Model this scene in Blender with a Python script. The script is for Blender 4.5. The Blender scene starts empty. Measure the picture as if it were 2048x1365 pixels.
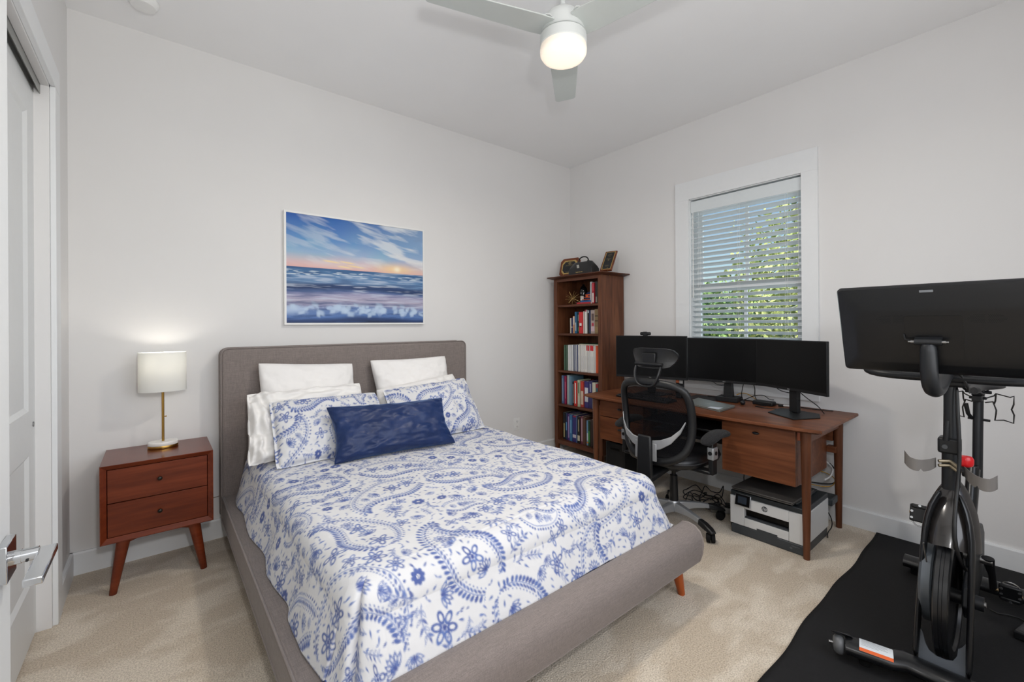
import bpy, math, random
import numpy as np
from math import sin, cos, pi, radians, sqrt, atan2
from mathutils import Matrix, Vector

# ------------------------------------------------------------------ camera, world, lights, exposure
scene = bpy.context.scene
COL = scene.collection
random.seed(7)
RNG = np.random.default_rng(11)

CAM = Vector((-3.5404, -3.3178, 1.3328))
YAW, ROLL, FPX = 0.683996, -0.0063616, 872.77
fw = Vector((sin(YAW), cos(YAW), 0.00066)).normalized()
rt = Vector((cos(YAW), -sin(YAW), 0.0))
up = rt.cross(fw)
rt2 = rt * cos(ROLL) + up * sin(ROLL)
up2 = -rt * sin(ROLL) + up * cos(ROLL)
cd = bpy.data.cameras.new('camera')
cd.sensor_width = 36.0
cd.sensor_fit = 'HORIZONTAL'
cd.lens = 36.0 * FPX / 2048.0
cd.shift_y = -33.04 / 2048.0
cd.clip_start = 0.02
cam = bpy.data.objects.new('camera', cd)
COL.objects.link(cam)
M = Matrix((rt2, up2, -fw)).transposed().to_4x4()
M.translation = CAM
cam.matrix_world = M
scene.camera = cam

scene.view_settings.view_transform = 'Standard'
scene.view_settings.look = 'None'
scene.view_settings.exposure = 0.05
scene.view_settings.gamma = 1.0
scene.view_settings.use_curve_mapping = False
scene.cycles.use_denoising = True
scene.cycles.max_bounces = 10
scene.cycles.diffuse_bounces = 6
scene.cycles.transparent_max_bounces = 12
scene.cycles.sample_clamp_indirect = 6.0
scene.cycles.caustics_reflective = False
scene.cycles.caustics_refractive = False

world = bpy.data.worlds.new('world')
scene.world = world
world.use_nodes = True
wn = world.node_tree.nodes
wn.clear()
wo = wn.new('ShaderNodeOutputWorld')
wb = wn.new('ShaderNodeBackground')
sky = wn.new('ShaderNodeTexSky')
sky.sky_type = 'NISHITA'
sky.sun_disc = False
sky.sun_elevation = radians(42)
sky.sun_rotation = radians(305)
sky.air_density = 1.0
sky.dust_density = 1.2
wb.inputs['Strength'].default_value = 0.17
world.node_tree.links.new(sky.outputs[0], wb.inputs[0])
world.node_tree.links.new(wb.outputs[0], wo.inputs[0])

def light(name, kind, loc, energy, color=(1, 1, 1), target=None, **kw):
    ld = bpy.data.lights.new(name, kind)
    ld.energy = energy
    ld.color = color
    for k, v in kw.items():
        setattr(ld, k, v)
    o = bpy.data.objects.new(name, ld)
    o.location = loc
    if target is not None:
        o.rotation_euler = (Vector(target) - Vector(loc)).to_track_quat('-Z', 'Y').to_euler()
    COL.objects.link(o)
    return o

light('sun', 'SUN', (-6, 4, 12), 6.0, (1.0, 0.93, 0.82), target=(6, -4, 0), angle=radians(1.0))
# assumed photographer's flash, just above the camera, and an added fill light in the unseen hallway doorway beside it
light('assumed_flash', 'AREA', (-3.415, -3.47, 1.70), 17.5, (0.99, 0.99, 1.0), target=(-3.0, -1.4, 2.0), shape='DISK', size=0.12)
light('added_hall_fill', 'AREA', (-3.97, -3.43, 1.35), 5, (1.0, 0.98, 0.96), target=(-2.9, -2.2, 0.9), shape='RECTANGLE', size=0.8, size_y=2.2)
light('window_daylight', 'AREA', (0.16, -1.81, 1.66), 9, (0.80, 0.90, 1.0), target=(-3, -1.81, 1.5), shape='RECTANGLE', size=0.84, size_y=1.4)
light('front_fill_light', 'AREA', (-2.2, -4.1, 1.75), 33, (0.98, 0.98, 1.0), target=(-2.4, 0, 1.9), shape='RECTANGLE', size=2.1, size_y=1.6)  # added soft fill from behind the camera, set in an invented window

# ------------------------------------------------------------------ helpers
def s2l(c):
    c = c / 255.0
    return c / 12.92 if c <= 0.04045 else ((c + 0.055) / 1.055) ** 2.4

def rgb(r, g, b):
    return (s2l(r), s2l(g), s2l(b), 1.0)

def mat(name, col, rough=0.5, metal=0.0, spec=0.5, emit=None, estr=0.0, noise=0.0, nscale=30.0, bump=0.0, bscale=200.0,
        bdist=0.002, sheen=0.0, coat=0.0, nstretch=(1, 1, 1)):
    m = bpy.data.materials.new(name)
    m.use_nodes = True
    nt = m.node_tree
    b = nt.nodes['Principled BSDF']
    c = rgb(*col)
    b.inputs['Base Color'].default_value = c
    b.inputs['Roughness'].default_value = rough
    b.inputs['Metallic'].default_value = metal
    b.inputs['Specular IOR Level'].default_value = spec
    b.inputs['Sheen Weight'].default_value = sheen
    b.inputs['Coat Weight'].default_value = coat
    if emit is not None:
        b.inputs['Emission Color'].default_value = rgb(*emit)
        b.inputs['Emission Strength'].default_value = estr
    tc = nt.nodes.new('ShaderNodeTexCoord')
    mp = nt.nodes.new('ShaderNodeMapping')
    mp.inputs['Scale'].default_value = nstretch
    nt.links.new(tc.outputs['Object'], mp.inputs[0])
    n = nt.nodes.new('ShaderNodeTexNoise')
    n.inputs['Scale'].default_value = nscale
    n.inputs['Detail'].default_value = 4
    nt.links.new(mp.outputs[0], n.inputs['Vector'])
    mx = nt.nodes.new('ShaderNodeMix')
    mx.data_type = 'RGBA'
    nt.links.new(n.outputs['Fac'], mx.inputs['Factor'])
    k = max(noise, 0.02)
    mx.inputs['A'].default_value = (c[0] * (1 - k), c[1] * (1 - k), c[2] * (1 - k), 1)
    mx.inputs['B'].default_value = (min(1, c[0] * (1 + k)), min(1, c[1] * (1 + k)), min(1, c[2] * (1 + k)), 1)
    nt.links.new(mx.outputs['Result'], b.inputs['Base Color'])
    if bump > 0:
        n2 = nt.nodes.new('ShaderNodeTexNoise')
        n2.inputs['Scale'].default_value = bscale
        n2.inputs['Detail'].default_value = 3
        nt.links.new(mp.outputs[0], n2.inputs['Vector'])
        bp = nt.nodes.new('ShaderNodeBump')
        bp.inputs['Strength'].default_value = bump
        bp.inputs['Distance'].default_value = bdist
        nt.links.new(n2.outputs['Fac'], bp.inputs['Height'])
        nt.links.new(bp.outputs[0], b.inputs['Normal'])
    return m

def wood(name, c1, c2, c3, axis='x', rough=0.38, scale=1.0):
    """streaked timber with the grain along one object axis"""
    m = bpy.data.materials.new(name)
    m.use_nodes = True
    nt = m.node_tree
    L = nt.links
    b = nt.nodes['Principled BSDF']
    tc = nt.nodes.new('ShaderNodeTexCoord')
    mp = nt.nodes.new('ShaderNodeMapping')
    s = [9 * scale, 9 * scale, 9 * scale]
    s['xyz'.index(axis)] = 0.8 * scale
    mp.inputs['Scale'].default_value = s
    L.new(tc.outputs['Object'], mp.inputs[0])
    n1 = nt.nodes.new('ShaderNodeTexNoise')
    n1.inputs['Scale'].default_value = 1.0
    n1.inputs['Detail'].default_value = 5
    n1.inputs['Distortion'].default_value = 1.2
    L.new(mp.outputs[0], n1.inputs['Vector'])
    n2 = nt.nodes.new('ShaderNodeTexNoise')
    n2.inputs['Scale'].default_value = 7.0
    n2.inputs['Detail'].default_value = 6
    L.new(mp.outputs[0], n2.inputs['Vector'])
    add = nt.nodes.new('ShaderNodeMath')
    add.operation = 'MULTIPLY_ADD'
    add.inputs[1].default_value = 0.4
    L.new(n2.outputs['Fac'], add.inputs[0])
    mul = nt.nodes.new('ShaderNodeMath')
    mul.operation = 'MULTIPLY'
    mul.inputs[1].default_value = 0.6
    L.new(n1.outputs['Fac'], mul.inputs[0])
    L.new(mul.outputs[0], add.inputs[2])
    r = nt.nodes.new('ShaderNodeValToRGB')
    r.color_ramp.elements[0].position = 0.36
    r.color_ramp.elements[0].color = rgb(*c1)
    r.color_ramp.elements[1].position = 0.66
    r.color_ramp.elements[1].color = rgb(*c3)
    e = r.color_ramp.elements.new(0.5)
    e.color = rgb(*c2)
    L.new(add.outputs[0], r.inputs[0])
    L.new(r.outputs[0], b.inputs['Base Color'])
    b.inputs['Roughness'].default_value = rough
    b.inputs['Specular IOR Level'].default_value = 0.33
    bp = nt.nodes.new('ShaderNodeBump')
    bp.inputs['Strength'].default_value = 0.08
    bp.inputs['Distance'].default_value = 0.001
    L.new(n2.outputs['Fac'], bp.inputs['Height'])
    L.new(bp.outputs[0], b.inputs['Normal'])
    return m

def attr_mat(name, rough=0.8, bump=0.3, bscale=60, bdist=0.003, attr='Col', sheen=0.0, spec=0.3, voronoi=False):
    m = bpy.data.materials.new(name)
    m.use_nodes = True
    nt = m.node_tree
    b = nt.nodes['Principled BSDF']
    b.inputs['Roughness'].default_value = rough
    b.inputs['Specular IOR Level'].default_value = spec
    b.inputs['Sheen Weight'].default_value = sheen
    a = nt.nodes.new('ShaderNodeAttribute')
    a.attribute_name = attr
    nt.links.new(a.outputs['Color'], b.inputs['Base Color'])
    if bump > 0:
        tc = nt.nodes.new('ShaderNodeTexCoord')
        if voronoi:
            n = nt.nodes.new('ShaderNodeTexVoronoi')
            n.inputs['Scale'].default_value = bscale
            out = n.outputs['Distance']
        else:
            n = nt.nodes.new('ShaderNodeTexNoise')
            n.inputs['Scale'].default_value = bscale
            n.inputs['Detail'].default_value = 4
            out = n.outputs['Fac']
        nt.links.new(tc.outputs['Object'], n.inputs['Vector'])
        bp = nt.nodes.new('ShaderNodeBump')
        bp.inputs['Strength'].default_value = bump
        bp.inputs['Distance'].default_value = bdist
        nt.links.new(out, bp.inputs['Height'])
        nt.links.new(bp.outputs[0], b.inputs['Normal'])
    return m

INV = {}

def tagp(o, label=None, cat=None, group=None, kind=None):
    if label: o['label'] = label
    if cat: o['category'] = cat
    if group: o['group'] = group
    if kind: o['kind'] = kind
    return o

def thing(name, label, cat, loc=(0, 0, 0), rz=0.0, group=None):
    o = bpy.data.objects.new(name, None)
    o.empty_display_size = 0.05
    COL.objects.link(o)
    m = Matrix.Translation(Vector(loc)) @ Matrix.Rotation(rz, 4, 'Z')
    o.location = loc
    o.rotation_euler = (0, 0, rz)
    INV[o.name] = m.inverted()
    return tagp(o, label, cat, group)

class G:
    """collects simple solids into one mesh"""
    def __init__(s):
        s.v, s.f, s.m = [], [], []
    def add(s, vs, fs, mi=0):
        n = len(s.v)
        s.v += [tuple(x) for x in vs]
        s.f += [tuple(i + n for i in f) for f in fs]
        s.m += [mi] * len(fs)
        return s
    def box(s, x0, x1, y0, y1, z0, z1, mi=0):
        if x0 > x1: x0, x1 = x1, x0
        if y0 > y1: y0, y1 = y1, y0
        if z0 > z1: z0, z1 = z1, z0
        vs = [(x, y, z) for z in (z0, z1) for y in (y0, y1) for x in (x0, x1)]
        return s.add(vs, [(0, 2, 3, 1), (4, 5, 7, 6), (0, 1, 5, 4), (2, 6, 7, 3), (0, 4, 6, 2), (1, 3, 7, 5)], mi)
    def obox(s, c, size, ax=None, mi=0, taper=1.0):
        """box at c, with axes ax (3 vectors); the top (third axis) may be narrower"""
        if ax is None: ax = (Vector((1, 0, 0)), Vector((0, 1, 0)), Vector((0, 0, 1)))
        c = Vector(c)
        vs = []
        for k in (-.5, .5):
            t = 1.0 if k < 0 else taper
            for j in (-.5, .5):
                for i in (-.5, .5):
                    vs.append(c + ax[0] * (i * size[0] * t) + ax[1] * (j * size[1] * t) + ax[2] * (k * size[2]))
        return s.add(vs, [(0, 2, 3, 1), (4, 5, 7, 6), (0, 1, 5, 4), (2, 6, 7, 3), (0, 4, 6, 2), (1, 3, 7, 5)], mi)
    def hull8(s, lo, hi, mi=0):
        """lo, hi: four corners each, same winding (counter-clockwise from above)"""
        vs = list(lo) + list(hi)
        return s.add(vs, [(3, 2, 1, 0), (4, 5, 6, 7), (0, 1, 5, 4), (1, 2, 6, 5), (2, 3, 7, 6), (3, 0, 4, 7)], mi)
    def lathe(s, prof, c=(0, 0, 0), n=24, axis='z', mi=0, sx=1.0, sy=1.0, cap=True):
        vs, fs = [], []
        for (r, z) in prof:
            for i in range(n):
                a = 2 * pi * i / n
                p = (r * cos(a) * sx, r * sin(a) * sy, z)
                if axis == 'x': p = (p[2], p[0], p[1])
                elif axis == 'y': p = (p[1], p[2], p[0])
                vs.append((p[0] + c[0], p[1] + c[1], p[2] + c[2]))
        for k in range(len(prof) - 1):
            for i in range(n):
                j = (i + 1) % n
                fs.append((k * n + i, k * n + j, (k + 1) * n + j, (k + 1) * n + i))
        if cap:
            if prof[0][0] > 1e-5: fs.append(tuple(range(n - 1, -1, -1)))
            if prof[-1][0] > 1e-5: fs.append(tuple((len(prof) - 1) * n + i for i in range(n)))
        return s.add(vs, fs, mi)
    def cyl(s, a, b, r, r2=None, n=16, mi=0):
        return s.tube([a, b], [r, r if r2 is None else r2], n, mi)
    def tube(s, pts, r, n=10, mi=0, closed=False, sq=(1.0, 1.0), upv=(0, 0, 1), cap=True):
        pts = [Vector(p) for p in pts]
        k = len(pts)
        rs = r if isinstance(r, (list, tuple)) else [r] * k
        vs, fs = [], []
        prev = None
        for i, p in enumerate(pts):
            if closed: t = (pts[(i + 1) % k] - pts[i - 1]).normalized()
            elif i == 0: t = (pts[1] - p).normalized()
            elif i == k - 1: t = (p - pts[-2]).normalized()
            else: t = ((p - pts[i - 1]).normalized() + (pts[i + 1] - p).normalized()).normalized()
            if prev is None:
                u = Vector(upv)
                if abs(u.dot(t)) > 0.95: u = Vector((1, 0, 0)) if abs(t.x) < 0.9 else Vector((0, 1, 0))
            else:
                u = prev
            u = (u - t * u.dot(t)).normalized()
            prev = u
            w = t.cross(u)
            for j in range(n):
                a = 2 * pi * j / n
                vs.append(p + u * (cos(a) * rs[i] * sq[0]) + w * (sin(a) * rs[i] * sq[1]))
        kk = k if closed else k - 1
        for i in range(kk):
            i2 = (i + 1) % k
            for j in range(n):
                j2 = (j + 1) % n
                fs.append((i * n + j, i * n + j2, i2 * n + j2, i2 * n + j))
        if not closed and cap:
            fs.append(tuple(range(n - 1, -1, -1)))
            fs.append(tuple((k - 1) * n + j for j in range(n)))
        return s.add(vs, fs, mi)
    def prism(s, poly, o, a1, a2, d, mi=0):
        """polygon poly (2-D) in the plane (o, a1, a2), extruded by vector d"""
        o, a1, a2, d = Vector(o), Vector(a1), Vector(a2), Vector(d)
        n = len(poly)
        vs = [o + a1 * p[0] + a2 * p[1] for p in poly]
        vs += [v + d for v in vs]
        fs = [tuple(range(n - 1, -1, -1)), tuple(range(n, 2 * n))]
        fs += [(i, (i + 1) % n, n + (i + 1) % n, n + i) for i in range(n)]
        return s.add(vs, fs, mi)
    def ball(s, c, r, n=12, mi=0, sc=(1, 1, 1)):
        prof = [(sin(pi * i / n), -cos(pi * i / n)) for i in range(n + 1)]
        m = 2 * n
        vs, fs = [], []
        for (q, z) in prof:
            for i in range(m):
                a = 2 * pi * i / m
                vs.append((c[0] + r * sc[0] * q * cos(a), c[1] + r * sc[1] * q * sin(a), c[2] + r * sc[2] * z))
        for k in range(n):
            for i in range(m):
                j = (i + 1) % m
                fs.append((k * m + i, k * m + j, (k + 1) * m + j, (k + 1) * m + i))
        return s.add(vs, fs, mi)
    def build(s, name, mats, parent=None, smooth=None, bevel=0.0, seg=2, local=False, loc=None, subsurf=0):
        if not isinstance(mats, (list, tuple)): mats = [mats]
        root = parent
        while root is not None and root.parent is not None: root = root.parent
        vs = s.v
        if root is not None and not local and root.name in INV:
            inv = INV[root.name]
            vs = [tuple(inv @ Vector(v)) for v in vs]
        elif loc is not None:
            vs = [(v[0] - loc[0], v[1] - loc[1], v[2] - loc[2]) for v in vs]
        me = bpy.data.meshes.new(name)
        me.from_pydata(vs, [], s.f)
        for m in mats: me.materials.append(m)
        if len(mats) > 1: me.polygons.foreach_set('material_index', s.m)
        me.update()
        import bmesh
        bm = bmesh.new()
        bm.from_mesh(me)
        bmesh.ops.recalc_face_normals(bm, faces=bm.faces)
        bm.to_mesh(me)
        bm.free()
        if smooth is not None:
            me.polygons.foreach_set('use_smooth', [True] * len(me.polygons))
            me.set_sharp_from_angle(angle=radians(smooth))
        o = bpy.data.objects.new(name, me)
        COL.objects.link(o)
        if parent is not None: o.parent = parent
        elif loc is not None:
            o.location = loc
            INV[o.name] = Matrix.Translation(Vector(loc)).inverted()
        if bevel > 0:
            bv = o.modifiers.new('bevel', 'BEVEL')
            bv.width = bevel
            bv.segments = seg
            bv.limit_method = 'ANGLE'
            bv.angle_limit = radians(40)
            if smooth is None:
                me.polygons.foreach_set('use_smooth', [True] * len(me.polygons))
                me.set_sharp_from_angle(angle=radians(50))
        if subsurf:
            sb = o.modifiers.new('sub', 'SUBSURF')
            sb.levels = sb.render_levels = subsurf
        return o

def gridmesh(name, P, mats, parent=None, col=None, uvcol='Col', closed_u=False, loc=None, smooth=True, flip=False):
    """P: (nv, nu, 3) array of world points; optional (nv, nu, 3) linear colours"""
    nv, nu = P.shape[:2]
    V = P.reshape(-1, 3).astype(np.float64)
    root = parent
    while root is not None and root.parent is not None: root = root.parent
    if root is not None and root.name in INV:
        mi = np.array(INV[root.name])
        V = V @ mi[:3, :3].T + mi[:3, 3]
    elif loc is not None:
        V = V - np.array(loc)
    i = np.arange(nv - 1)[:, None]
    j = np.arange(nu if closed_u else nu - 1)[None, :]
    j2 = (j + 1) % nu
    a = i * nu + j
    b = i * nu + j2
    c = (i + 1) * nu + j2
    d = (i + 1) * nu + j
    F = np.stack([a + 0 * b, b, c, d + 0 * b], -1).reshape(-1, 4)
    if flip: F = F[:, ::-1]
    me = bpy.data.meshes.new(name)
    me.vertices.add(len(V))
    me.vertices.foreach_set('co', V.ravel().astype(np.float32))
    nf = len(F)
    me.loops.add(nf * 4)
    me.loops.foreach_set('vertex_index', F.ravel().astype(np.int32))
    me.polygons.add(nf)
    me.polygons.foreach_set('loop_start', (np.arange(nf) * 4).astype(np.int32))
    me.update(calc_edges=True)
    me.validate()
    if smooth: me.polygons.foreach_set('use_smooth', [True] * len(me.polygons))
    if col is not None:
        at = me.attributes.new(uvcol, 'FLOAT_COLOR', 'POINT')
        cc = np.concatenate([col.reshape(-1, 3), np.ones((len(V), 1))], 1).astype(np.float32)
        at.data.foreach_set('color', cc.ravel())
    for m in (mats if isinstance(mats, (list, tuple)) else [mats]): me.materials.append(m)
    o = bpy.data.objects.new(name, me)
    COL.objects.link(o)
    if parent is not None: o.parent = parent
    elif loc is not None:
        o.location = loc
        INV[o.name] = Matrix.Translation(Vector(loc)).inverted()
    return o

def text_mesh(name, txt, m, parent, origin, ax, ay, height, thick=0.0006, shear=0.0, align='CENTER', label=None):
    cu = bpy.data.curves.new(name + '_curve', 'FONT')
    cu.body = txt
    cu.align_x = align
    cu.align_y = 'CENTER'
    cu.size = 1.0
    cu.shear = shear
    cu.extrude = thick / height
    t = bpy.data.objects.new(name + '_tmp', cu)
    COL.objects.link(t)
    dg = bpy.context.evaluated_depsgraph_get()
    dg.update()
    me = bpy.data.meshes.new_from_object(t.evaluated_get(dg))
    bpy.data.objects.remove(t)
    bpy.data.curves.remove(cu)
    ax, ay = Vector(ax).normalized(), Vector(ay).normalized()
    az = ax.cross(ay)
    W = Matrix((ax * height, ay * height, az * height)).transposed().to_4x4()
    W.translation = Vector(origin)
    root = parent
    while root.parent is not None: root = root.parent
    if root.name in INV: W = INV[root.name] @ W
    me.transform(W)
    me.materials.clear()
    me.materials.append(m)
    me.name = name
    o = bpy.data.objects.new(name, me)
    COL.objects.link(o)
    o.parent = parent
    if label: o['label'] = label
    return o

def struct(o):
    o['kind'] = 'structure'
    return o

def fbm(h, w, fy, fx, octv=4, rng=None, gain=0.5):
    rng = rng or RNG
    out = np.zeros((h, w))
    amp, tot = 1.0, 0.0
    for o in range(octv):
        gy, gx = int(fy * 2 ** o) + 2, int(fx * 2 ** o) + 2
        g = rng.random((gy, gx))
        y = np.linspace(0, gy - 1.001, h)
        x = np.linspace(0, gx - 1.001, w)
        yi, xi = y.astype(int), x.astype(int)
        ty, tx = y - yi, x - xi
        ty, tx = (ty * ty * (3 - 2 * ty))[:, None], (tx * tx * (3 - 2 * tx))[None, :]
        a = g[yi][:, xi]; b = g[yi][:, xi + 1]; c = g[yi + 1][:, xi]; d = g[yi + 1][:, xi + 1]
        out += amp * ((a * (1 - tx) + b * tx) * (1 - ty) + (c * (1 - tx) + d * tx) * ty)
        tot += amp
        amp *= gain
    return out / tot

def lin(c):
    c = np.asarray(c, float) / 255.0
    return np.where(c <= 0.04045, c / 12.92, ((c + 0.055) / 1.055) ** 2.4)

# ------------------------------------------------------------------ materials
WALL = mat('wall_paint', (223, 222, 221), 0.75, spec=0.25, noise=0.01, nscale=3, bump=0.06, bscale=260, bdist=0.0006)
CEIL = mat('ceiling_paint', (240, 240, 240), 0.85, spec=0.15, noise=0.01, nscale=3)
TRIM = mat('white_trim_paint', (226, 228, 229), 0.4, spec=0.4)
DOORP = mat('white_door_paint', (222, 224, 224), 0.42, spec=0.4)
CHROME = mat('chrome', (205, 207, 210), 0.12, metal=1.0)
STEEL = mat('brushed_steel', (150, 150, 150), 0.35, metal=1.0)
BLACKM = mat('black_painted_metal', (20, 21, 23), 0.34, spec=0.5)
BLACKP = mat('black_plastic', (20, 21, 23), 0.42, spec=0.4)
BLACKS = mat('black_satin_plastic', (22, 23, 25), 0.5, spec=0.35)
RUBBER = mat('black_rubber', (17, 17, 18), 0.8, spec=0.2)
CABLE = mat('black_cable', (14, 14, 15), 0.5)
WHITEP = mat('white_plastic', (232, 232, 230), 0.35)
SILVER = mat('silver_plastic', (176, 178, 180), 0.32, metal=0.55)
BRASS = mat('brass', (186, 146, 78), 0.28, metal=1.0)

# ------------------------------------------------------------------ room shell
X0, Y0, H = -3.905, -4.0, 3.05
DY0, DY1, DH = -3.86, -2.92, 2.06     # hallway doorway in the left wall
CY0, CY1, CH = -2.28, -0.50, 2.42     # closet opening in the left wall
WY0, WY1, WZ0, WZ1 = -2.232, -1.384, 0.93, 2.397   # window opening

# carpet
def carpet_mat():
    m = bpy.data.materials.new('beige_carpet')
    m.use_nodes = True
    nt = m.node_tree; L = nt.links
    b = nt.nodes['Principled BSDF']
    b.inputs['Roughness'].default_value = 0.95
    b.inputs['Specular IOR Level'].default_value = 0.1
    b.inputs['Sheen Weight'].default_value = 0.25
    tc = nt.nodes.new('ShaderNodeTexCoord')
    big = nt.nodes.new('ShaderNodeTexNoise'); big.inputs['Scale'].default_value = 3.6; big.inputs['Detail'].default_value = 5; big.inputs['Distortion'].default_value = 0.3
    mp = nt.nodes.new('ShaderNodeMapping'); mp.inputs['Rotation'].default_value = (0, 0, 0.6); mp.inputs['Scale'].default_value = (0.9, 1.5, 1)
    L.new(tc.outputs['Object'], mp.inputs[0]); L.new(mp.outputs[0], big.inputs['Vector'])
    r = nt.nodes.new('ShaderNodeValToRGB')
    r.color_ramp.elements[0].position = 0.45; r.color_ramp.elements[0].color = rgb(212, 197, 176)
    r.color_ramp.elements[1].position = 0.57; r.color_ramp.elements[1].color = rgb(232, 220, 202)
    L.new(big.outputs['Fac'], r.inputs[0])
    fine = nt.nodes.new('ShaderNodeTexNoise'); fine.inputs['Scale'].default_value = 170; fine.inputs['Detail'].default_value = 3
    L.new(tc.outputs['Object'], fine.inputs['Vector'])
    rf = nt.nodes.new('ShaderNodeValToRGB')
    rf.color_ramp.elements[0].position = 0.32; rf.color_ramp.elements[0].color = (0.50, 0.47, 0.43, 1)
    rf.color_ramp.elements[1].position = 0.62; rf.color_ramp.elements[1].color = (1, 1, 1, 1)
    L.new(fine.outputs['Fac'], rf.inputs[0])
    mx = nt.nodes.new('ShaderNodeMix'); mx.data_type = 'RGBA'; mx.blend_type = 'MULTIPLY'; mx.inputs['Factor'].default_value = 0.8
    L.new(r.outputs[0], mx.inputs['A']); L.new(rf.outputs[0], mx.inputs['B'])
    L.new(mx.outputs['Result'], b.inputs['Base Color'])
    bp = nt.nodes.new('ShaderNodeBump'); bp.inputs['Strength'].default_value = 0.9; bp.inputs['Distance'].default_value = 0.006
    L.new(fine.outputs['Fac'], bp.inputs['Height'])
    L.new(bp.outputs[0], b.inputs['Normal'])
    return m
CARPET = carpet_mat()
struct(G().box(X0 - 1.6, 0.12, Y0 - 0.12, 0.12, -0.12, 0).build('floor', CARPET))
struct(G().box(X0 - 1.6, 0.12, Y0 - 0.12, 0.12, H, H + 0.12).build('ceiling', CEIL))
struct(G().box(X0 - 1.6, 0.14, 0, 0.14, 0, H).build('wall_back', WALL))
FW0, FW1, FZ0, FZ1 = -3.1, -0.9, 0.9, 2.6    # invented window opening behind the camera, added for the fill light
g = G()
g.box(X0 - 0.12, FW0, Y0 - 0.14, Y0, 0, H).box(FW1, 0.14, Y0 - 0.14, Y0, 0, H)
g.box(FW0, FW1, Y0 - 0.14, Y0, 0, FZ0).box(FW0, FW1, Y0 - 0.14, Y0, FZ1, H)
struct(g.build('wall_front', WALL))
g = G()
g.box(0, 0.15, WY1, 0.0, 0, H).box(0, 0.15, Y0, WY0, 0, H)
g.box(0, 0.15, WY0, WY1, 0, WZ0).box(0, 0.15, WY0, WY1, WZ1, H)
struct(g.build('wall_right', WALL))
g = G()
g.box(X0 - 0.12, X0, CY1, 0, 0, H).box(X0 - 0.12, X0, DY1, CY0, 0, H).box(X0 - 0.12, X0, Y0, DY0, 0, H)
g.box(X0 - 0.12, X0, CY0, CY1, CH, H).box(X0 - 0.12, X0, DY0, DY1, DH, H)
struct(g.build('wall_left', WALL))
# closet box behind the sliding door, hallway box behind the doorway
g = G()
g.box(X0 - 0.75, X0 - 0.70, CY0 - 0.1, CY1 + 0.1, 0, H).box(X0 - 0.72, X0 - 0.12, CY1, CY1 + 0.1, 0, H).box(X0 - 0.72, X0 - 0.12, CY0 - 0.1, CY0, 0, H)
g.box(X0 - 1.6, X0 - 1.5, Y0 - 0.1, CY0, 0, H).box(X0 - 1.6, X0 - 0.12, Y0 - 0.12, Y0, 0, H)
struct(g.build('wall_hallway', WALL))
# frame of the invented, unseen window behind the camera
g = G()
g.box(FW0, FW0 + 0.05, Y0 - 0.12, Y0 - 0.06, FZ0, FZ1).box(FW1 - 0.05, FW1, Y0 - 0.12, Y0 - 0.06, FZ0, FZ1)
g.box(FW0, FW1, Y0 - 0.12, Y0 - 0.06, FZ0, FZ0 + 0.05).box(FW0, FW1, Y0 - 0.12, Y0 - 0.06, FZ1 - 0.05, FZ1)
struct(g.build('added_window', TRIM))

def baseboard(name, a, b, nrm):
    """a, b floor points on the wall line; nrm the room side"""
    a, b, nrm = Vector(a), Vector(b), Vector(nrm)
    d = (b - a)
    prof = [(0, 0), (0.016, 0), (0.016, 0.112), (0.012, 0.121), (0, 0.121)]
    return struct(G().prism(prof, a, nrm, (0, 0, 1), d).build(name, TRIM))
baseboard('baseboard_back', (X0, 0, 0), (0, 0, 0), (0, -1, 0))
baseboard('baseboard_right', (0, 0, 0), (0, Y0, 0), (-1, 0, 0))
baseboard('baseboard_left', (X0, 0, 0), (X0, -0.40, 0), (1, 0, 0))
baseboard('baseboard_front', (X0, Y0, 0), (0, Y0, 0), (0, 1, 0))
baseboard('baseboard_closet', (X0, -2.40, 0), (X0, DY1 + 0.10, 0), (1, 0, 0))

# closet casing, jamb and track
g = G()
g.box(X0, X0 + 0.019, -0.508, -0.395, 0, 2.414).box(X0, X0 + 0.019, -2.40, CY0 + 0.008, 0, 2.414)
g.box(X0, X0 + 0.019, -2.40, -0.395, 2.415, 2.52)
struct(g.build('trim_1', TRIM, bevel=0.002))
g = G()
g.box(X0 - 0.12, X0, -0.52, -0.50, 0, CH).box(X0 - 0.12, X0, CY0, CY0 + 0.02, 0, CH).box(X0 - 0.12, X0, CY0, CY1, CH - 0.015, CH)
struct(g.build('trim_2', WALL))
# doorway casing
g = G()
g.box(X0, X0 + 0.016, DY1 - 0.01, DY1 + 0.10, 0, DH - 0.001).box(X0, X0 + 0.016, DY0 - 0.10, DY0 + 0.01, 0, DH - 0.001).box(X0, X0 + 0.016, DY0 - 0.1, DY1 + 0.1, DH, DH + 0.1)
struct(g.build('trim_3', TRIM, bevel=0.002))

def panel_door(name, xf, thick, y0, y1, z0, z1, stile, rails, side=1):
    """two-panel slab whose room face is the plane x = xf; rails = list of (za, zb) solid bands"""
    g = G()
    xb = xf - side * thick
    g.box(xb, xf, y0, y0 + stile, z0, z1).box(xb, xf, y1 - stile, y1, z0, z1)
    for a, b in rails: g.box(xb, xf, y0 + stile, y1 - stile, a, b)
    for k in range(len(rails) - 1):
        a, b = rails[k][1], rails[k + 1][0]
        ya, yb = y0 + stile, y1 - stile
        s, dp = 0.017, 0.011
        xp = xf - side * dp
        g.box(xb + side * dp, xp, ya, yb, a, b)
        # sloping sticking round the recess
        o = [(ya, a), (yb, a), (yb, b), (ya, b)]
        i = [(ya + s, a + s), (yb - s, a + s), (yb - s, b - s), (ya + s, b - s)]
        for q in range(4):
            r = (q + 1) % 4
            g.add([(xf, *o[q]), (xf, *o[r]), (xp, *i[r]), (xp, *i[q])], [(0, 1, 2, 3)])
    return struct(g.build(name, DOORP))

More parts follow.
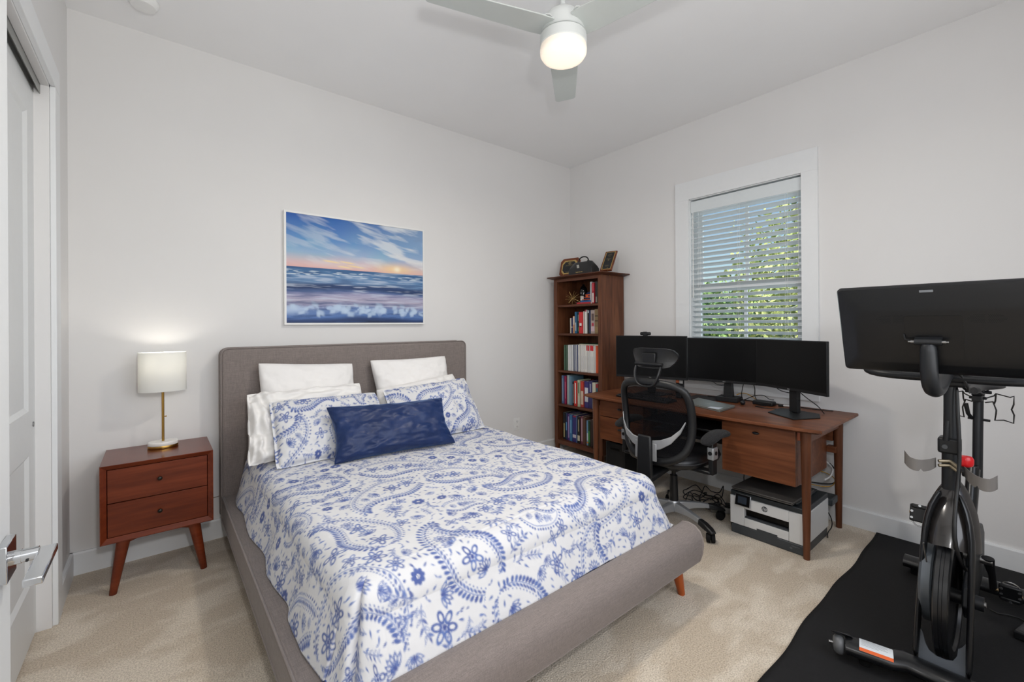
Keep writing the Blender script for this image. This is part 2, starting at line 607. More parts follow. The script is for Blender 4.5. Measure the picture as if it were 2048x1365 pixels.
closet = panel_door('door_1', X0 - 0.048, 0.035, CY0 + 0.9 - 0.02, CY1 - 0.015, 0.012, CH - 0.045, 0.125, [(0.012, 0.25), (0.80, 0.985), (2.24, CH - 0.045)])
g = G().lathe([(0.0, 0.0), (0.009, 0.0), (0.011, 0.002), (0.011, 0.004), (0.0, 0.004)], (X0 - 0.049, -0.557, 0.918), 20, 'x')
g.build('finger_pull', STEEL, closet, smooth=40)
closet2 = panel_door('door_3', X0 - 0.088, 0.033, CY0 + 0.02, CY0 + 0.98, 0.012, CH - 0.045, 0.125, [(0.012, 0.25), (0.80, 0.985), (2.24, CH - 0.045)])
g = G()
for xx in (X0 - 0.026, X0 - 0.046, X0 - 0.076):
    g.box(xx - 0.002, xx, CY0 + 0.02, CY1 - 0.025, CH - 0.058, CH - 0.018)
g.box(X0 - 0.085, X0 - 0.026, CY0 + 0.02, CY1 - 0.025, CH - 0.021, CH - 0.015)
struct(g.build('trim_4', mat('track_metal', (150, 151, 148), 0.4, metal=0.6)))

# entry door, swung open into the room, with its lever handle
entry = panel_door('door_2', -3.757, 0.038, -2.90, -2.075, 0.012, 2.035, 0.118, [(0.012, 0.24), (0.78, 0.99), (1.90, 2.035)])
hd = G().box(-3.757, -3.744, -2.168, -2.102, 0.884, 0.950).build('handle_plate', CHROME, entry, bevel=0.0015)
yc, zc = -2.135, 0.917
hs = G().cyl((-3.744, yc, zc), (-3.732, yc, zc), 0.0125, n=24).cyl((-3.732, yc, zc), (-3.7105, yc, zc), 0.0115, n=24).build('handle_shaft', CHROME, entry, smooth=40)
G().cyl((-3.724, yc - 0.0100, zc - 0.006), (-3.724, yc - 0.0122, zc - 0.007), 0.0022, n=12).build('set_screw', BLACKM, hs, smooth=40)
G().box(-3.712, -3.688, -2.262, -2.117, zc - 0.009, zc + 0.004).build('lever', CHROME, entry, bevel=0.002)

# ------------------------------------------------------------------ window and blind
g = G()
cx = -0.02
g.box(cx, 0, -2.326, WY0 + 0.006, WZ0 - 0.008, WZ1 - 0.0065).box(cx, 0, WY1 - 0.006, -1.267, WZ0 - 0.008, WZ1 - 0.0065).box(cx, 0, -2.326, -1.267, WZ1 - 0.006, 2.545)
g.box(-0.045, 0, -2.345, -1.248, WZ0 - 0.035, WZ0 - 0.0085)      # stool
g.box(-0.018, 0, -2.326, -1.267, 0.79, WZ0 - 0.0355)            # apron
win = struct(g.build('window_1', TRIM))
g = G()
g.box(0, 0.15, WY0, WY0 + 0.012, WZ0, WZ1).box(0, 0.15, WY1 - 0.012, WY1, WZ0, WZ1).box(0, 0.15, WY0, WY1, WZ1 - 0.012, WZ1).box(0, 0.15, WY0, WY1, WZ0 - 0.008, WZ0 + 0.01)
g.build('window_jamb', TRIM, win)
def sash(x0, x1, z0, z1, nm):
    g = G()
    a, b = WY0 + 0.012, WY1 - 0.012
    w = 0.048
    g.box(x0, x1, a, a + w, z0, z1).box(x0, x1, b - w, b, z0, z1).box(x0, x1, a + w, b - w, z0, z0 + w).box(x0, x1, a + w, b - w, z1 - w, z1)
    s = g.build(nm, TRIM, win, bevel=0.002)
    m = (a + b) / 2
    G().box(x0 + 0.006, x1 - 0.006, m - 0.011, m + 0.011, z0 + w, z1 - w).build('muntin', TRIM, s)
    return s
sash_lo = sash(0.072, 0.102, 0.94, 1.655, 'lower_sash')
sash_up = sash(0.104, 0.134, 1.61, 2.385, 'upper_sash')
def glass_mat():
    m = bpy.data.materials.new('window_glass')
    m.use_nodes = True
    nt = m.node_tree
    nt.nodes.clear()
    o = nt.nodes.new('ShaderNodeOutputMaterial')
    t = nt.nodes.new('ShaderNodeBsdfTransparent'); t.inputs[0].default_value = (0.94, 0.97, 0.96, 1)
    gl = nt.nodes.new('ShaderNodeBsdfGlossy'); gl.inputs['Roughness'].default_value = 0.02
    fr = nt.nodes.new('ShaderNodeFresnel'); fr.inputs[0].default_value = 1.45
    mx = nt.nodes.new('ShaderNodeMixShader')
    nt.links.new(fr.outputs[0], mx.inputs[0]); nt.links.new(t.outputs[0], mx.inputs[1]); nt.links.new(gl.outputs[0], mx.inputs[2])
    nt.links.new(mx.outputs[0], o.inputs[0])
    return m
GLASS = glass_mat()
G().box(0.085, 0.089, WY0 + 0.05, WY1 - 0.05, 0.98, 1.61).build('pane', GLASS, sash_lo)
G().box(0.117, 0.121, WY0 + 0.05, WY1 - 0.05, 1.65, 2.345).build('pane', GLASS, sash_up)

SLAT = mat('white_blind_slat', (214, 220, 222), 0.45, spec=0.4)
blind = thing('window_blind', 'white horizontal slat blind hanging open inside the white window casing above the monitors', 'blind', (0.035, (WY0 + WY1) / 2, WZ1))
bx, ya, yb = 0.036, WY0 + 0.016, WY1 - 0.016
G().box(bx - 0.034, bx - 0.022, ya - 0.003, yb + 0.003, 2.275, 2.372).build('valance', SLAT, blind, bevel=0.003)
G().box(bx - 0.022, bx + 0.026, ya, yb, 2.325, 2.375).build('headrail', SLAT, blind, bevel=0.002)
g = G()
tilt = radians(24)
z = 2.262
while z > 1.0:
    n = 5
    lo, hi = [], []
    for k in range(n):
        t = -0.5 + k / (n - 1)
        crown = 0.0022 * (1 - 4 * t * t)
        px, pz = t * 0.05 * cos(tilt), -t * 0.05 * sin(tilt)
        lo.append((bx + px + crown * sin(tilt), z + pz + crown * cos(tilt)))
    vs, fs = [], []
    for (px, pz) in lo: vs += [(px, ya, pz), (px, yb, pz), (px, ya, pz + 0.0028), (px, yb, pz + 0.0028)]
    for k in range(n - 1):
        a = 4 * k; b = a + 4
        fs += [(a, a + 1, b + 1, b), (a + 2, b + 2, b + 3, a + 3), (a, b, b + 2, a + 2), (a + 1, a + 3, b + 3, b + 1)]
    fs += [(0, 2, 3, 1), (4 * n - 4, 4 * n - 3, 4 * n - 1, 4 * n - 2)]
    g.add(vs, fs)
    z -= 0.0437
g.build('slats', SLAT, blind, smooth=30)
G().box(bx - 0.025, bx + 0.025, ya, yb, 0.945, 0.965).build('bottom_rail', SLAT, blind, bevel=0.003)
CORD = mat('white_cord', (225, 226, 224), 0.7)
for yy in (-1.475, -1.795, -2.13):
    g = G()
    for dx in (-0.026, 0.026): g.cyl((bx + dx, yy, 0.955), (bx + dx, yy, 2.33), 0.0008, n=5)
    g.cyl((bx - 0.027, yy + 0.014, 0.955), (bx - 0.027, yy + 0.014, 2.33), 0.0009, n=5)
    g.build('ladder_cord', CORD, blind)
G().cyl((bx - 0.03, -1.415, 1.55), (bx - 0.03, -1.415, 2.29), 0.0035, n=8).build('tilt_wand', CORD, blind)
G().cyl((bx - 0.03, -2.20, 1.75), (bx - 0.03, -2.20, 2.29), 0.0012, n=6).ball((bx - 0.03, -2.20, 1.745), 0.008, 6).build('pull_cord', CORD, blind)

# outlet on the back wall
ol = thing('wall_outlet', 'white duplex outlet plate on the back wall between the bed and the bookcase', 'outlet', (-0.785, 0, 0.352))
G().box(-0.822, -0.748, -0.006, 0, 0.293, 0.412).build('cover_plate', WHITEP, ol, bevel=0.002)
for zz in (0.328, 0.378):
    r = G().box(-0.803, -0.767, -0.009, -0.005, zz - 0.015, zz + 0.015).build('receptacle', WHITEP, ol, bevel=0.004)
    g = G()
    for dx in (-0.007, 0.007): g.box(-0.785 + dx - 0.0012, -0.785 + dx + 0.0012, -0.0096, -0.0088, zz - 0.003, zz + 0.007)
    g.box(-0.787, -0.783, -0.0096, -0.0088, zz - 0.011, zz - 0.007)
    g.build('slots', BLACKP, r)

# ------------------------------------------------------------------ bed
def linen_mat(name, c, amp=0.16):
    m = bpy.data.materials.new(name)
    m.use_nodes = True
    nt = m.node_tree; L = nt.links
    b = nt.nodes['Principled BSDF']
    b.inputs['Roughness'].default_value = 0.9
    b.inputs['Specular IOR Level'].default_value = 0.15
    b.inputs['Sheen Weight'].default_value = 0.15
    tc = nt.nodes.new('ShaderNodeTexCoord')
    outs = []
    for s in ((30, 500, 500), (500, 500, 30), (500, 30, 500)):
        mp = nt.nodes.new('ShaderNodeMapping'); mp.inputs['Scale'].default_value = s
        n = nt.nodes.new('ShaderNodeTexNoise'); n.inputs['Scale'].default_value = 1.0; n.inputs['Detail'].default_value = 2
        L.new(tc.outputs['Object'], mp.inputs[0]); L.new(mp.outputs[0], n.inputs['Vector'])
        outs.append(n.outputs['Fac'])
    a = nt.nodes.new('ShaderNodeMath'); a.operation = 'ADD'; L.new(outs[0], a.inputs[0]); L.new(outs[1], a.inputs[1])
    a2 = nt.nodes.new('ShaderNodeMath'); a2.operation = 'ADD'; L.new(a.outputs[0], a2.inputs[0]); L.new(outs[2], a2.inputs[1])
    r = nt.nodes.new('ShaderNodeMapRange'); r.inputs['From Min'].default_value = 1.2; r.inputs['From Max'].default_value = 1.8
    L.new(a2.outputs[0], r.inputs['Value'])
    c = np.array(rgb(*c)[:3])
    mx = nt.nodes.new('ShaderNodeMix'); mx.data_type = 'RGBA'
    L.new(r.outputs[0], mx.inputs['Factor'])
    mx.inputs['A'].default_value = (*(c * (1 - amp)), 1); mx.inputs['B'].default_value = (*(c * (1 + amp * 1.3)), 1)
    L.new(mx.outputs['Result'], b.inputs['Base Color'])
    bp = nt.nodes.new('ShaderNodeBump'); bp.inputs['Strength'].default_value = 0.35; bp.inputs['Distance'].default_value = 0.0012
    L.new(a2.outputs[0], bp.inputs['Height']); L.new(bp.outputs[0], b.inputs['Normal'])
    return m
LINEN = linen_mat('taupe_linen', (127, 118, 114))
PIPING = linen_mat('taupe_piping', (136, 127, 123), 0.1)
BEDLEG = wood('bed_leg_wood', (150, 72, 30), (168, 84, 38), (185, 98, 48), 'z', 0.35)

bed = thing('bed', 'queen platform bed upholstered in taupe grey linen with tall headboard', 'bed', (-2.33, -1.15, 0))
BX0, BX1 = -3.235, -1.485
def rr(x0, x1, z0, z1, r_tl, r_bl=0.02, n=8):
    """rounded rectangle outline; upper corner radius r_tl, lower radius r_bl"""
    p = []
    for (cx_, cz_, r, a0) in ((x1 - r_tl, z1 - r_tl, r_tl, 0), (x0 + r_tl, z1 - r_tl, r_tl, 90), (x0 + r_bl, z0 + r_bl, r_bl, 180), (x1 - r_bl, z0 + r_bl, r_bl, 270)):
        for k in range(n + 1):
            a = radians(a0 + 90 * k / n)
            p.append((cx_ + r * cos(a), cz_ + r * sin(a)))
    return p
out = rr(BX0, -1.462, 0.15, 1.197, 0.045)
hb = G().prism(out, (0, -0.135, 0), (1, 0, 0), (0, 0, 1), (0, 0.105, 0)).build('headboard', LINEN, bed, bevel=0.022, seg=4)
for yy in (-0.129, -0.036):
    G().tube([(a - 0.0 if abs(a) else a, yy, b) for a, b in out], 0.0045, 6, closed=True, upv=(0, 1, 0)).build('headboard_piping', PIPING, hb, smooth=60)
for sx, xa, xb in ((-1, BX0, BX0 + 0.135), (1, BX1 - 0.135, BX1)):
    r = G().box(xa, xb, -2.14, -0.13, 0.155, 0.295).build('side_rail', LINEN, bed, bevel=0.014, seg=3)
    xo = BX0 + 0.002 if sx < 0 else BX1 - 0.002
    g = G().tube([(xo + sx * 0.0, -0.13, 0.293), (xo, -1.0, 0.293), (xo, -2.14, 0.293)], 0.0048, 6)
    g.tube([(xo, -0.13, 0.157), (xo, -1.0, 0.157), (xo, -2.14, 0.157)], 0.0048, 6)
    g.build('rail_piping', PIPING, r, smooth=60)
# footboard with a bulging outer face
prof = [(-2.130, 0.165), (-2.228, 0.165), (-2.238, 0.172), (-2.250, 0.21), (-2.256, 0.25), (-2.253, 0.285), (-2.240, 0.315), (-2.215, 0.334), (-2.180, 0.341), (-2.150, 0.334), (-2.130, 0.315)]
fb = G().prism(prof, (BX0, 0, 0), (0, 1, 0), (0, 0, 1), (BX1 - BX0, 0, 0)).build('footboard', LINEN, bed, smooth=35, bevel=0.006, seg=2)
for xo in (BX0 + 0.001, BX1 - 0.001):
    G().tube([(xo, a, b) for a, b in prof], 0.0048, 6, closed=True, upv=(1, 0, 0)).build('footboard_piping', PIPING, fb, smooth=60)
G().tube([(BX0, -2.233, 0.168), (-2.3, -2.233, 0.168), (BX1, -2.233, 0.168)], 0.0048, 6).build('footboard_piping', PIPING, fb, smooth=60)
G().box(BX0 + 0.1, BX1 - 0.1, -2.14, -0.12, 0.20, 0.235).build('slat_base', mat('slat_base', (60, 52, 46), 0.8), bed)
for lx, ly in ((-3.13, -2.17), (-1.565, -2.155), (-3.13, -0.14), (-1.565, -0.14)):
    sx = 0.025 if lx > -2 else -0.025
    G().cyl((lx + sx, ly - (0.018 if ly < -1 else 0), 0.0), (lx, ly, 0.162), 0.0165, 0.030, 20).build('leg', BEDLEG, bed, smooth=40)

# ------------------------------------------------------------------ paisley print, drawn stroke by stroke
PX = 0.0028
class Print:
    def __init__(s, w, h, seed):
        s.w, s.h = w, h
        s.nx, s.ny = int(w / PX), int(h / PX)
        s.a = np.zeros((s.ny, s.nx), np.float32)     # how much ink
        s.d = np.zeros((s.ny, s.nx), np.float32)     # how dark the ink
        s.r = np.random.default_rng(seed)
    def ell(s, cx, cy, a, b, th, v=1.0, ring=0.0, point=0.0, dark=None):
        R = max(a, b) + 0.004
        i0, i1 = int((cx - R) / PX), int((cx + R) / PX) + 2
        j0, j1 = int((cy - R) / PX), int((cy + R) / PX) + 2
        i0, j0 = max(0, i0), max(0, j0)
        i1, j1 = min(s.nx, i1), min(s.ny, j1)
        if i1 <= i0 or j1 <= j0: return
        X = (np.arange(i0, i1) * PX - cx)[None, :]
        Y = (np.arange(j0, j1) * PX - cy)[:, None]
        c, n = cos(th), sin(th)
        u = (X * c + Y * n) / a
        w = (-X * n + Y * c) / b
        if point: w = w / np.clip(1.0 - point * u, 0.25, 2.0)
        q = np.sqrt(u * u + w * w)
        e = PX / min(a, b) * 0.9
        m = np.clip((1.0 - q) / e + 0.5, 0, 1)
        if ring: m = m * np.clip((q - (1 - ring)) / e + 0.5, 0, 1)
        m = m * v
        if dark is None: dark = 0.35 + 0.65 * s.r.random()
        A = s.a[j0:j1, i0:i1]; D = s.d[j0:j1, i0:i1]
        D[:] = np.where(m > 0.3, dark * m + D * (1 - m), D)
        np.maximum(A, m, out=A)
    def wipe(s, cx, cy, a, b, th):
        i0, i1 = max(0, int((cx - a) / PX)), min(s.nx, int((cx + a) / PX) + 1)
        j0, j1 = max(0, int((cy - a) / PX)), min(s.ny, int((cy + a) / PX) + 1)
        if i1 <= i0 or j1 <= j0: return
        X = (np.arange(i0, i1) * PX - cx)[None, :]; Y = (np.arange(j0, j1) * PX - cy)[:, None]
        u = (X * cos(th) + Y * sin(th)) / a; w = (-X * sin(th) + Y * cos(th)) / b
        s.a[j0:j1, i0:i1] *= (u * u + w * w > 1)
    def full(s, cx, cy, R):
        i0, i1 = max(0, int((cx - R) / PX)), min(s.nx, int((cx + R) / PX) + 1)
        j0, j1 = max(0, int((cy - R) / PX)), min(s.ny, int((cy + R) / PX) + 1)
        if i1 <= i0 or j1 <= j0: return 1.0
        return float(s.a[j0:j1, i0:i1].mean())
    def stroke(s, pts, w0, w1, v=1.0, dark=None):
        n = len(pts)
        for k in range(n - 1):
            (x0, y0), (x1, y1) = pts[k], pts[k + 1]
            d = sqrt((x1 - x0) ** 2 + (y1 - y0) ** 2)
            w = w0 + (w1 - w0) * k / n
            s.ell((x0 + x1) / 2, (y0 + y1) / 2, d * 0.62 + 0.001, w, atan2(y1 - y0, x1 - x0), v, dark=dark)
    def flower(s, cx, cy, R, n, th=0.0, solid=False, v=1.0):
        for k in range(n):
            a = th + 2 * pi * k / n
            r = R * 0.58
            if solid: s.ell(cx + r * cos(a), cy + r * sin(a), R * 0.42, R * 0.30, a, v, dark=0.85)
            else: s.ell(cx + r * cos(a), cy + r * sin(a), R * 0.42, R * 0.25, a, v, ring=0.5)
        if solid:
            s.ell(cx, cy, R * 0.5, R * 0.5, 0, v, dark=0.9)
            s.wipe(cx, cy, R * 0.22, R * 0.22, 0)
            s.ell(cx, cy, R * 0.09, R * 0.09, 0, v, dark=1)
        else:
            s.ell(cx, cy, R * 0.16, R * 0.16, 0, v, dark=1)
            for k in range(n):
                a = th + 2 * pi * (k + .5) / n
                s.ell(cx + R * .36 * cos(a), cy + R * .36 * sin(a), R * .12, R * .05, a, v)
    def lotus(s, cx, cy, R, th):
        for k, q in enumerate((-1.1, -0.72, -0.36, 0, 0.36, 0.72, 1.1)):
            a = th + q
            r = R * (0.62 - 0.10 * abs(q))
            s.ell(cx + r * cos(a), cy + r * sin(a), R * 0.40, R * 0.15, a, 1, ring=0.5, point=0.3)
        s.ell(cx + R * .15 * cos(th), cy + R * .15 * sin(th), R * 0.18, R * 0.12, th, 1, dark=1)
    def leaf(s, cx, cy, a, th, solid=True):
        s.ell(cx, cy, a, a * 0.36, th, 0.95, ring=0 if solid else 0.45, point=0.5)
    def sprig(s, cx, cy, L, th, n=4):
        pts = []
        bend = s.r.uniform(-2, 2)
        x, y, a = cx, cy, th
        for k in range(9):
            pts.append((x, y))
            x += L / 8 * cos(a); y += L / 8 * sin(a); a += bend / 8
        s.stroke(pts, 0.0023, 0.0017, 0.9)
        for k in range(1, 9, max(1, 8 // n)):
            px, py = pts[k]
            a = atan2(pts[k][1] - pts[k - 1][1], pts[k][0] - pts[k - 1][0])
            for sd in (-1, 1):
                b = a + sd * 0.8
                l = L * 0.17
                s.leaf(px + l * cos(b), py + l * sin(b), l * 0.8, b, s.r.random() < 0.6)
        s.leaf(x, y, L * 0.12, a)
    def paisley(s, cx, cy, L, th, flip=1, bold=False):
        """a curled teardrop: petal fringe, dotted line, inner garland"""
        N = 60
        sp, nr, ws = [], [], []
        x, y = 0.0, 0.0
        ang = 0.0
        for k in range(N + 1):
            t = k / N
            sp.append((x, y))
            nr.append((-sin(ang), cos(ang)))
            w = L * 0.235 * (sin(pi * min(1, t / 0.62) / 2) ** 0.6 if t < 0.31 else 1.0)
            w = L * 0.25 * sqrt(max(0, 1 - ((0.34 - t) / 0.34) ** 2)) if t < 0.34 else L * 0.25 * (1 - ((t - 0.34) / 0.66)) ** 0.85
            ws.append(w)
            x += L / N * cos(ang) * 1.05; y += L / N * sin(ang) * 1.05
            ang += (0.2 + 4.6 * max(0, t - 0.35) ** 1.3) / N * 2.2
        mx = sp[int(N * .4)]
        c, n = cos(th), sin(th)
        def T(px, py):
            px -= mx[0]; py = (py - mx[1]) * flip
            return cx + px * c - py * n, cy + px * n + py * c
        def side(off, sgn):
            return [(sp[k][0] + nr[k][0] * sgn * (ws[k] + off), sp[k][1] + nr[k][1] * sgn * (ws[k] + off)) for k in range(N + 1)]
        def resample(P, step):
            o, acc = [], 0.0
            for k in range(len(P) - 1):
                d = sqrt((P[k + 1][0] - P[k][0]) ** 2 + (P[k + 1][1] - P[k][1]) ** 2)
                acc += d
                if acc >= step:
                    acc = 0
                    o.append((P[k + 1], atan2(P[k + 1][1] - P[k][1], P[k + 1][0] - P[k][0])))
            return o
        big = L > 0.26
        # clear the body first
        for k in range(0, N, 3):
            q = T(*sp[k]); s.wipe(q[0], q[1], ws[k] + 0.012, ws[k] + 0.012, 0)
        step = 0.0125 if big else 0.010
        for sgn in (-1, 1):
            ring = side(0.008, sgn)
            for (p, a) in resample(ring, step if big else 0.011):
                q = T(*p)
                aa = th + flip * (a + sgn * pi / 2)
                if bold or (sgn == 1): s.ell(q[0], q[1], 0.0120 if big else 0.008, 0.0056 if big else 0.0045, aa + 0.5, 1, point=-0.3, dark=s.r.uniform(.5, 1))
                else: s.ell(q[0], q[1], 0.0046, 0.0042, aa, 1)
            P = [T(*p) for p in side(-0.004, sgn)]
            s.stroke(P[1:-3], 0.0021, 0.0017, 0.85, dark=0.35)
            if big:
                for (p, a) in resample(side(-0.014, sgn), 0.0135):
                    q = T(*p); aa = th + flip * a
                    s.ell(q[0], q[1], 0.0090, 0.0042, aa + 0.5, 0.95)
                for (p, a) in resample(side(-0.026, sgn), 0.010):
                    if abs(p[1]) < 10:
                        q = T(*p); s.ell(q[0], q[1], 0.0030, 0.0030, 0, 0.9)
        # garland inside
        for t, sc in ((0.15, 0.95), (0.34, 1.0), (0.52, 0.95), (0.66, 0.95), (0.78, 1.0)):
            k = int(N * t)
            q = T(*sp[k])
            R = min(0.046, (ws[k] - (0.032 if big else 0.012)) * sc)
            if R > 0.008:
                if s.r.random() < 0.55: s.flower(q[0], q[1], R, int(s.r.integers(5, 9)), s.r.random() * 3)
                else: s.lotus(q[0], q[1], R, th + flip * 0.4 * k / N)
    def done(s):
        wash = 0.82 + 0.18 * fbm(s.ny, s.nx, s.h * 60, s.w * 60, 2, s.r)
        base = lin((214, 214, 215)); light = lin((88, 122, 186)); deep = lin((24, 52, 132))
        D = (s.d * wash)[..., None]
        ink = light * (1 - D) + deep * D
        A = np.clip(s.a * 0.92, 0, 1)[..., None]
        return base * (1 - A) + ink * A

def make_print(w, h, seed, scale=1.0):
    P = Print(w, h, seed)
    r = P.r
    cell = 0.40 * scale
    rows = int(h / (cell * 0.78)) + 2
    cols = int(w / cell) + 2
    spots = []
    for j in range(rows):
        for i in range(cols):
            x = (i + (0.5 if j % 2 else 0)) * cell + r.uniform(-.03, .03) * scale - 0.1
            y = j * cell * 0.78 + r.uniform(-.03, .03) * scale - 0.05
            spots.append((x, y, i, j))
    for (x, y, i, j) in spots:
        th = (0.45 if (i + j) % 2 else pi - 0.30) + r.uniform(-.5, .5) + (pi / 2 if (i * 3 + j) % 4 == 0 else 0)
        L = r.uniform(0.36, 0.50) * scale if (i + 2 * j) % 3 else r.uniform(0.17, 0.22) * scale
        P.paisley(x, y, L, th, 1 if (i + j) % 3 else -1, bold=(i * 5 + j) % 4 == 0)
    for k in range(int(w * h * 900)):
        x, y = r.uniform(0, w), r.uniform(0, h)
        t = r.random()
        if t < 0.12:
            R = r.uniform(0.022, 0.03) * scale
            if P.full(x, y, R * 1.15) < 0.03: P.flower(x, y, R, 8, r.random(), solid=True)
        elif t < 0.30:
            R = r.uniform(0.030, 0.048) * scale
            if P.full(x, y, R) < 0.10: P.flower(x, y, R, int(r.integers(4, 7)), r.random() * 3)
        elif t < 0.5:
            R = r.uniform(0.03, 0.055) * scale
            if P.full(x, y, R) < 0.10: P.lotus(x, y, R, r.random() * 6.28)
        else:
            L = r.uniform(0.05, 0.10) * scale
            if P.full(x, y, L * .55) < 0.09: P.sprig(x - L / 3, y, L, r.uniform(-1, 4), 4)
    for k in range(int(w * h * 3600)):
        x, y = r.uniform(0, w), r.uniform(0, h)
        if P.full(x, y, 0.014) < 0.02:
            a = r.random() * 6.28
            P.leaf(x, y, r.uniform(0.006, 0.011), a)
            if r.random() < 0.35: P.leaf(x + .013 * cos(a + 0.4), y + .013 * sin(a + 0.4), 0.006, a + 0.8)
    return P.done()

def sample(img, U, V):
    """img (ny,nx,3), U,V in metres, bilinear"""
    ny, nx = img.shape[:2]
    x = np.clip(U / PX, 0, nx - 1.01); y = np.clip(V / PX, 0, ny - 1.01)
    xi, yi = x.astype(int), y.astype(int)
    tx, ty = (x - xi)[..., None], (y - yi)[..., None]
    return (img[yi, xi] * (1 - tx) + img[yi, xi + 1] * tx) * (1 - ty) + (img[yi + 1, xi] * (1 - tx) + img[yi + 1, xi + 1] * tx) * ty

IMG = make_print(2.5, 2.5, 5)
IMG2 = make_print(1.1, 1.1, 9, 0.82)
QUILT = attr_mat('paisley_quilt_cotton', 0.85, 0.5, 26, 0.004, voronoi=True, sheen=0.1)
SHAM = attr_mat('paisley_sham_cotton', 0.85, 0.35, 30, 0.003, voronoi=True, sheen=0.1)

# ------------------------------------------------------------------ quilt draped over the mattress
def build_quilt():
    zt, r = 0.562, 0.085
    cx0, cx1 = -3.035, -1.635      # flat core
    fy = -1.987                    # flat core ends here at the foot
    hy = -0.22                     # head end
    drop_s, drop_f = 0.30, 0.26
    du, nuL = 0.0032, 0
    arc = r * pi / 2
    us = np.arange(-(arc + 0.20), (cx1 - cx0) + arc + 0.20, 0.0034)
    vs = np.arange(0, (hy - fy) + arc + 0.16, 0.0034)
    U, V = np.meshgrid(us, vs)
    w = cx1 - cx0
    ex = np.where(U < 0, -U, np.where(U > w, U - w, 0.0))
    sx = np.where(U < 0, -1.0, 1.0)
    Lv = hy - fy
    ey = np.where(V > Lv, V - Lv, 0.0)
    # corners: the cloth runs past the rounded corner, limit the path length
    e = (ex ** 3.2 + ey ** 3.2) ** (1 / 3.2)
    ang = np.arctan2(ey, ex + 1e-9)
    phi = np.clip(e / r, 0, pi / 2)
    over = np.clip(e - arc, 0, None)
    # flare of the hanging part, tapering where the rail carries the hem
    flare = 0.30 * over * np.cos(ang) ** 2 + 0.42 * over * np.sin(ang) ** 2
    h = r * np.sin(phi) + flare
    z = zt - r * (1 - np.cos(phi)) - over * 0.96
    nrm = np.sqrt(ex ** 2 + ey ** 2) + 1e-9
    dx, dy = ex / nrm * sx, -ey / nrm
    X = cx0 + np.clip(U, 0, w) + dx * h
    Y = hy - np.clip(V, 0, Lv) + dy * h
    Z = z
    # soft unevenness and folds on the hanging sides
    n1 = fbm(*X.shape, 9, 8, 3) - 0.5
    n2 = fbm(*X.shape, 34, 30, 2) - 0.5
    top = np.clip(1 - over / 0.02, 0, 1)
    Z = Z + (0.016 * n1 + 0.003 * n2) * top
    side = np.clip(over / 0.10, 0, 1)
    wav = 0.010 * np.sin(V * 13 + 2 * n1) * (ex > 0) + 0.010 * np.sin(U * 11 + 1) * (ey > 0)
    X = X + dx * side * (wav + 0.018 * n1)
    Y = Y + dy * side * (wav * 0.5 + 0.018 * n1)
    # tuck at the near foot corner
    near = (U < 0) & (ey > 0)
    q = np.exp(-((ang - 0.85) / 0.13) ** 2) * np.clip(e / 0.10, 0, 1)
    X = X - dx * q * 0.034 * (U < 0.0); Y = Y - dy * q * 0.034 * (U < 0.0)
    # crown of the mattress, slightly sunk under the pillows
    Z = Z + 0.006 * np.sin(np.clip(U / w, 0, 1) * pi) * (e == 0)
    # hem rests on the rails and stays clear of them
    Z = np.maximum(Z, 0.300)
    # behind the footboard lip
    Y = np.where(Z < 0.375, np.maximum(Y, -2.127 - np.clip(Z - 0.315, 0, 1) * 1.0), Y)
    col = sample(IMG, U + 0.40, V + 0.02)
    o = gridmesh('quilt', np.stack([X, Y, Z], -1), QUILT, col=col, loc=(-2.33, -1.1, 0.5))
    so = o.modifiers.new('thickness', 'SOLIDIFY')
    so.thickness = 0.006
    so.offset = -1
    tagp(o, 'white quilt with blue paisley print spread over the taupe bed', 'quilt')
    return o
quilt = build_quilt()

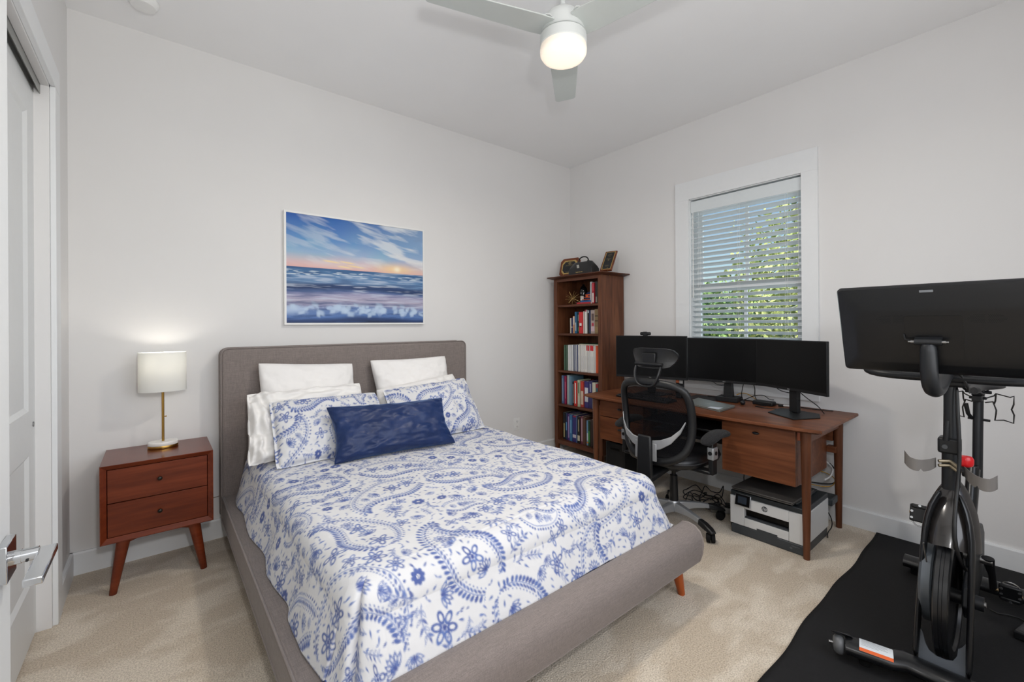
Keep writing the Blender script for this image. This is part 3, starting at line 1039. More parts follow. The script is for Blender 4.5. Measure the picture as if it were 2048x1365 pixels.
# ------------------------------------------------------------------ pillows
def pillow(name, label, m, TL, TR, BL, BR, T, group=None, img=None, off=(0, 0), pinch=0.05, lim=0.52, n=70, wr=0.012, flange=0.0, seed=1, res=None, flat=0.5, crumple=1.0, open_end=False):
    TL, TR, BL, BR = [np.array(p, float) for p in (TL, TR, BL, BR)]
    Wd = np.linalg.norm(TR - TL + BR - BL) / 2
    Hd = np.linalg.norm(TL - BL + TR - BR) / 2
    st = res or 0.008
    nu, nv = int(Wd / st) + 2, int(Hd / st) + 2
    rng = np.random.default_rng(seed)
    u = np.linspace(-1, 1, nu); v = np.linspace(-1, 1, nv)
    u = np.sign(u) * (1 - (1 - np.abs(u)) ** 1.15); v = np.sign(v) * (1 - (1 - np.abs(v)) ** 1.15)
    U, V = np.meshgrid(u, v)
    f = 1.0 - flange
    Un, Vn = np.clip(np.abs(U) / f, 0, 1), np.clip(np.abs(V) / f, 0, 1)
    prof = ((1 - Un ** 2.6) * (1 - Vn ** 2.6)) ** (flat * 0.82)
    rc = 1 - 0.022 * (U * U * V * V) ** 3
    U, V = U * rc, V * rc
    # edges pull in between the corners
    Us = U * (1 - pinch * (1 - V ** 2) * (U ** 2))
    Vs = V * (1 - pinch * 1.1 * (1 - U ** 2) * (V ** 2))
    a = ((Us + 1) / 2)[..., None]; b = ((Vs + 1) / 2)[..., None]
    P = (BL * (1 - a) + BR * a) * (1 - b) + (TL * (1 - a) + TR * a) * b
    nr = np.cross((TR - TL + BR - BL), (TL - BL + TR - BR)); nr /= np.linalg.norm(nr)
    n1 = fbm(nv, nu, 5, 6, 3, rng) - 0.5
    n2 = fbm(nv, nu, 14, 10, 2, rng) - 0.5
    edge = np.clip(1 - prof, 0, 1)
    n3 = np.sin(np.arctan2(V, U) * 14 + n1 * 9) * edge * (prof > 0.02)
    tf = T / 2 * prof * (1 + 0.5 * n1) + wr * crumple * (n2 * 0.8 + 0.25 * n3) * np.clip(prof * 3, 0, 1) + 0.002
    if open_end:
        tf = tf + 0.020 * np.sin(V * 6.5 + U * 8 + n1 * 5) * np.clip((-U - 0.62) * 4, 0, 1) + 0.012 * np.sin(U * 40 + V * 5 + n1 * 6) * np.clip((-U - 0.55) * 4, 0, 1)
    tb = T / 2 * prof * (1 + 0.3 * n1) + 0.002
    if flange: tf = tf + 0.004 * np.sin(U * 9 + V * 7) * (prof < 0.05)
    F = P + nr * tf[..., None]
    B = P - nr * tb[..., None]
    A = np.concatenate([F, B[:, ::-1]], 1)
    col = None
    if img is not None:
        c = sample(img, (U + 1) * Wd / 2 + off[0], (V + 1) * Hd / 2 + off[1])
        col = np.concatenate([c, c[:, ::-1]], 1)
    # closed shell: front then back, joined all round
    nvv, nu2 = A.shape[:2]
    o = gridmesh(name, A, m, col=col, closed_u=True, loc=tuple((TL + TR + BL + BR) / 4))
    tagp(o, label, 'pillow', group)
    return o
WCOT = mat('white_cotton', (236, 234, 232), 0.85, spec=0.2, sheen=0.2, bump=0.25, bscale=45, bdist=0.003)
WCOT2 = mat('white_sateen', (233, 231, 228), 0.7, spec=0.3, sheen=0.1, bump=0.3, bscale=14, bdist=0.006)
pillow('euro_pillow', 'large white pillow leaning on the headboard, left of the two behind', WCOT, (-3.05, -0.185, 1.105), (-2.455, -0.19, 1.068), (-3.045, -0.30, 0.60), (-2.46, -0.30, 0.585), 0.15, pinch=0.035, seed=3)
pillow('euro_pillow', 'large white pillow leaning on the headboard, right of the two behind', WCOT, (-2.335, -0.185, 1.082), (-1.70, -0.19, 1.085), (-2.28, -0.30, 0.60), (-1.69, -0.30, 0.585), 0.15, pinch=0.04, seed=4)
pillow('sleeping_pillow', 'white sleeping pillow with crumpled open case behind the left paisley sham', WCOT2, (-3.135, -0.34, 0.935), (-2.465, -0.36, 0.945), (-3.165, -0.60, 0.575), (-2.45, -0.50, 0.575), 0.15, pinch=0.03, wr=0.045, flat=0.35, seed=5, flange=0.03, open_end=True)
pillow('sleeping_pillow', 'white sleeping pillow mostly hidden behind the right paisley sham', WCOT2, (-2.36, -0.36, 0.885), (-1.715, -0.33, 0.95), (-2.38, -0.56, 0.575), (-1.64, -0.50, 0.575), 0.14, pinch=0.03, wr=0.02, seed=6)
pillow('pillow_sham', 'blue and white paisley sham on the left side of the bed', SHAM, (-3.04, -0.46, 0.895), (-2.40, -0.46, 0.885), (-3.055, -0.735, 0.57), (-2.36, -0.72, 0.575), 0.16, img=IMG2, off=(0.05, 0.1), flange=0.05, res=0.0034, seed=7, pinch=0.02)
pillow('pillow_sham', 'blue and white paisley sham on the right side of the bed', SHAM, (-2.355, -0.46, 0.895), (-1.69, -0.46, 0.925), (-2.34, -0.72, 0.575), (-1.665, -0.70, 0.575), 0.16, img=IMG2, off=(0.38, 0.45), flange=0.05, res=0.0034, seed=8, pinch=0.02)

def velvet_mat():
    m = bpy.data.materials.new('navy_velvet')
    m.use_nodes = True
    nt = m.node_tree; L = nt.links
    b = nt.nodes['Principled BSDF']
    b.inputs['Roughness'].default_value = 0.42
    b.inputs['Specular IOR Level'].default_value = 0.35
    b.inputs['Sheen Weight'].default_value = 0.8
    b.inputs['Sheen Roughness'].default_value = 0.35
    b.inputs['Sheen Tint'].default_value = rgb(120, 160, 220)
    tc = nt.nodes.new('ShaderNodeTexCoord')
    n = nt.nodes.new('ShaderNodeTexNoise'); n.inputs['Scale'].default_value = 9; n.inputs['Detail'].default_value = 6
    n2 = nt.nodes.new('ShaderNodeTexNoise'); n2.inputs['Scale'].default_value = 160; n2.inputs['Detail'].default_value = 2
    mp = nt.nodes.new('ShaderNodeMapping'); mp.inputs['Scale'].default_value = (1.0, 1.0, 0.6)
    L.new(tc.outputs['Object'], mp.inputs[0]); L.new(mp.outputs[0], n.inputs['Vector']); L.new(mp.outputs[0], n2.inputs['Vector'])
    a = nt.nodes.new('ShaderNodeMath'); a.operation = 'MULTIPLY_ADD'; a.inputs[1].default_value = 0.45
    L.new(n2.outputs['Fac'], a.inputs[0]); L.new(n.outputs['Fac'], a.inputs[2])
    r = nt.nodes.new('ShaderNodeValToRGB')
    r.color_ramp.elements[0].position = 0.10; r.color_ramp.elements[0].color = rgb(13, 25, 58)
    r.color_ramp.elements[1].position = 1.0; r.color_ramp.elements[1].color = rgb(26, 48, 94)
    L.new(a.outputs[0], r.inputs[0]); L.new(r.outputs[0], b.inputs['Base Color'])
    bp = nt.nodes.new('ShaderNodeBump'); bp.inputs['Strength'].default_value = 0.3; bp.inputs['Distance'].default_value = 0.002
    L.new(n2.outputs['Fac'], bp.inputs['Height']); L.new(bp.outputs[0], b.inputs['Normal'])
    return m
VELVET = velvet_mat()
pillow('lumbar_pillow', 'navy blue velvet lumbar pillow lying in front of the paisley shams', VELVET, (-2.795, -0.70, 0.868), (-2.055, -0.76, 0.852), (-2.80, -0.86, 0.572), (-2.055, -0.93, 0.578), 0.15, pinch=0.10, wr=0.02, flat=0.6, seed=12, res=0.006)

# ------------------------------------------------------------------ nightstand and lamp
NW = wood('nightstand_front_wood', (78, 30, 16), (98, 42, 22), (118, 54, 30), 'x', 0.33, 0.8)
NWF = wood('nightstand_frame_wood', (86, 35, 18), (103, 44, 23), (118, 54, 30), 'x', 0.2, 0.8)
KNOB = mat('dark_bronze_knob', (52, 50, 46), 0.35, metal=0.8)
ns = thing('nightstand', 'reddish brown wooden nightstand with two drawers beside the bed', 'nightstand', (-3.53, -0.21, 0))
nx0, nx1, ny0, ny1, nz0, nz1 = -3.758, -3.300, -0.405, -0.022, 0.266, 0.652
g = G()
t, ch = 0.024, 0.012
# open-fronted carcass with a bevelled front edge
g.box(nx0, nx1, ny1 - 0.01, ny1, nz0, nz1)
def frame_ring(g, y, yf):
    o = [(nx0, nz0), (nx1, nz0), (nx1, nz1), (nx0, nz1)]
    m = [(nx0 + t * .15, nz0 + t * .15), (nx1 - t * .15, nz0 + t * .15), (nx1 - t * .15, nz1 - t * .15), (nx0 + t * .15, nz1 - t * .15)]
    i = [(nx0 + t, nz0 + t), (nx1 - t, nz0 + t), (nx1 - t, nz1 - t), (nx0 + t, nz1 - t)]
    for q in range(4):
        r = (q + 1) % 4
        g.add([(o[q][0], yf, o[q][1]), (o[r][0], yf, o[r][1]), (m[r][0], yf, m[r][1]), (m[q][0], yf, m[q][1]),
               (i[q][0], yf + 0.016, i[q][1]), (i[r][0], yf + 0.016, i[r][1]), (i[q][0], y, i[q][1]), (i[r][0], y, i[r][1]),
               (o[q][0], y, o[q][1]), (o[r][0], y, o[r][1])],
              [(0, 1, 2, 3), (3, 2, 5, 4), (4, 5, 7, 6), (0, 8, 9, 1), (6, 7, 9, 8)])
frame_ring(g, ny1 - 0.01, ny0)
g.build('carcass', NWF, ns)
for k, (a, b) in enumerate(((nz0 + t + 0.003, 0.4565), (0.4610, nz1 - t - 0.003))):
    d = G().box(nx0 + t + 0.003, nx1 - t - 0.003, ny0 + 0.015, ny0 + 0.035, a, b).build('drawer', NW, ns, bevel=0.0008)
    zc = (a + b) / 2 + 0.004
    G().lathe([(0.0042, 0.0), (0.0042, -0.008), (0.0095, -0.011), (0.0105, -0.015), (0.0095, -0.019), (0.006, -0.0215), (0, -0.022)], ((nx0 + nx1) / 2, ny0 + 0.016, zc), 20, 'y').build('knob', KNOB, d, smooth=50)
g = G().box(nx0 + 0.01, nx1 - 0.01, ny0 + 0.03, ny1 - 0.012, nz0 + t + 0.002, nz0 + t + 0.004)
for (bx_, by, tx, ty) in ((-3.714, -0.368, -3.672, -0.350), (-3.342, -0.368, -3.386, -0.350), (-3.714, -0.050, -3.672, -0.080), (-3.342, -0.050, -3.386, -0.080)):
    G().cyl((bx_, by, 0.0), (tx, ty, nz0 + 0.001), 0.0155, 0.029, 22).build('leg', NWF, ns, smooth=40)
g = G()
for yy in (-0.350, -0.080):
    G().prism([(-3.665, nz0), (-3.665, nz0 - 0.030), (-3.60, nz0 - 0.010), (-3.46, nz0 - 0.010), (-3.395, nz0 - 0.030), (-3.395, nz0)], (0, yy - 0.012, 0), (1, 0, 0), (0, 0, 1), (0, 0.024, 0)).build('apron', NWF, ns)

MARBLE = mat('white_marble', (232, 230, 226), 0.22, noise=0.05, nscale=12)
def shade_mat():
    m = bpy.data.materials.new('linen_lampshade')
    m.use_nodes = True
    nt = m.node_tree; nt.nodes.clear()
    o = nt.nodes.new('ShaderNodeOutputMaterial')
    d = nt.nodes.new('ShaderNodeBsdfDiffuse'); d.inputs[0].default_value = (0.80, 0.80, 0.78, 1)
    t = nt.nodes.new('ShaderNodeBsdfTranslucent'); t.inputs[0].default_value = (0.80, 0.80, 0.77, 1)
    mx = nt.nodes.new('ShaderNodeMixShader'); mx.inputs[0].default_value = 0.28
    nt.links.new(d.outputs[0], mx.inputs[1]); nt.links.new(t.outputs[0], mx.inputs[2]); nt.links.new(mx.outputs[0], o.inputs[0])
    return m
LX, LY = -3.513, -0.150
lamp = thing('table_lamp', 'table lamp with white oval drum shade and brass stem on the nightstand', 'lamp', (LX, LY, nz1))
G().lathe([(0.068, 0.001), (0.069, 0.003), (0.069, 0.013), (0.068, 0.015)], (LX, LY, nz1), 48, sy=0.72).build('base', BRASS, lamp, smooth=35)
G().lathe([(0.067, 0.0155), (0.069, 0.018), (0.069, 0.032), (0.066, 0.036)], (LX, LY, nz1), 48, sy=0.72).build('marble_disc', MARBLE, lamp, smooth=35)
st = G().cyl((LX, LY, nz1 + 0.035), (LX, LY, nz1 + 0.42), 0.0062, n=20).build('stem', BRASS, lamp, smooth=40)
G().cyl((LX + 0.004, LY - 0.004, nz1 + 0.175), (LX + 0.010, LY - 0.006, nz1 + 0.175), 0.0022, n=10).ball((LX + 0.013, LY - 0.007, nz1 + 0.175), 0.0042, 8).build('switch', BRASS, st, smooth=50)
SZ0, SZ1 = 0.972, 1.190
n = 64
vs, fs = [], []
for (r, z) in ((0.109, SZ0), (0.109, SZ0 + 0.004), (0.108, SZ1 - 0.004), (0.108, SZ1), (0.1065, SZ1), (0.1065, SZ0)):
    for i in range(n):
        a = 2 * pi * i / n
        vs.append((LX + r * cos(a), LY + (r - 0.109 + 0.078) * sin(a), z))
for k in range(5):
    for i in range(n):
        fs.append((k * n + i, k * n + (i + 1) % n, (k + 1) * n + (i + 1) % n, (k + 1) * n + i))
fs += [(5 * n + i, 5 * n + (i + 1) % n, (i + 1) % n, i) for i in range(n)]
G().add(vs, fs).build('lamp_shade', shade_mat(), lamp, smooth=35)
g = G().cyl((LX - 0.106, LY, SZ1 - 0.03), (LX + 0.106, LY, SZ1 - 0.03), 0.0015, n=6).cyl((LX, LY - 0.075, SZ1 - 0.03), (LX, LY + 0.075, SZ1 - 0.03), 0.0015, n=6)
g.build('shade_spider', BRASS, lamp)
G().ball((LX, LY, 1.085), 0.024, 10, sc=(1, 1, 1.3)).build('bulb', mat('lit_bulb', (255, 240, 215), 0.4, emit=(255, 236, 210), estr=5), lamp, smooth=60)
light('lamp_light', 'POINT', (LX, LY, 1.135), 1.1, (1.0, 0.94, 0.84), shadow_soft_size=0.02)
G().tube([(LX, -0.045, nz1 + 0.006), (LX + 0.02, -0.014, nz1 - 0.01), (-3.40, -0.013, 0.40), (-3.32, -0.012, 0.285), (-3.28, -0.02, 0.262), (-3.22, -0.02, 0.268), (-3.16, -0.02, 0.25)], 0.0022, 6).build('cord', mat('clear_lamp_cord', (120, 112, 100), 0.5), lamp, smooth=60)
G().tube([(LX, LY + 0.05, nz1 + 0.005), (LX, -0.045, nz1 + 0.006)], 0.0022, 6).build('cord', mat('clear_cord', (120, 112, 100), 0.5), lamp, smooth=60)

# ------------------------------------------------------------------ seascape picture
def seascape():
    w, h = 520, 390
    r = np.random.default_rng(21)
    y = np.linspace(1, 0, h)[:, None] * np.ones((1, w))       # 1 at top
    x = np.ones((h, 1)) * np.linspace(0, 1, w)[None, :]
    def mixc(a, b, t): return a * (1 - t[..., None]) + b * t[..., None]
    hz = 0.515
    t = np.clip((y - hz) / (1 - hz), 0, 1)
    C = lambda *c: lin(c)
    keys = [(0.0, C(214, 176, 172)), (0.12, C(206, 186, 190)), (0.28, C(150, 176, 204)), (0.55, C(92, 140, 192)), (1.0, C(42, 92, 165))]
    skyc = np.zeros((h, w, 3))
    for k in range(3): skyc[..., k] = np.interp(t + 0.10 * (fbm(h, w, 5, 5, 3, r) - .5), [a for a, b in keys], [b[k] for a, b in keys])
    skyc = mixc(skyc, np.ones_like(skyc) * C(150, 176, 200), np.clip(x * 1.1 - 0.35, 0, 1) * np.clip(t * 1.6, 0, 1) * 0.8)
    # long wind-blown cloud streaks, running down to the right
    sh = x * 0.75 + y * 1.4
    n = fbm(1400, 1400, 26, 5, 4, r)
    iy = np.clip(((y + 0.42 * x * (1 - .3 * x)) / 1.5 * 1399).astype(int), 0, 1399); ix = np.clip((x * 0.9 * 1399).astype(int), 0, 1399)
    st = n[iy, ix]
    cl = np.clip((st - 0.50) * 5, 0, 1) * np.clip(0.35 + x * 0.9, 0, 1) * (t > 0.02)
    skyc = mixc(skyc, np.ones_like(skyc) * C(218, 222, 224), cl * 0.75)
    st2 = fbm(h, w, 12, 4, 4, r)
    skyc = mixc(skyc, np.ones_like(skyc) * C(222, 220, 220), np.clip((st2 - 0.52) * 6, 0, 1) * np.clip((x - 0.35) * 2, 0, 1) * np.exp(-((t - 0.35) / 0.25) ** 2) * 0.8)
    skyc = mixc(skyc, np.ones_like(skyc) * C(116, 140, 172), np.clip((fbm(h, w, 10, 4, 3, r) - 0.5) * 5, 0, 1) * np.exp(-((x - .93) / .12) ** 2 - ((t - .68) / .12) ** 2))
    # pink bank and the setting sun
    skyc = mixc(skyc, np.ones_like(skyc) * C(222, 176, 168), np.exp(-(t / 0.10) ** 2) * 0.65)
    skyc = mixc(skyc, np.ones_like(skyc) * C(242, 208, 150), np.exp(-((x - 0.77) / 0.14) ** 2 - ((t - 0.09) / 0.10) ** 2) * 0.8)
    skyc = mixc(skyc, np.ones_like(skyc) * C(250, 240, 215), np.exp(-((x - 0.78) / 0.025) ** 2 - ((t - 0.09) / 0.055) ** 2) * 0.9)
    for (px, pt, sx_, sy_) in ((.29, .145, .055, .018), (.40, .15, .05, .016), (.46, .08, .06, .016), (.38, .055, .045, .016)):
        skyc = mixc(skyc, np.ones_like(skyc) * C(240, 214, 160), np.exp(-((x - px) / sx_) ** 4 - ((t - pt - (px - x) * .25) / sy_) ** 4) * 0.85)
    # sea
    s = np.clip(y / hz, 0, 1)
    ks = [(0, C(34, 46, 74)), (0.07, C(46, 66, 110)), (0.13, C(84, 116, 172)), (0.25, C(104, 130, 178)), (0.34, C(150, 150, 180)), (0.42, C(176, 170, 190)),
          (0.52, C(160, 158, 186)), (0.59, C(82, 104, 150)), (0.64, C(38, 58, 98)), (0.69, C(44, 68, 110)), (0.74, C(104, 136, 174)), (0.86, C(92, 130, 172)), (0.96, C(62, 104, 148)), (1.0, C(58, 100, 146))]
    warp = 0.07 * (fbm(h, w, 7, 3, 3, r) - .5) + 0.02 * np.sin(x * 7 + 1)
    sea = np.zeros((h, w, 3))
    for k in range(3): sea[..., k] = np.interp(s + warp, [a for a, b in ks], [b[k] for a, b in ks])
    rp = fbm(h, w, 70, 7, 3, r)
    sea = mixc(sea, np.ones_like(sea) * C(196, 206, 222), np.clip((rp - 0.53) * 5, 0, 1) * 0.55 * (s > 0.3))
    sea = mixc(sea, np.ones_like(sea) * C(48, 72, 118), np.clip((0.46 - rp) * 6, 0, 1) * 0.5)
    # glints on the swell and the breaking wave
    for k in range(40):
        gx, gs = r.random(), r.uniform(0.86, 0.95)
        sea = mixc(sea, np.ones_like(sea) * C(214, 226, 232), np.exp(-((x - gx) / r.uniform(.008, .03)) ** 4 - ((s - gs) / 0.006) ** 4) * 0.8)
    foam = fbm(h, w, 13, 16, 4, r)
    band = np.exp(-((s - 0.24 - 0.03 * np.sin(x * 5)) / 0.085) ** 2)
    sea = mixc(sea, np.ones_like(sea) * C(176, 196, 224), np.clip((foam + 0.25 * band - 0.62) * 6, 0, 1) * band * 0.9)
    for k in range(44):
        gx, gs = r.random(), r.uniform(0.15, 0.34)
        a, b = r.uniform(.012, .03), r.uniform(.025, .05)
        sea = mixc(sea, np.ones_like(sea) * C(184, 204, 226), np.exp(-((x - gx) / a) ** 4 - ((s - gs + (x - gx) * r.uniform(-1, 1)) / b) ** 4) * 0.75)
    sea = mixc(sea, np.ones_like(sea) * C(70, 84, 124), np.exp(-((s - 0.36) / 0.025) ** 2) * np.clip((fbm(h, w, 4, 5, 2, r) - .4) * 4, 0, 1) * 0.6)
    img = np.where((y > hz)[..., None], skyc, sea)
    return np.clip(img, 0, 1)
px0, px1, pz0, pz1 = -2.862, -1.802, 1.342, 2.130
pic = thing('framed_picture', 'white framed picture of a sunset ocean with breaking wave above the headboard', 'picture', ((px0 + px1) / 2, 0, pz0))
g = G()
fwid = 0.013
g.box(px0, px0 + fwid, -0.032, -0.002, pz0, pz1).box(px1 - fwid, px1, -0.032, -0.002, pz0, pz1)
g.box(px0 + fwid, px1 - fwid, -0.032, -0.002, pz0, pz0 + fwid).box(px0 + fwid, px1 - fwid, -0.032, -0.002, pz1 - fwid, pz1)
g.build('picture_frame', mat('white_frame', (228, 228, 226), 0.4), pic)
img = seascape()
hh, ww = img.shape[:2]
X_, Z_ = np.meshgrid(np.linspace(px0 + fwid, px1 - fwid, ww), np.linspace(pz1 - fwid, pz0 + fwid, hh))
gridmesh('canvas_print', np.stack([X_, np.full_like(X_, -0.026), Z_], -1), attr_mat('canvas_print_ink', 0.55, 0.15, 300, 0.0005), pic, col=img, flip=True)

# ------------------------------------------------------------------ ceiling: fan and smoke detector
FANW = mat('fan_white_enamel', (216, 219, 217), 0.4)
BLADEW = mat('fan_blade_white', (196, 201, 198), 0.45)
FX, FY = -2.015, -1.851
fan = thing('ceiling_fan', 'white three blade ceiling fan with a lit frosted bowl light', 'ceiling fan', (FX, FY, H))
G().lathe([(0.068, 3.049), (0.068, 3.035), (0.055, 3.00), (0.028, 2.985)], (FX, FY, 0), 40).build('canopy', FANW, fan, smooth=35)
G().cyl((FX, FY, 2.985), (FX, FY, 2.835), 0.0125, n=20).build('downrod', FANW, fan, smooth=40)
G().lathe([(0.022, 2.865), (0.034, 2.845), (0.075, 2.822), (0.098, 2.800), (0.103, 2.775), (0.103, 2.735), (0.106, 2.728), (0.110, 2.722)], (FX, FY, 0), 48).build('motor_housing', FANW, fan, smooth=35)
G().lathe([(0.104, 2.720), (0.111, 2.717), (0.112, 2.700), (0.112, 2.672), (0.109, 2.668)], (FX, FY, 0), 48).build('light_ring', FANW, fan, smooth=35)
def bowl_mat():
    m = bpy.data.materials.new('lit_frosted_bowl')
    m.use_nodes = True
    nt = m.node_tree; L = nt.links
    b = nt.nodes['Principled BSDF']
    b.inputs['Base Color'].default_value = rgb(240, 232, 222)
    b.inputs['Roughness'].default_value = 0.3
    b.inputs['Emission Color'].default_value = rgb(255, 232, 205)
    b.inputs['Emission Strength'].default_value = 0.75
    # the lamp inside sits low: the frosted glass is brightest round its bottom
    tc = nt.nodes.new('ShaderNodeTexCoord'); sp = nt.nodes.new('ShaderNodeSeparateXYZ')
    L.new(tc.outputs['Object'], sp.inputs[0])
    mr = nt.nodes.new('ShaderNodeMapRange'); mr.inputs['From Min'].default_value = -0.446; mr.inputs['From Max'].default_value = -0.400
    mr.inputs['To Min'].default_value = 0.75; mr.inputs['To Max'].default_value = 0.28
    L.new(sp.outputs['Z'], mr.inputs['Value']); L.new(mr.outputs[0], b.inputs['Emission Strength'])
    return m
G().lathe([(0.1095, 2.668), (0.112, 2.652), (0.1105, 2.634), (0.101, 2.619), (0.078, 2.609), (0.040, 2.605), (0.0, 2.604)], (FX, FY, 0), 48).build('light_bowl', bowl_mat(), fan, smooth=60)
light('fan_light', 'AREA', (FX, FY, 2.596), 17, (1.0, 0.93, 0.84), target=(FX, FY, 0), shape='DISK', size=0.2)
for az in (8, 128, -112):
    d = fw * 1.0
    a = YAW + radians(az)
    dr = Vector((sin(a), cos(a), 0)); sd = Vector((cos(a), -sin(a), 0))
    tilt_ = radians(8)
    sdt = sd * cos(tilt_) + Vector((0, 0, 1)) * sin(tilt_)
    nn = dr.cross(sdt)
    o = Vector((FX, FY, 2.748))
    poly = []
    R0, R1, w0, w1, rc = 0.085, 0.655, 0.076, 0.062, 0.022
    poly += [(R0, -w0), (R0 + 0.06, -w0 - 0.004)]
    for k in range(7):
        q = -pi / 2 + k * pi / 12
        poly.append((R1 - rc + rc * cos(q), -w1 + rc + rc * sin(q)))
    for k in range(7):
        q = k * pi / 12
        poly.append((R1 - rc + rc * cos(q), w1 - rc + rc * sin(q)))
    poly += [(R0 + 0.06, w0 + 0.004), (R0, w0)]
    bl = G().prism(poly, o - nn * 0.003, dr, sdt, nn * 0.006).build('blade', BLADEW, fan, bevel=0.002)
    hub = [(0.06, -0.05)] + [(0.115 + 0.035 * cos(q), 0.085 * sin(q)) for q in np.linspace(-pi / 2, pi / 2, 12)] + [(0.06, 0.05)]
    G().prism(hub, o - nn * 0.006, dr, sdt, nn * -0.004).build('blade_bracket', FANW, bl, bevel=0.001)

sdm = thing('smoke_detector', 'white round smoke detector on the ceiling near the left corner', 'smoke detector', (-3.585, -0.325, H))
G().lathe([(0.066, 3.049), (0.066, 3.037), (0.060, 3.024), (0.052, 3.016), (0.0, 3.013)], (-3.585, -0.325, 0), 40).build('housing', WHITEP, sdm, smooth=35)
g = G().tube([(-3.585 + 0.0605 * cos(q), -0.325 + 0.0605 * sin(q), 3.0305) for q in np.linspace(0, 2 * pi, 40, endpoint=False)], 0.0022, 6, closed=True)
g.build('vent_ring', mat('vent_grey', (120, 120, 118), 0.7), sdm)

# ------------------------------------------------------------------ bookcase
BCW = wood('bookcase_walnut', (74, 41, 25), (98, 58, 37), (120, 76, 50), 'z', 0.42, 0.9)
BCH = wood('bookcase_walnut_shelf', (68, 37, 23), (88, 50, 32), (106, 63, 42), 'y', 0.42, 0.9)
bc = thing('bookcase', 'tall narrow walnut bookcase with five shelves in the corner', 'bookcase', (-0.2, -0.415, 0))
bx0, bx1, by0, by1 = -0.362, -0.03, -0.727, -0.105
for yy, nm in ((by1 - 0.022, 'side_panel'), (by0, 'side_panel')):
    G().box(bx0 + 0.02, bx1, yy, yy + 0.022, 0.115, 1.792).build(nm, BCW, bc, bevel=0.001)
G().box(bx1 - 0.008, bx1, by0 + 0.022, by1 - 0.022, 0.12, 1.792).build('back_panel', BCW, bc)
for ya_, yb_ in ((by0, by0 + 0.045), (by1 - 0.045, by1)):
    G().box(bx0, bx0 + 0.022, ya_, yb_, 0.115, 1.792).build('stile', BCW, bc, bevel=0.002)
G().box(bx0 + 0.001, bx0 + 0.021, by0 + 0.045, by1 - 0.045, 1.763, 1.792).build('top_rail', BCH, bc)
G().box(bx0 + 0.001, bx0 + 0.021, by0 + 0.045, by1 - 0.045, 0.118, 0.158).build('bottom_rail', BCH, bc)
SH = [0.160, 0.524, 0.868, 1.243, 1.530]
G().box(bx0 + 0.0215, bx1 - 0.009, by0 + 0.0225, by1 - 0.0225, 0.135, SH[0]).build('shelf', BCH, bc)
for z in SH[1:]:
    G().box(bx0 + 0.006, bx1 - 0.009, by0 + 0.0455, by1 - 0.0455, z - 0.022, z).build('shelf', BCH, bc, bevel=0.003)
cor = [(0.0, 0.0), (0.0, 0.010), (0.008, 0.016), (0.05, 0.018)]
tp = G()
lo = [(-0.372, -0.737, 1.793), (-0.025, -0.737, 1.793), (-0.025, -0.093, 1.793), (-0.372, -0.093, 1.793)]
mi_ = [(-0.418, -0.783, 1.807), (-0.005, -0.783, 1.807), (-0.005, -0.060, 1.807), (-0.418, -0.060, 1.807)]
tp.hull8(lo, mi_).hull8(mi_, [(a, b, 1.816) for a, b, c in mi_])
tp.build('top', BCH, bc, bevel=0.003)
for lx in (-0.345, -0.05):
    for ly in (by0 + 0.025, by1 - 0.025):
        G().obox((lx, ly, 0.058), (0.026, 0.026, 0.116), taper=1.45).build('leg', BCW, bc)

PAPER = mat('book_pages', (222, 214, 196), 0.9)
_mc = {}
def cmat(c, rough=0.5):
    k = (tuple(c), rough)
    if k not in _mc: _mc[k] = mat('cover_%d' % len(_mc), c, rough, noise=0.06, nscale=25)
    return _mc[k]
ORD = ['first', 'second', 'third', 'fourth', 'fifth', 'sixth', 'seventh', 'eighth', 'ninth', 'tenth', 'eleventh', 'twelfth', 'thirteenth', 'fourteenth', 'fifteenth', 'sixteenth', 'seventeenth', 'eighteenth', 'nineteenth', 'twentieth', 'twenty-first', 'twenty-second', 'twenty-third', 'twenty-fourth', 'twenty-fifth', 'twenty-sixth', 'twenty-seventh', 'twenty-eighth', 'twenty-ninth', 'thirtieth']
def book(y_left, w, zb, h, depth, xf, col, label, group, marks=(), lean=0.0, name='book', soft=False):
    """upright book, spine facing the room (-x); y_left is its edge nearer the corner"""
    o = thing(name, label, 'book' if name == 'book' else 'magazine', (xf + depth / 2, y_left - w / 2, zb), group=group)
    ax = (Vector((1, 0, 0)), Vector((0, cos(lean), -sin(lean))), Vector((0, sin(lean), cos(lean))))
    c = Vector((xf + depth / 2, y_left - w / 2, zb + h / 2))
    t = 0.0006 if soft else min(0.0022, w * 0.14)
    g = G()
    g.obox(c - ax[1] * (w / 2 - t / 2) , (depth, t, h), ax)
    g.obox(c + ax[1] * (w / 2 - t / 2) , (depth, t, h), ax)
    g.obox(c - ax[0] * (depth / 2 - t / 2), (t, w - 2 * t, h), ax)
    cv = g.build('cover', cmat(col), o)
    G().obox(c + ax[0] * 0.001, (depth - 0.006 if not soft else depth - 0.003, w - 2.2 * t, h - (0.007 if not soft else 0.001)), ax).build('pages', PAPER, o)
    for (z0, z1, wf, mc) in marks:
        G().obox(c + ax[2] * (h * ((z0 + z1) / 2 - .5)) - ax[0] * (depth / 2 + 0.0002), (0.0006, w * wf, h * (z1 - z0)), ax).build('spine_label', cmat(mc), o)
    return o
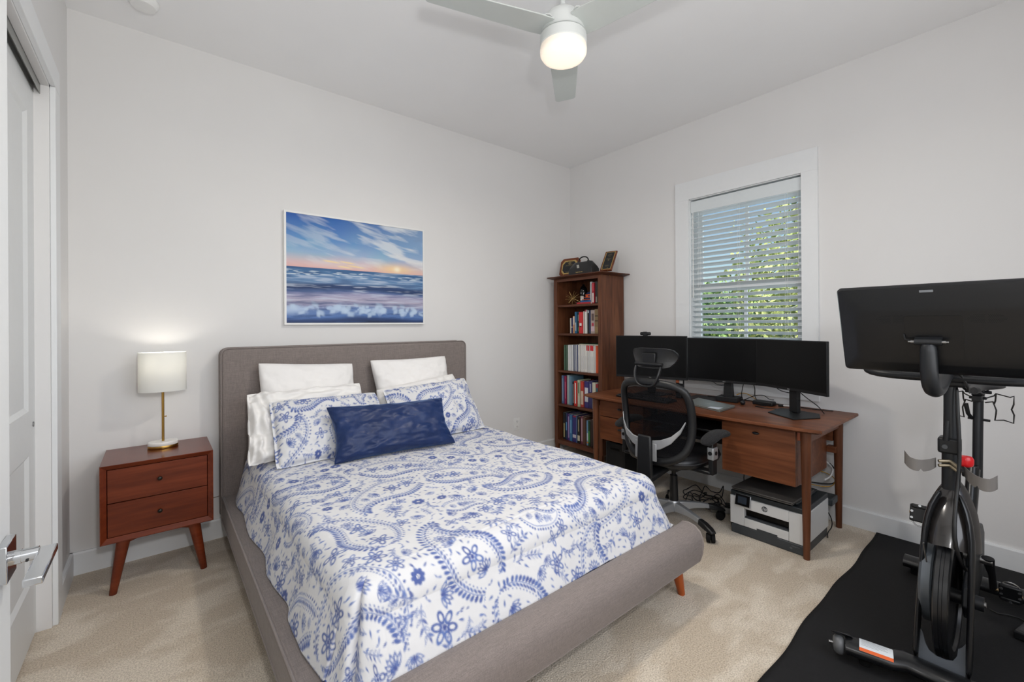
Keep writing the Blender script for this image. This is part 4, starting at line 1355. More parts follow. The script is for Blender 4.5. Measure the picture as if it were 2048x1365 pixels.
def shelf_row(items, shelf, shelfname, zb, X2Y, group, rng_seed, name='book', soft=False):
    r = random.Random(rng_seed)
    prev = None
    for k, it in enumerate(items):
        a, b, h, col, cname = it[:5]
        marks = it[5] if len(it) > 5 else ()
        ya_, yb_ = X2Y(a) + 0.024, X2Y(b) + 0.024
        w = max(0.003, ya_ - yb_ - 0.0012)
        d = r.uniform(0.15, 0.20)
        xf = bx0 + 0.03 + r.uniform(0.0, 0.02)
        lab = '%s, %s from the left on the bookcase %s' % (cname, ORD[k], shelfname)
        book(ya_, w, zb + 0.001, h, d, xf, col, lab, group, marks, name=name, soft=soft)
W_ = (225, 222, 214)
# second shelf from the top
f2 = lambda p: -0.152 - (p - 112) / 708 * 0.531
row2 = [(322, 358, .152, (206, 198, 182), 'cream paperback', ((.05, .95, .8, (196, 188, 170)),)), (360, 384, .155, (34, 42, 92), 'navy blue book', ((.38, .42, .9, W_),)),
        (386, 415, .172, (205, 150, 110), 'tan and orange book', ((.5, .95, .7, (222, 214, 200)),)), (417, 428, .180, (222, 222, 218), 'thin white book'), (429, 464, .212, (28, 92, 128), 'teal blue book', ((.12, .5, .25, W_),)),
        (466, 500, .203, (28, 38, 34), 'black and green book', ((.6, .9, .5, (120, 130, 120)), (.1, .3, .5, (70, 110, 60)))), (503, 556, .209, (196, 40, 46), 'thick red book', ((.36, .48, .7, W_), (.3, .35, .5, (30, 24, 24)))),
        (558, 578, .214, (212, 210, 204), 'slim white book'), (580, 602, .214, (26, 26, 28), 'black book with white marks', ((.5, .95, .35, (190, 190, 186)),)), (604, 632, .229, (220, 218, 212), 'tall white book', ((.92, 1.0, .9, (150, 40, 60)),)),
        (634, 666, .229, (22, 22, 24), 'tall black book', ((.86, .97, .5, (190, 200, 205)),)), (668, 690, .222, (34, 48, 82), 'dark blue book'), (692, 758, .224, (164, 148, 142), 'grey and pink patterned book', ((.1, .3, .9, (196, 170, 176)), (.32, .45, .5, (172, 50, 70)), (.55, .85, .6, (92, 74, 70)))),
        (760, 818, .232, (126, 104, 72), 'thick olive brown book', ((.7, .74, .8, (60, 50, 34)), (.5, .54, .8, (60, 50, 34)), (.05, .28, .8, (144, 120, 80))))]
shelf_row(row2, 1, 'second shelf', SH[3], f2, 'books on the second shelf', 1)
# third shelf: magazines
f3 = lambda p: -0.156 - (p - 120) / 700 * 0.522
row3 = []
GR = [(52, 82, 62), (74, 104, 84), (40, 62, 50), (92, 116, 96), (120, 128, 118)]
for k in range(5): row3.append((212 + k * 18, 229 + k * 18, .255 - .004 * (k % 2), GR[k], 'green magazine', ((.1, .9, .5, GR[(k + 2) % 5]),)))
row3 += [(304, 326, .258, (214, 214, 212), 'white magazine'), (327, 348, .258, (208, 209, 210), 'white magazine'), (349, 357, .258, (44, 46, 52), 'thin black magazine'),
         (358, 384, .259, (216, 216, 214), 'white magazine'), (385, 405, .259, (204, 206, 208), 'pale grey magazine'), (406, 414, .259, (40, 52, 88), 'thin navy magazine'), (415, 424, .259, (200, 204, 210), 'white magazine'),
         (425, 440, .259, (48, 66, 108), 'navy magazine'), (441, 470, .260, (212, 214, 216), 'white magazine'), (471, 484, .260, (44, 56, 98), 'navy magazine')]
x = 486
rm = random.Random(4)
while x < 764:
    wv = rm.choice((22, 26, 30))
    cc = rm.choice(((216, 214, 210), (206, 206, 204), (220, 218, 212), (198, 200, 202)))
    marks = [(.1, .6, .25, (186, 188, 190))]
    cn = 'white magazine'
    if 600 < x + wv / 2 < 735 and not 688 < x < 700: marks.append((.80, .995, .98, (200, 44, 52))); cn = 'white magazine with red spine top'
    if 588 < x < 606: marks.append((.35, .72, .6, (60, 130, 96))); cn = 'white magazine with green stripe'
    row3.append((x, min(x + wv - 1, 766), .262 - .001 * rm.random() * 4, cc, cn, tuple(marks)))
    x += wv
row3 += [(768, 792, .262, (204, 88, 44), 'orange magazine'), (793, 818, .262, (196, 78, 38), 'orange magazine')]
row3 = row3[:30] if len(row3) > 30 else row3
shelf_row(row3, 2, 'middle shelf', SH[2], f3, 'magazines on the middle shelf', 2, name='magazine', soft=True)
mg = thing('magazine', 'white magazine lying flat on top of the upright magazines', 'magazine', (-0.24, -0.55, SH[2] + 0.264))
G().box(-0.325, -0.125, -0.672, -0.415, SH[2] + 0.2645, SH[2] + 0.2720).build('pages', PAPER, mg)
G().box(-0.327, -0.125, -0.674, -0.413, SH[2] + 0.2722, SH[2] + 0.2736).build('cover', cmat((96, 128, 104)), mg)
# fourth shelf
f4 = lambda p: -0.160 - (p - 115) / 540 * 0.518
row4 = [(150, 180, .285, (92, 112, 150), 'slate blue book', ((.1, .9, .4, (140, 154, 176)),)), (182, 200, .283, (44, 40, 96), 'indigo book'), (202, 221, .284, (150, 30, 70), 'crimson book', ((.2, .8, .4, (200, 120, 140)),)), (222, 233, .270, (20, 22, 24), 'black book'),
        (234, 245, .296, (150, 164, 164), 'thin grey green book'), (246, 256, .296, (176, 188, 190), 'thin pale grey book'), (257, 268, .296, (138, 156, 160), 'thin grey green book'), (269, 300, .290, (96, 128, 148), 'tall blue grey book'),
        (301, 318, .235, (24, 24, 26), 'black book with white letters', ((.1, .9, .5, (170, 168, 164)),)), (319, 335, .235, (22, 22, 24), 'black book with white marks', ((.1, .45, .5, (180, 176, 170)),)), (336, 376, .246, (196, 42, 34), 'red book with white lettering', ((.1, .92, .35, W_),)),
        (377, 385, .240, (24, 26, 28), 'thin black book'), (386, 416, .262, (176, 186, 156), 'pale green book', ((.1, .4, .8, (200, 196, 180)), (.5, .9, .5, (90, 110, 84)))), (418, 460, .252, (172, 60, 50), 'red and cream book', ((.1, .62, .75, (208, 190, 172)), (.68, .95, .7, (196, 60, 46)))),
        (462, 517, .255, (58, 50, 112), 'thick purple book with white label', ((.22, .76, .8, (206, 208, 214)),)), (519, 564, .262, (52, 48, 98), 'thick purple book', ((.6, .9, .3, (150, 150, 180)),)), (568, 608, .252, (200, 196, 176), 'cream book'), (609, 622, .248, (206, 206, 202), 'slim white book'), (624, 654, .244, (142, 34, 44), 'dark red and teal book', ((.4, .85, .9, (48, 92, 100)),))]
shelf_row(row4, 3, 'fourth shelf', SH[1], f4, 'books on the fourth shelf', 3)
# bottom shelf
f5 = lambda p: -0.160 - (p - 115) / 540 * 0.518
row5 = [(163, 195, .275, (26, 26, 28), 'black book with yellow marks', ((.08, .6, .4, (196, 186, 130)),)), (197, 220, .273, (30, 46, 76), 'dark blue book', ((.35, .65, .8, (90, 140, 184)),)), (222, 260, .268, (72, 40, 104), 'purple book', ((.1, .9, .3, (170, 150, 190)),)),
        (263, 298, .266, (56, 112, 158), 'bright blue book', ((.3, .8, .5, (110, 160, 196)),)), (300, 358, .266, (50, 44, 110), 'thick indigo book', ((.16, .28, .9, (196, 192, 206)), (.93, .98, .8, (150, 40, 60)))), (360, 374, .262, (70, 96, 136), 'thin blue book'), (376, 410, .262, (28, 26, 26), 'black book with cream label', ((.1, .3, .9, (206, 200, 176)), (.45, .9, .35, (170, 160, 130)))),
        (412, 450, .272, (104, 48, 66), 'plum book with white lettering', ((.1, .92, .4, (176, 150, 160)),)), (452, 484, .268, (88, 56, 42), 'brown book'), (487, 519, .240, (118, 160, 196), 'pale blue book', ((.2, .5, .7, (206, 216, 226)), (.08, .15, .8, (220, 140, 50)))), (521, 546, .245, (22, 60, 34), 'dark green book', ((.15, .6, .8, (54, 132, 58)),)),
        (550, 606, .262, (46, 28, 24), 'thick dark brown book'), (609, 640, .262, (176, 174, 172), 'grey book with red spine top', ((.72, 1.0, .98, (150, 32, 44)),)), (642, 654, .25, (120, 118, 116), 'thin grey book')]
shelf_row(row5, 4, 'bottom shelf', SH[0], f5, 'books on the bottom shelf', 5)
# top shelf
f1 = lambda p: -0.152 - (p - 230) / 800 * 0.531
row1 = [(868, 904, .208, (196, 200, 200), 'pale grey book', ((.1, .9, .3, (150, 156, 160)),)), (912, 958, .198, (150, 34, 44), 'red book with white letters', ((.05, .5, .5, W_), (.6, .95, .6, (190, 60, 70)))), (965, 1004, .206, (44, 40, 38), 'black patterned book', ((.05, .3, .5, (150, 140, 130)),)), (1007, 1028, .20, (150, 136, 96), 'olive book')]
shelf_row(row1, 0, 'top shelf', SH[4], f1, 'books on the top shelf', 6)
def flatbook(x0, x1, y0, y1, z0, z1, col, label, marks=()):
    o = thing('book', label, 'book', ((x0 + x1) / 2, (y0 + y1) / 2, z0))
    G().box(x0, x1, y0, y1, z0, z0 + 0.002).box(x0, x1, y0, y1, z1 - 0.002, z1).box(x0, x0 + 0.002, y0, y1, z0 + 0.002, z1 - 0.002).build('cover', cmat(col), o)
    G().box(x0 + 0.0025, x1 - 0.003, y0 + 0.003, y1 - 0.003, z0 + 0.0022, z1 - 0.0022).build('pages', PAPER, o)
    return o
flatbook(-0.325, -0.12, -0.563, -0.385, SH[4] + 0.0005, SH[4] + 0.017, (178, 36, 44), 'red book lying flat under the blue one on the top shelf')
flatbook(-0.322, -0.13, -0.562, -0.432, SH[4] + 0.0175, SH[4] + 0.035, (46, 92, 150), 'blue book lying flat on the red one on the top shelf')
GOLD = mat('gold_wire', (178, 148, 96), 0.35, metal=0.9)
g = G()
ru = random.Random(3)
gc = Vector((-0.315, -0.325, SH[4] + 0.062))
for k in range(26):
    zc_ = 1 - 2 * (k + .5) / 26
    a = k * 2.399
    d = Vector((sqrt(1 - zc_ * zc_) * cos(a), sqrt(1 - zc_ * zc_) * sin(a), zc_))
    L_ = 0.062 if d.z < -0.55 else 0.078
    if gc.z + d.z * L_ < SH[4] + 0.001: L_ = (gc.z - SH[4] - 0.001) / -d.z
    g.cyl(gc, gc + d * L_, 0.0016, 0.0009, n=6)
g.ball(gc, 0.010, 8)
tagp(g.build('urchin_ornament', GOLD, loc=(gc.x, gc.y, SH[4])), 'gold spiky urchin ornament at the left of the top shelf', 'ornament')
fg = thing('trophy', 'black glossy trophy with silver crest behind the gold urchin', 'trophy', (-0.20, -0.36, SH[4]))
GB = mat('gloss_black', (14, 15, 17), 0.12)
G().box(-0.25, -0.15, -0.425, -0.305, SH[4] + 0.0005, SH[4] + 0.03).build('plinth', GB, fg, bevel=0.002)
G().lathe([(0.022, 0.03), (0.036, 0.07), (0.040, 0.13), (0.032, 0.17), (0.012, 0.195), (0.010, 0.205), (0.0, 0.21)], (-0.20, -0.365, SH[4]), 20).build('body', GB, fg, smooth=50)
G().ball((-0.243, -0.375, SH[4] + 0.115), 0.012, 8).build('crest', STEEL, fg, smooth=60)
bxx = thing('small_box', 'small white box standing on the top shelf beside the urchin', 'box', (-0.315, -0.447, SH[4]))
G().box(-0.330, -0.300, -0.4565, -0.4395, SH[4] + 0.0355, SH[4] + 0.078).build('carton', cmat((214, 212, 206)), bxx, bevel=0.001)
G().box(-0.3305, -0.3302, -0.452, -0.444, SH[4] + 0.05, SH[4] + 0.08).build('print', cmat((150, 140, 120)), bxx)
# orange and navy ball cap
NAVYC, ORC = mat('navy_cap_cloth', (24, 36, 78), 0.8), mat('orange_cap_cloth', (214, 92, 34), 0.8)
cap = thing('ball_cap', 'navy and orange ball cap resting on the flat books of the top shelf', 'cap', (-0.25, -0.50, SH[4] + 0.035))
prof = [(0.058, 0.0), (0.060, 0.02), (0.054, 0.05), (0.038, 0.075), (0.018, 0.086), (0.0, 0.088)]
G().lathe(prof, (-0.25, -0.502, SH[4] + 0.036), 24, sx=1.0, sy=0.98).build('crown', NAVYC, cap, smooth=60)
g = G()
poly = [(0.066 * cos(a), 0.056 * sin(a)) for a in np.linspace(radians(100), radians(260), 14)]
poly2 = [(-0.052 + 0.05 * cos(a), 0.050 * sin(a)) for a in np.linspace(radians(90), radians(270), 14)]
g.prism(poly2 + [(-0.035, -0.048), (-0.035, 0.048)], (-0.25, -0.502, SH[4] + 0.040), (1, 0, 0), (0, 1, 0), (0, 0, 0.004))
g.build('brim', ORC, cap)
g = G()
for zz, rr_ in ((0.03, 0.0605), (0.052, 0.054)):
    g.tube([(-0.25 + rr_ * cos(a), -0.502 + rr_ * 0.98 * sin(a), SH[4] + 0.036 + zz) for a in np.linspace(radians(115), radians(245), 12)], 0.0045, 6)
g.ball((-0.303, -0.502, SH[4] + 0.075), 0.011, 8)
g.build('orange_trim', ORC, cap, smooth=60)

# on top of the bookcase
TZ = 1.816
PLW = wood('plaque_wood', (84, 40, 24), (108, 56, 34), (132, 74, 44), 'y', 0.3, 2)
PLB = mat('plaque_black_plate', (22, 24, 28), 0.25)
GLD = mat('plaque_gold', (196, 168, 104), 0.35, metal=0.6)
GLDD = mat('engraving_gold', (110, 98, 70), 0.4, metal=0.4)
def plaque(label, c, ax, ay, w, h, corner, seal):
    """c bottom centre; ax along the width, ay up the face"""
    o = thing('award_plaque', label, 'plaque', tuple(c))
    c, ax, ay = Vector(c), Vector(ax).normalized(), Vector(ay).normalized()
    n = ax.cross(ay)
    def ring(m):
        a, b, k = w / 2 - m, h / 2 - m, corner
        return [(-a + k, -b), (a - k, -b), (a, -b + k), (a, b - k), (a - k, b), (-a + k, b), (-a, b - k), (-a, -b + k)] if k else [(-a, -b), (a, -b), (a, b), (-a, b)]
    m = c + ay * (h / 2)
    G().prism(ring(0), m - n * 0.016, ax, ay, n * 0.016).build('backboard', PLW, o, bevel=0.002)
    G().prism(ring(w * 0.10), m + n * 0.0003, ax, ay, n * 0.001).build('gold_border', GLD, o)
    pl = G().prism(ring(w * 0.155), m + n * 0.0016, ax, ay, n * 0.0008).build('black_plate', PLB, o)
    g = G()
    for k, (z, ww_) in enumerate(((0.33, .22), (0.27, .30), (0.20, .18), (0.12, .34), (0.07, .36), (-0.25, .30), (-0.30, .24))):
        g.obox(m + ay * (h * z) + n * 0.0027, (w * ww_ * 1.2, h * 0.018, 0.0003), (ax, ay, n))
    g.build('engraved_lines', GLDD, pl)
    sg = G()
    sg.prism([(w * 0.075 * cos(a), w * 0.075 * sin(a)) for a in np.linspace(0, 2 * pi, 20, endpoint=False)], m + ay * (h * seal) + n * 0.0026, ax, ay, n * 0.0004)
    sg.build('seal', GLDD, pl)
    g = G()
    g.cyl(c + ax * (w * .2) + n * 0.02 + ay * -0.0, c + ax * (w * .2) - n * 0.07 - Vector((0, 0, c.z - TZ - 0.002)), 0.0018, n=6).cyl(c - ax * (w * .2) + n * 0.02, c - ax * (w * .2) - n * 0.07 - Vector((0, 0, c.z - TZ - 0.002)), 0.0018, n=6)
    top = m + ay * (h * .2) - n * 0.018
    b = c - n * 0.10; b.z = TZ + 0.002
    g.cyl(top, b, 0.0016, n=6)
    g.cyl(c + ax * (w * .2) + n * 0.02, c + ax * (w * .2) + n * 0.02 + ay * 0.015, 0.0018, n=6).cyl(c - ax * (w * .2) + n * 0.02, c - ax * (w * .2) + n * 0.02 + ay * 0.015, 0.0018, n=6)
    g.build('easel', BRASS, o)
    return o
tl = radians(14)
plaque('brown octagonal award plaque with gold border behind the black bag', (-0.255, -0.205, TZ + 0.014), (0.10, -1, 0), (sin(tl), 0.02, cos(tl)), 0.245, 0.195, 0.03, 0.22)
tl = radians(36)
plaque('tall rectangular award plaque leaning at the right end of the bookcase top', (-0.290, -0.715, TZ + 0.020), (0.25, -0.968, 0), (sin(tl) * 0.968, sin(tl) * 0.25, cos(tl)), 0.118, 0.245, 0, 0.02)
# doctor's bag
LEATH = mat('black_leather', (20, 20, 22), 0.28, bump=0.3, bscale=180, bdist=0.0008)
bag = thing('doctor_bag', 'small black leather doctor bag with silver clasp on top of the bookcase', 'bag', (-0.32, -0.478, TZ))
by_, bw, bd = -0.478, 0.300, 0.115
sec = [(-bd / 2, 0.0005), (bd / 2, 0.0005), (bd / 2, 0.05), (bd / 2 - 0.012, 0.085), (0.012, 0.125), (-0.012, 0.125), (-bd / 2 + 0.012, 0.085), (-bd / 2, 0.05)]
vs, fs = [], []
for k, yv in enumerate(np.linspace(-1, 1, 9)):
    s_ = 1 - 0.04 * yv ** 4
    for (a, b) in sec:
        topf = 1 - (0.16 if abs(yv) > 0.9 else 0.0) * (b / 0.125)
        vs.append((-0.325 + a * s_, by_ + yv * bw / 2 * (1 - 0.22 * max(0, b - 0.05) / 0.075 * (abs(yv) ** 3)), TZ + b * topf))
ns_ = len(sec)
for k in range(8):
    for i in range(ns_):
        fs.append((k * ns_ + i, k * ns_ + (i + 1) % ns_, (k + 1) * ns_ + (i + 1) % ns_, (k + 1) * ns_ + i))
fs += [tuple(range(ns_ - 1, -1, -1)), tuple(8 * ns_ + i for i in range(ns_))]
bb = G().add(vs, fs).build('bag_body', LEATH, bag, bevel=0.006, seg=3)
hp = [(-0.325, by_ + 0.062 * cos(a), TZ + 0.125 + 0.048 * sin(a) ** 0.8) for a in np.linspace(0.02, pi - 0.02, 14)]
G().tube(hp, 0.0065, 8).build('handle', LEATH, bag, smooth=60)
g = G().box(-0.335, -0.315, by_ + 0.052, by_ + 0.073, TZ + 0.117, TZ + 0.132).box(-0.335, -0.315, by_ - 0.073, by_ - 0.052, TZ + 0.117, TZ + 0.132)
g.build('handle_mounts', BLACKM, bag, bevel=0.002)
G().obox((-0.380, by_ + 0.022, TZ + 0.072), (0.004, 0.028, 0.040), (Vector((0.97, 0, 0.24)), Vector((0, 1, 0)), Vector((-0.24, 0, 0.97)))).build('clasp', mat('clasp_silver', (190, 188, 180), 0.35, metal=0.7), bag, bevel=0.0015)
g = G()
rb = random.Random(8)
yy = by_ + 0.048
while yy > by_ - 0.035:
    w_ = rb.uniform(0.002, 0.005)
    g.box(-0.3836, -0.3830, yy - w_, yy, TZ + 0.018, TZ + 0.018 + rb.uniform(0.004, 0.008))
    yy -= w_ + (0.0012 if rb.random() < .8 else 0.006)
g.build('gold_lettering', GLD, bag)

# ------------------------------------------------------------------ desk
DW = wood('desk_walnut', (86, 47, 26), (108, 62, 37), (132, 81, 51), 'y', 0.42, 0.8)
DWV = wood('desk_leg_walnut', (80, 46, 28), (98, 58, 37), (116, 72, 48), 'z', 0.4, 1.0)
desk = thing('desk', 'long walnut desk with pedestal drawers and tapered legs along the window wall', 'desk', (-0.4, -1.7, 0))
TZ1, TZ0 = 0.746, 0.715
# top: gently bowed front edge and eased, undercut rim
def outline(m):
    pts = []
    ya_, yb_, xf, xb = -2.545 + m, -0.845 - m, -0.772 + m, -0.030 - m * 0.3
    pts += [(xb, yb_), ]
    n = 14
    for k in range(n + 1):
        t = k / n
        yy = yb_ + (ya_ - yb_) * t
        bow = 0.020 * (1 - (2 * t - 1) ** 2)
        cornr = 0.022 * (max(0, abs(2 * t - 1) - 0.93) / 0.07) ** 2
        pts.append((xf - bow + cornr, yy))
    pts += [(xb, ya_)]
    return pts
o0, o1, o2 = outline(0.032), outline(0.004), outline(0.0)
n = len(o0)
vs = [(x, y, TZ0) for x, y in o0] + [(x, y, TZ1 - 0.016) for x, y in o2] + [(x, y, TZ1 - 0.003) for x, y in o2] + [(x, y, TZ1) for x, y in o1]
fs = [tuple(range(n - 1, -1, -1)), tuple(range(3 * n, 4 * n))]
for k in range(3):
    for i in range(n):
        j = (i + 1) % n
        fs.append((k * n + i, k * n + j, (k + 1) * n + j, (k + 1) * n + i))
G().add(vs, fs).build('desktop', DW, desk, smooth=30)
for (lx, ly) in ((-0.700, -2.455), (-0.105, -2.455), (-0.700, -0.935), (-0.105, -0.935)):
    dx = 0.0 
    G().cyl((lx - 0.004 * (1 if lx < -.4 else -1), ly, 0), (lx, ly, TZ0 + 0.004), 0.0165, 0.028, 20).build('leg', DWV, desk, smooth=40)
for ly in (-2.455, -0.935):
    g = G().box(-0.675, -0.13, ly - 0.010, ly + 0.010, TZ0 - 0.062, TZ0 + 0.002)
    g.build('side_apron', DW, desk, bevel=0.002)
    G().box(-0.150, -0.098, ly + (0.002 if ly < -2 else -0.055), ly + (0.055 if ly < -2 else -0.002), 0.490, 0.530).build('rear_bracket', DW, desk, bevel=0.002)
G().box(-0.125, -0.105, -2.43, -0.96, 0.56, TZ0 + 0.002).build('back_apron', DW, desk, bevel=0.002)
PULL = mat('black_desk_pull', (18, 20, 26), 0.3)
def pull(parent, x, y, z, name='pull'):
    G().ball((x - 0.012, y, z), 0.020, 8, sc=(0.5, 1.0, 0.42)).cyl((x, y, z), (x - 0.010, y, z), 0.006, n=10).build(name, PULL, parent, smooth=60)
for (y0_, y1_, drs) in ((-2.400, -1.978, [(0.386, 0.706)]), (-1.385, -0.970, [(0.386, 0.574), (0.580, 0.706)])):
    zlo, zhi = 0.385, TZ0
    g = G()
    t = 0.018
    g.box(-0.672, -0.14, y0_, y0_ + t, zlo, zhi).box(-0.672, -0.14, y1_ - t, y1_, zlo, zhi)
    g.box(-0.672, -0.14, y0_ + t, y1_ - t, zlo, zlo + t).box(-0.155, -0.14, y0_ + t, y1_ - t, zlo + t, zhi)
    ped = g.build('pedestal', DW, desk)
    for (a, b) in drs:
        dr = G().box(-0.694, -0.674, y0_ + 0.001, y1_ - 0.001, a, b).build('drawer', DW, ped, bevel=0.0015)
        pull(dr, -0.694, (y0_ + y1_) / 2, b - 0.045 if len(drs) == 1 else (a + b) / 2 + 0.012)
g = G().box(-0.68, -0.662, -2.425, -2.404, 0.655, 0.708)
g.build('corner_block', mat('orange_wood_block', (150, 76, 40), 0.4), desk)
# black keyboard tray under the kneehole
kt = G().box(-0.74, -0.42, -1.93, -1.42, 0.622, 0.634).box(-0.60, -0.55, -1.955, -1.93, 0.622, 0.712).box(-0.60, -0.55, -1.42, -1.395, 0.622, 0.712)
kt.build('keyboard_tray', BLACKP, desk, bevel=0.002)
G().box(-0.60, -0.20, -1.95, -1.41, 0.52, 0.545).build('cable_shelf', BLACKP, desk, bevel=0.002)

# ------------------------------------------------------------------ monitors
SCREEN = mat('dark_screen', (8, 8, 9), 0.3, spec=0.22)
LOGOG = mat('grey_logo', (150, 150, 150), 0.5)
def monitor(label, A, B, zb, zt, neck_y, base_poly, neck_x, puck=False, arm=None):
    """A, B: left and right ends (x, y) of the screen face as seen from the chair"""
    A3, B3 = Vector((A[0], A[1], 0)), Vector((B[0], B[1], 0))
    ax = (B3 - A3).normalized()
    az = Vector((0, 0, 1))
    n = Vector((ax.y, -ax.x, 0))      # toward the chair?
    if n.x > 0: n = -n
    w, h = (B3 - A3).length, zt - zb
    c = (A3 + B3) / 2 + Vector((0, 0, (zb + zt) / 2))
    o = thing('monitor', label, 'monitor', (neck_x, neck_y, TZ1), group=None)
    hs = G().obox(c - n * 0.012, (w, 0.018, h), (ax, n, az)).build('housing', BLACKS, o, bevel=0.003)
    G().obox(c - n * 0.033, (w * 0.62, 0.024, h * 0.55), (ax, n, az)).build('rear_bulge', BLACKS, hs, bevel=0.008)
    G().obox(c - n * 0.0024 + az * 0.006, (w - 0.013, 0.0012, h - 0.026), (ax, n, az)).build('screen', SCREEN, o)
    text_mesh('logo', 'DELL', LOGOG, hs, c - az * (h / 2 - 0.0085) - n * 0.0022, ax if ax.cross(az).dot(n) > 0 else -ax, az, 0.009)
    nb = Vector((neck_x, neck_y, 0))
    g = G()
    if arm is None:
        g.obox(nb + az * (TZ1 + (c.z - TZ1) / 2 + 0.005), (0.062, 0.028, c.z - TZ1 - 0.01), (ax, n, az))
    else:
        g.obox(nb + az * (TZ1 + 0.10), (0.070, 0.045, 0.16), (ax, n, az), taper=0.7)
    g.build('stand_neck', BLACKS, o, bevel=0.004)
    g = G()
    if puck:
        g.obox(nb + az * (TZ1 + 0.0205), (0.15, 0.115, 0.035), (ax, n, az))
    else:
        g.prism(base_poly, (0, 0, TZ1 + 0.0005), (1, 0, 0), (0, 1, 0), (0, 0, 0.007))
    g.build('stand_base', BLACKS, o, bevel=0.003)
    if not puck:
        pass
    return o
monitor('black monitor at the left end of the desk with a webcam on top', (-0.455, -0.955), (-0.275, -1.510), 0.880, 1.234, -1.215, [(-0.42, -1.12), (-0.40, -1.34), (-0.22, -1.36), (-0.22, -1.10)], -0.315)
monitor('black monitor in the middle of the three, in front of the window', (-0.285, -1.515), (-0.215, -2.060), 0.888, 1.222, -1.80, None, -0.200, puck=True, arm=True)
monitor('black monitor at the right end of the desk on a wide flat base', (-0.255, -2.015), (-0.500, -2.500), 0.897, 1.223, -2.285, [(-0.445, -2.160), (-0.565, -2.350), (-0.400, -2.440), (-0.270, -2.400), (-0.215, -2.160)], -0.345)
wc = thing('webcam', 'small black webcam clipped on top of the left monitor', 'webcam', (-0.40, -1.215, 1.2345))
wx, wy = -0.385, -1.205
ax_ = Vector((0.3085, -0.951, 0)).normalized(); nn_ = Vector((-0.951, -0.3085, 0)).normalized()
cw = Vector((wx, wy, 1.252))
G().obox(cw, (0.088, 0.026, 0.026), (ax_, nn_, Vector((0, 0, 1)))).build('camera_body', BLACKP, wc, bevel=0.009, seg=3)
G().obox(cw + nn_ * 0.012, (0.034, 0.014, 0.032), (ax_, nn_, Vector((0, 0, 1)))).build('lens_block', BLACKS, wc, bevel=0.005)
G().obox(cw + nn_ * 0.004 - Vector((0, 0, 0.0145)), (0.034, 0.030, 0.0055), (ax_, nn_, Vector((0, 0, 1)))).build('clip', BLACKP, wc)

# ------------------------------------------------------------------ things on the desk
lp = thing('laptop', 'closed silver laptop with a small sticker lying on the desk', 'laptop', (-0.48, -1.81, TZ1))
ALU = mat('laptop_silver', (158, 164, 160), 0.35, metal=0.7)
q = [(-0.545, -1.640), (-0.670, -1.955), (-0.425, -1.945), (-0.305, -1.615)]
def slab(q, z0, z1, inset=0.0):
    c = (sum(a for a, b in q) / 4, sum(b for a, b in q) / 4)
    qq = [(a + (c[0] - a) * inset, b + (c[1] - b) * inset) for a, b in q]
    return [(a, b, z0) for a, b in qq], [(a, b, z1) for a, b in qq]
q = q[::-1]
G().hull8(*slab(q, TZ1 + 0.001, TZ1 + 0.0075, 0.01)).build('laptop_base', ALU, lp, bevel=0.0015)
G().hull8(*slab(q, TZ1 + 0.0085, TZ1 + 0.0155)).build('lid', ALU, lp, bevel=0.002)
G().hull8(*slab([(-0.648, -1.935), (-0.572, -1.930), (-0.590, -1.852), (-0.640, -1.856)][::1], TZ1 + 0.0157, TZ1 + 0.016)).build('sticker', mat('sticker', (196, 204, 214), 0.5), lp)
text_mesh('logo', 'DELL', LOGOG, lp, (-0.487, -1.79, TZ1 + 0.0158), (-0.37, -0.93, 0), (0.93, -0.37, 0), 0.018, thick=0.0003)

kb = thing('keyboard', 'black keyboard lying on the desk behind the chair back', 'keyboard', (-0.56, -1.30, TZ1))
G().box(-0.660, -0.515, -1.56, -1.11, TZ1 + 0.0005, TZ1 + 0.016).build('keyboard_case', BLACKP, kb, bevel=0.004)
g = G()
for r_ in range(5):
    for c_ in range(18):
        yk = -1.12 - c_ * 0.0242
        if r_ == 0 and 5 < c_ < 11: continue
        g.obox((-0.645 + r_ * 0.0265, yk - 0.012, TZ1 + 0.020), (0.021, 0.019, 0.007), taper=0.85)
g.build('keys', mat('key_caps', (34, 35, 38), 0.5), kb)
mp_ = thing('desk_pad', 'thin dark pad lying flat beside the silver laptop', 'desk pad', (-0.30, -1.63, TZ1))
G().box(-0.300, -0.11, -1.725, -1.50, TZ1 + 0.0005, TZ1 + 0.004).build('mat_surface', mat('dark_pad', (34, 32, 34), 0.8), mp_)
cupo = thing('pen_box', 'small orange and white packet standing behind the chair under the monitors', 'box', (-0.20, -1.42, TZ1))
G().box(-0.215, -0.195, -1.44, -1.375, TZ1 + 0.0005, TZ1 + 0.128).build('carton', BLACKP, cupo, bevel=0.001)
G().box(-0.2165, -0.2155, -1.405, -1.378, TZ1 + 0.100, TZ1 + 0.124).build('orange_label', mat('orange_label', (226, 128, 84), 0.6), cupo)
G().box(-0.2165, -0.2155, -1.438, -1.408, TZ1 + 0.098, TZ1 + 0.124).build('white_label', mat('white_label', (214, 214, 212), 0.6), cupo)
hp_ = thing('power_adapter', 'black power adapter lying on the desk to the left of the pad', 'power adapter', (-0.30, -1.475, TZ1))
G().box(-0.36, -0.25, -1.505, -1.455, TZ1 + 0.0005, TZ1 + 0.032).build('adapter_body', BLACKP, hp_, bevel=0.008, seg=3)
G().tube([(-0.36, -1.48, TZ1 + 0.016), (-0.40, -1.47, TZ1 + 0.01), (-0.42, -1.43, TZ1 + 0.005), (-0.36, -1.39, TZ1 + 0.0045), (-0.26, -1.40, TZ1 + 0.0045), (-0.14, -1.38, TZ1 + 0.0045)], 0.003, 6).build('adapter_cord', CABLE, hp_, smooth=60)
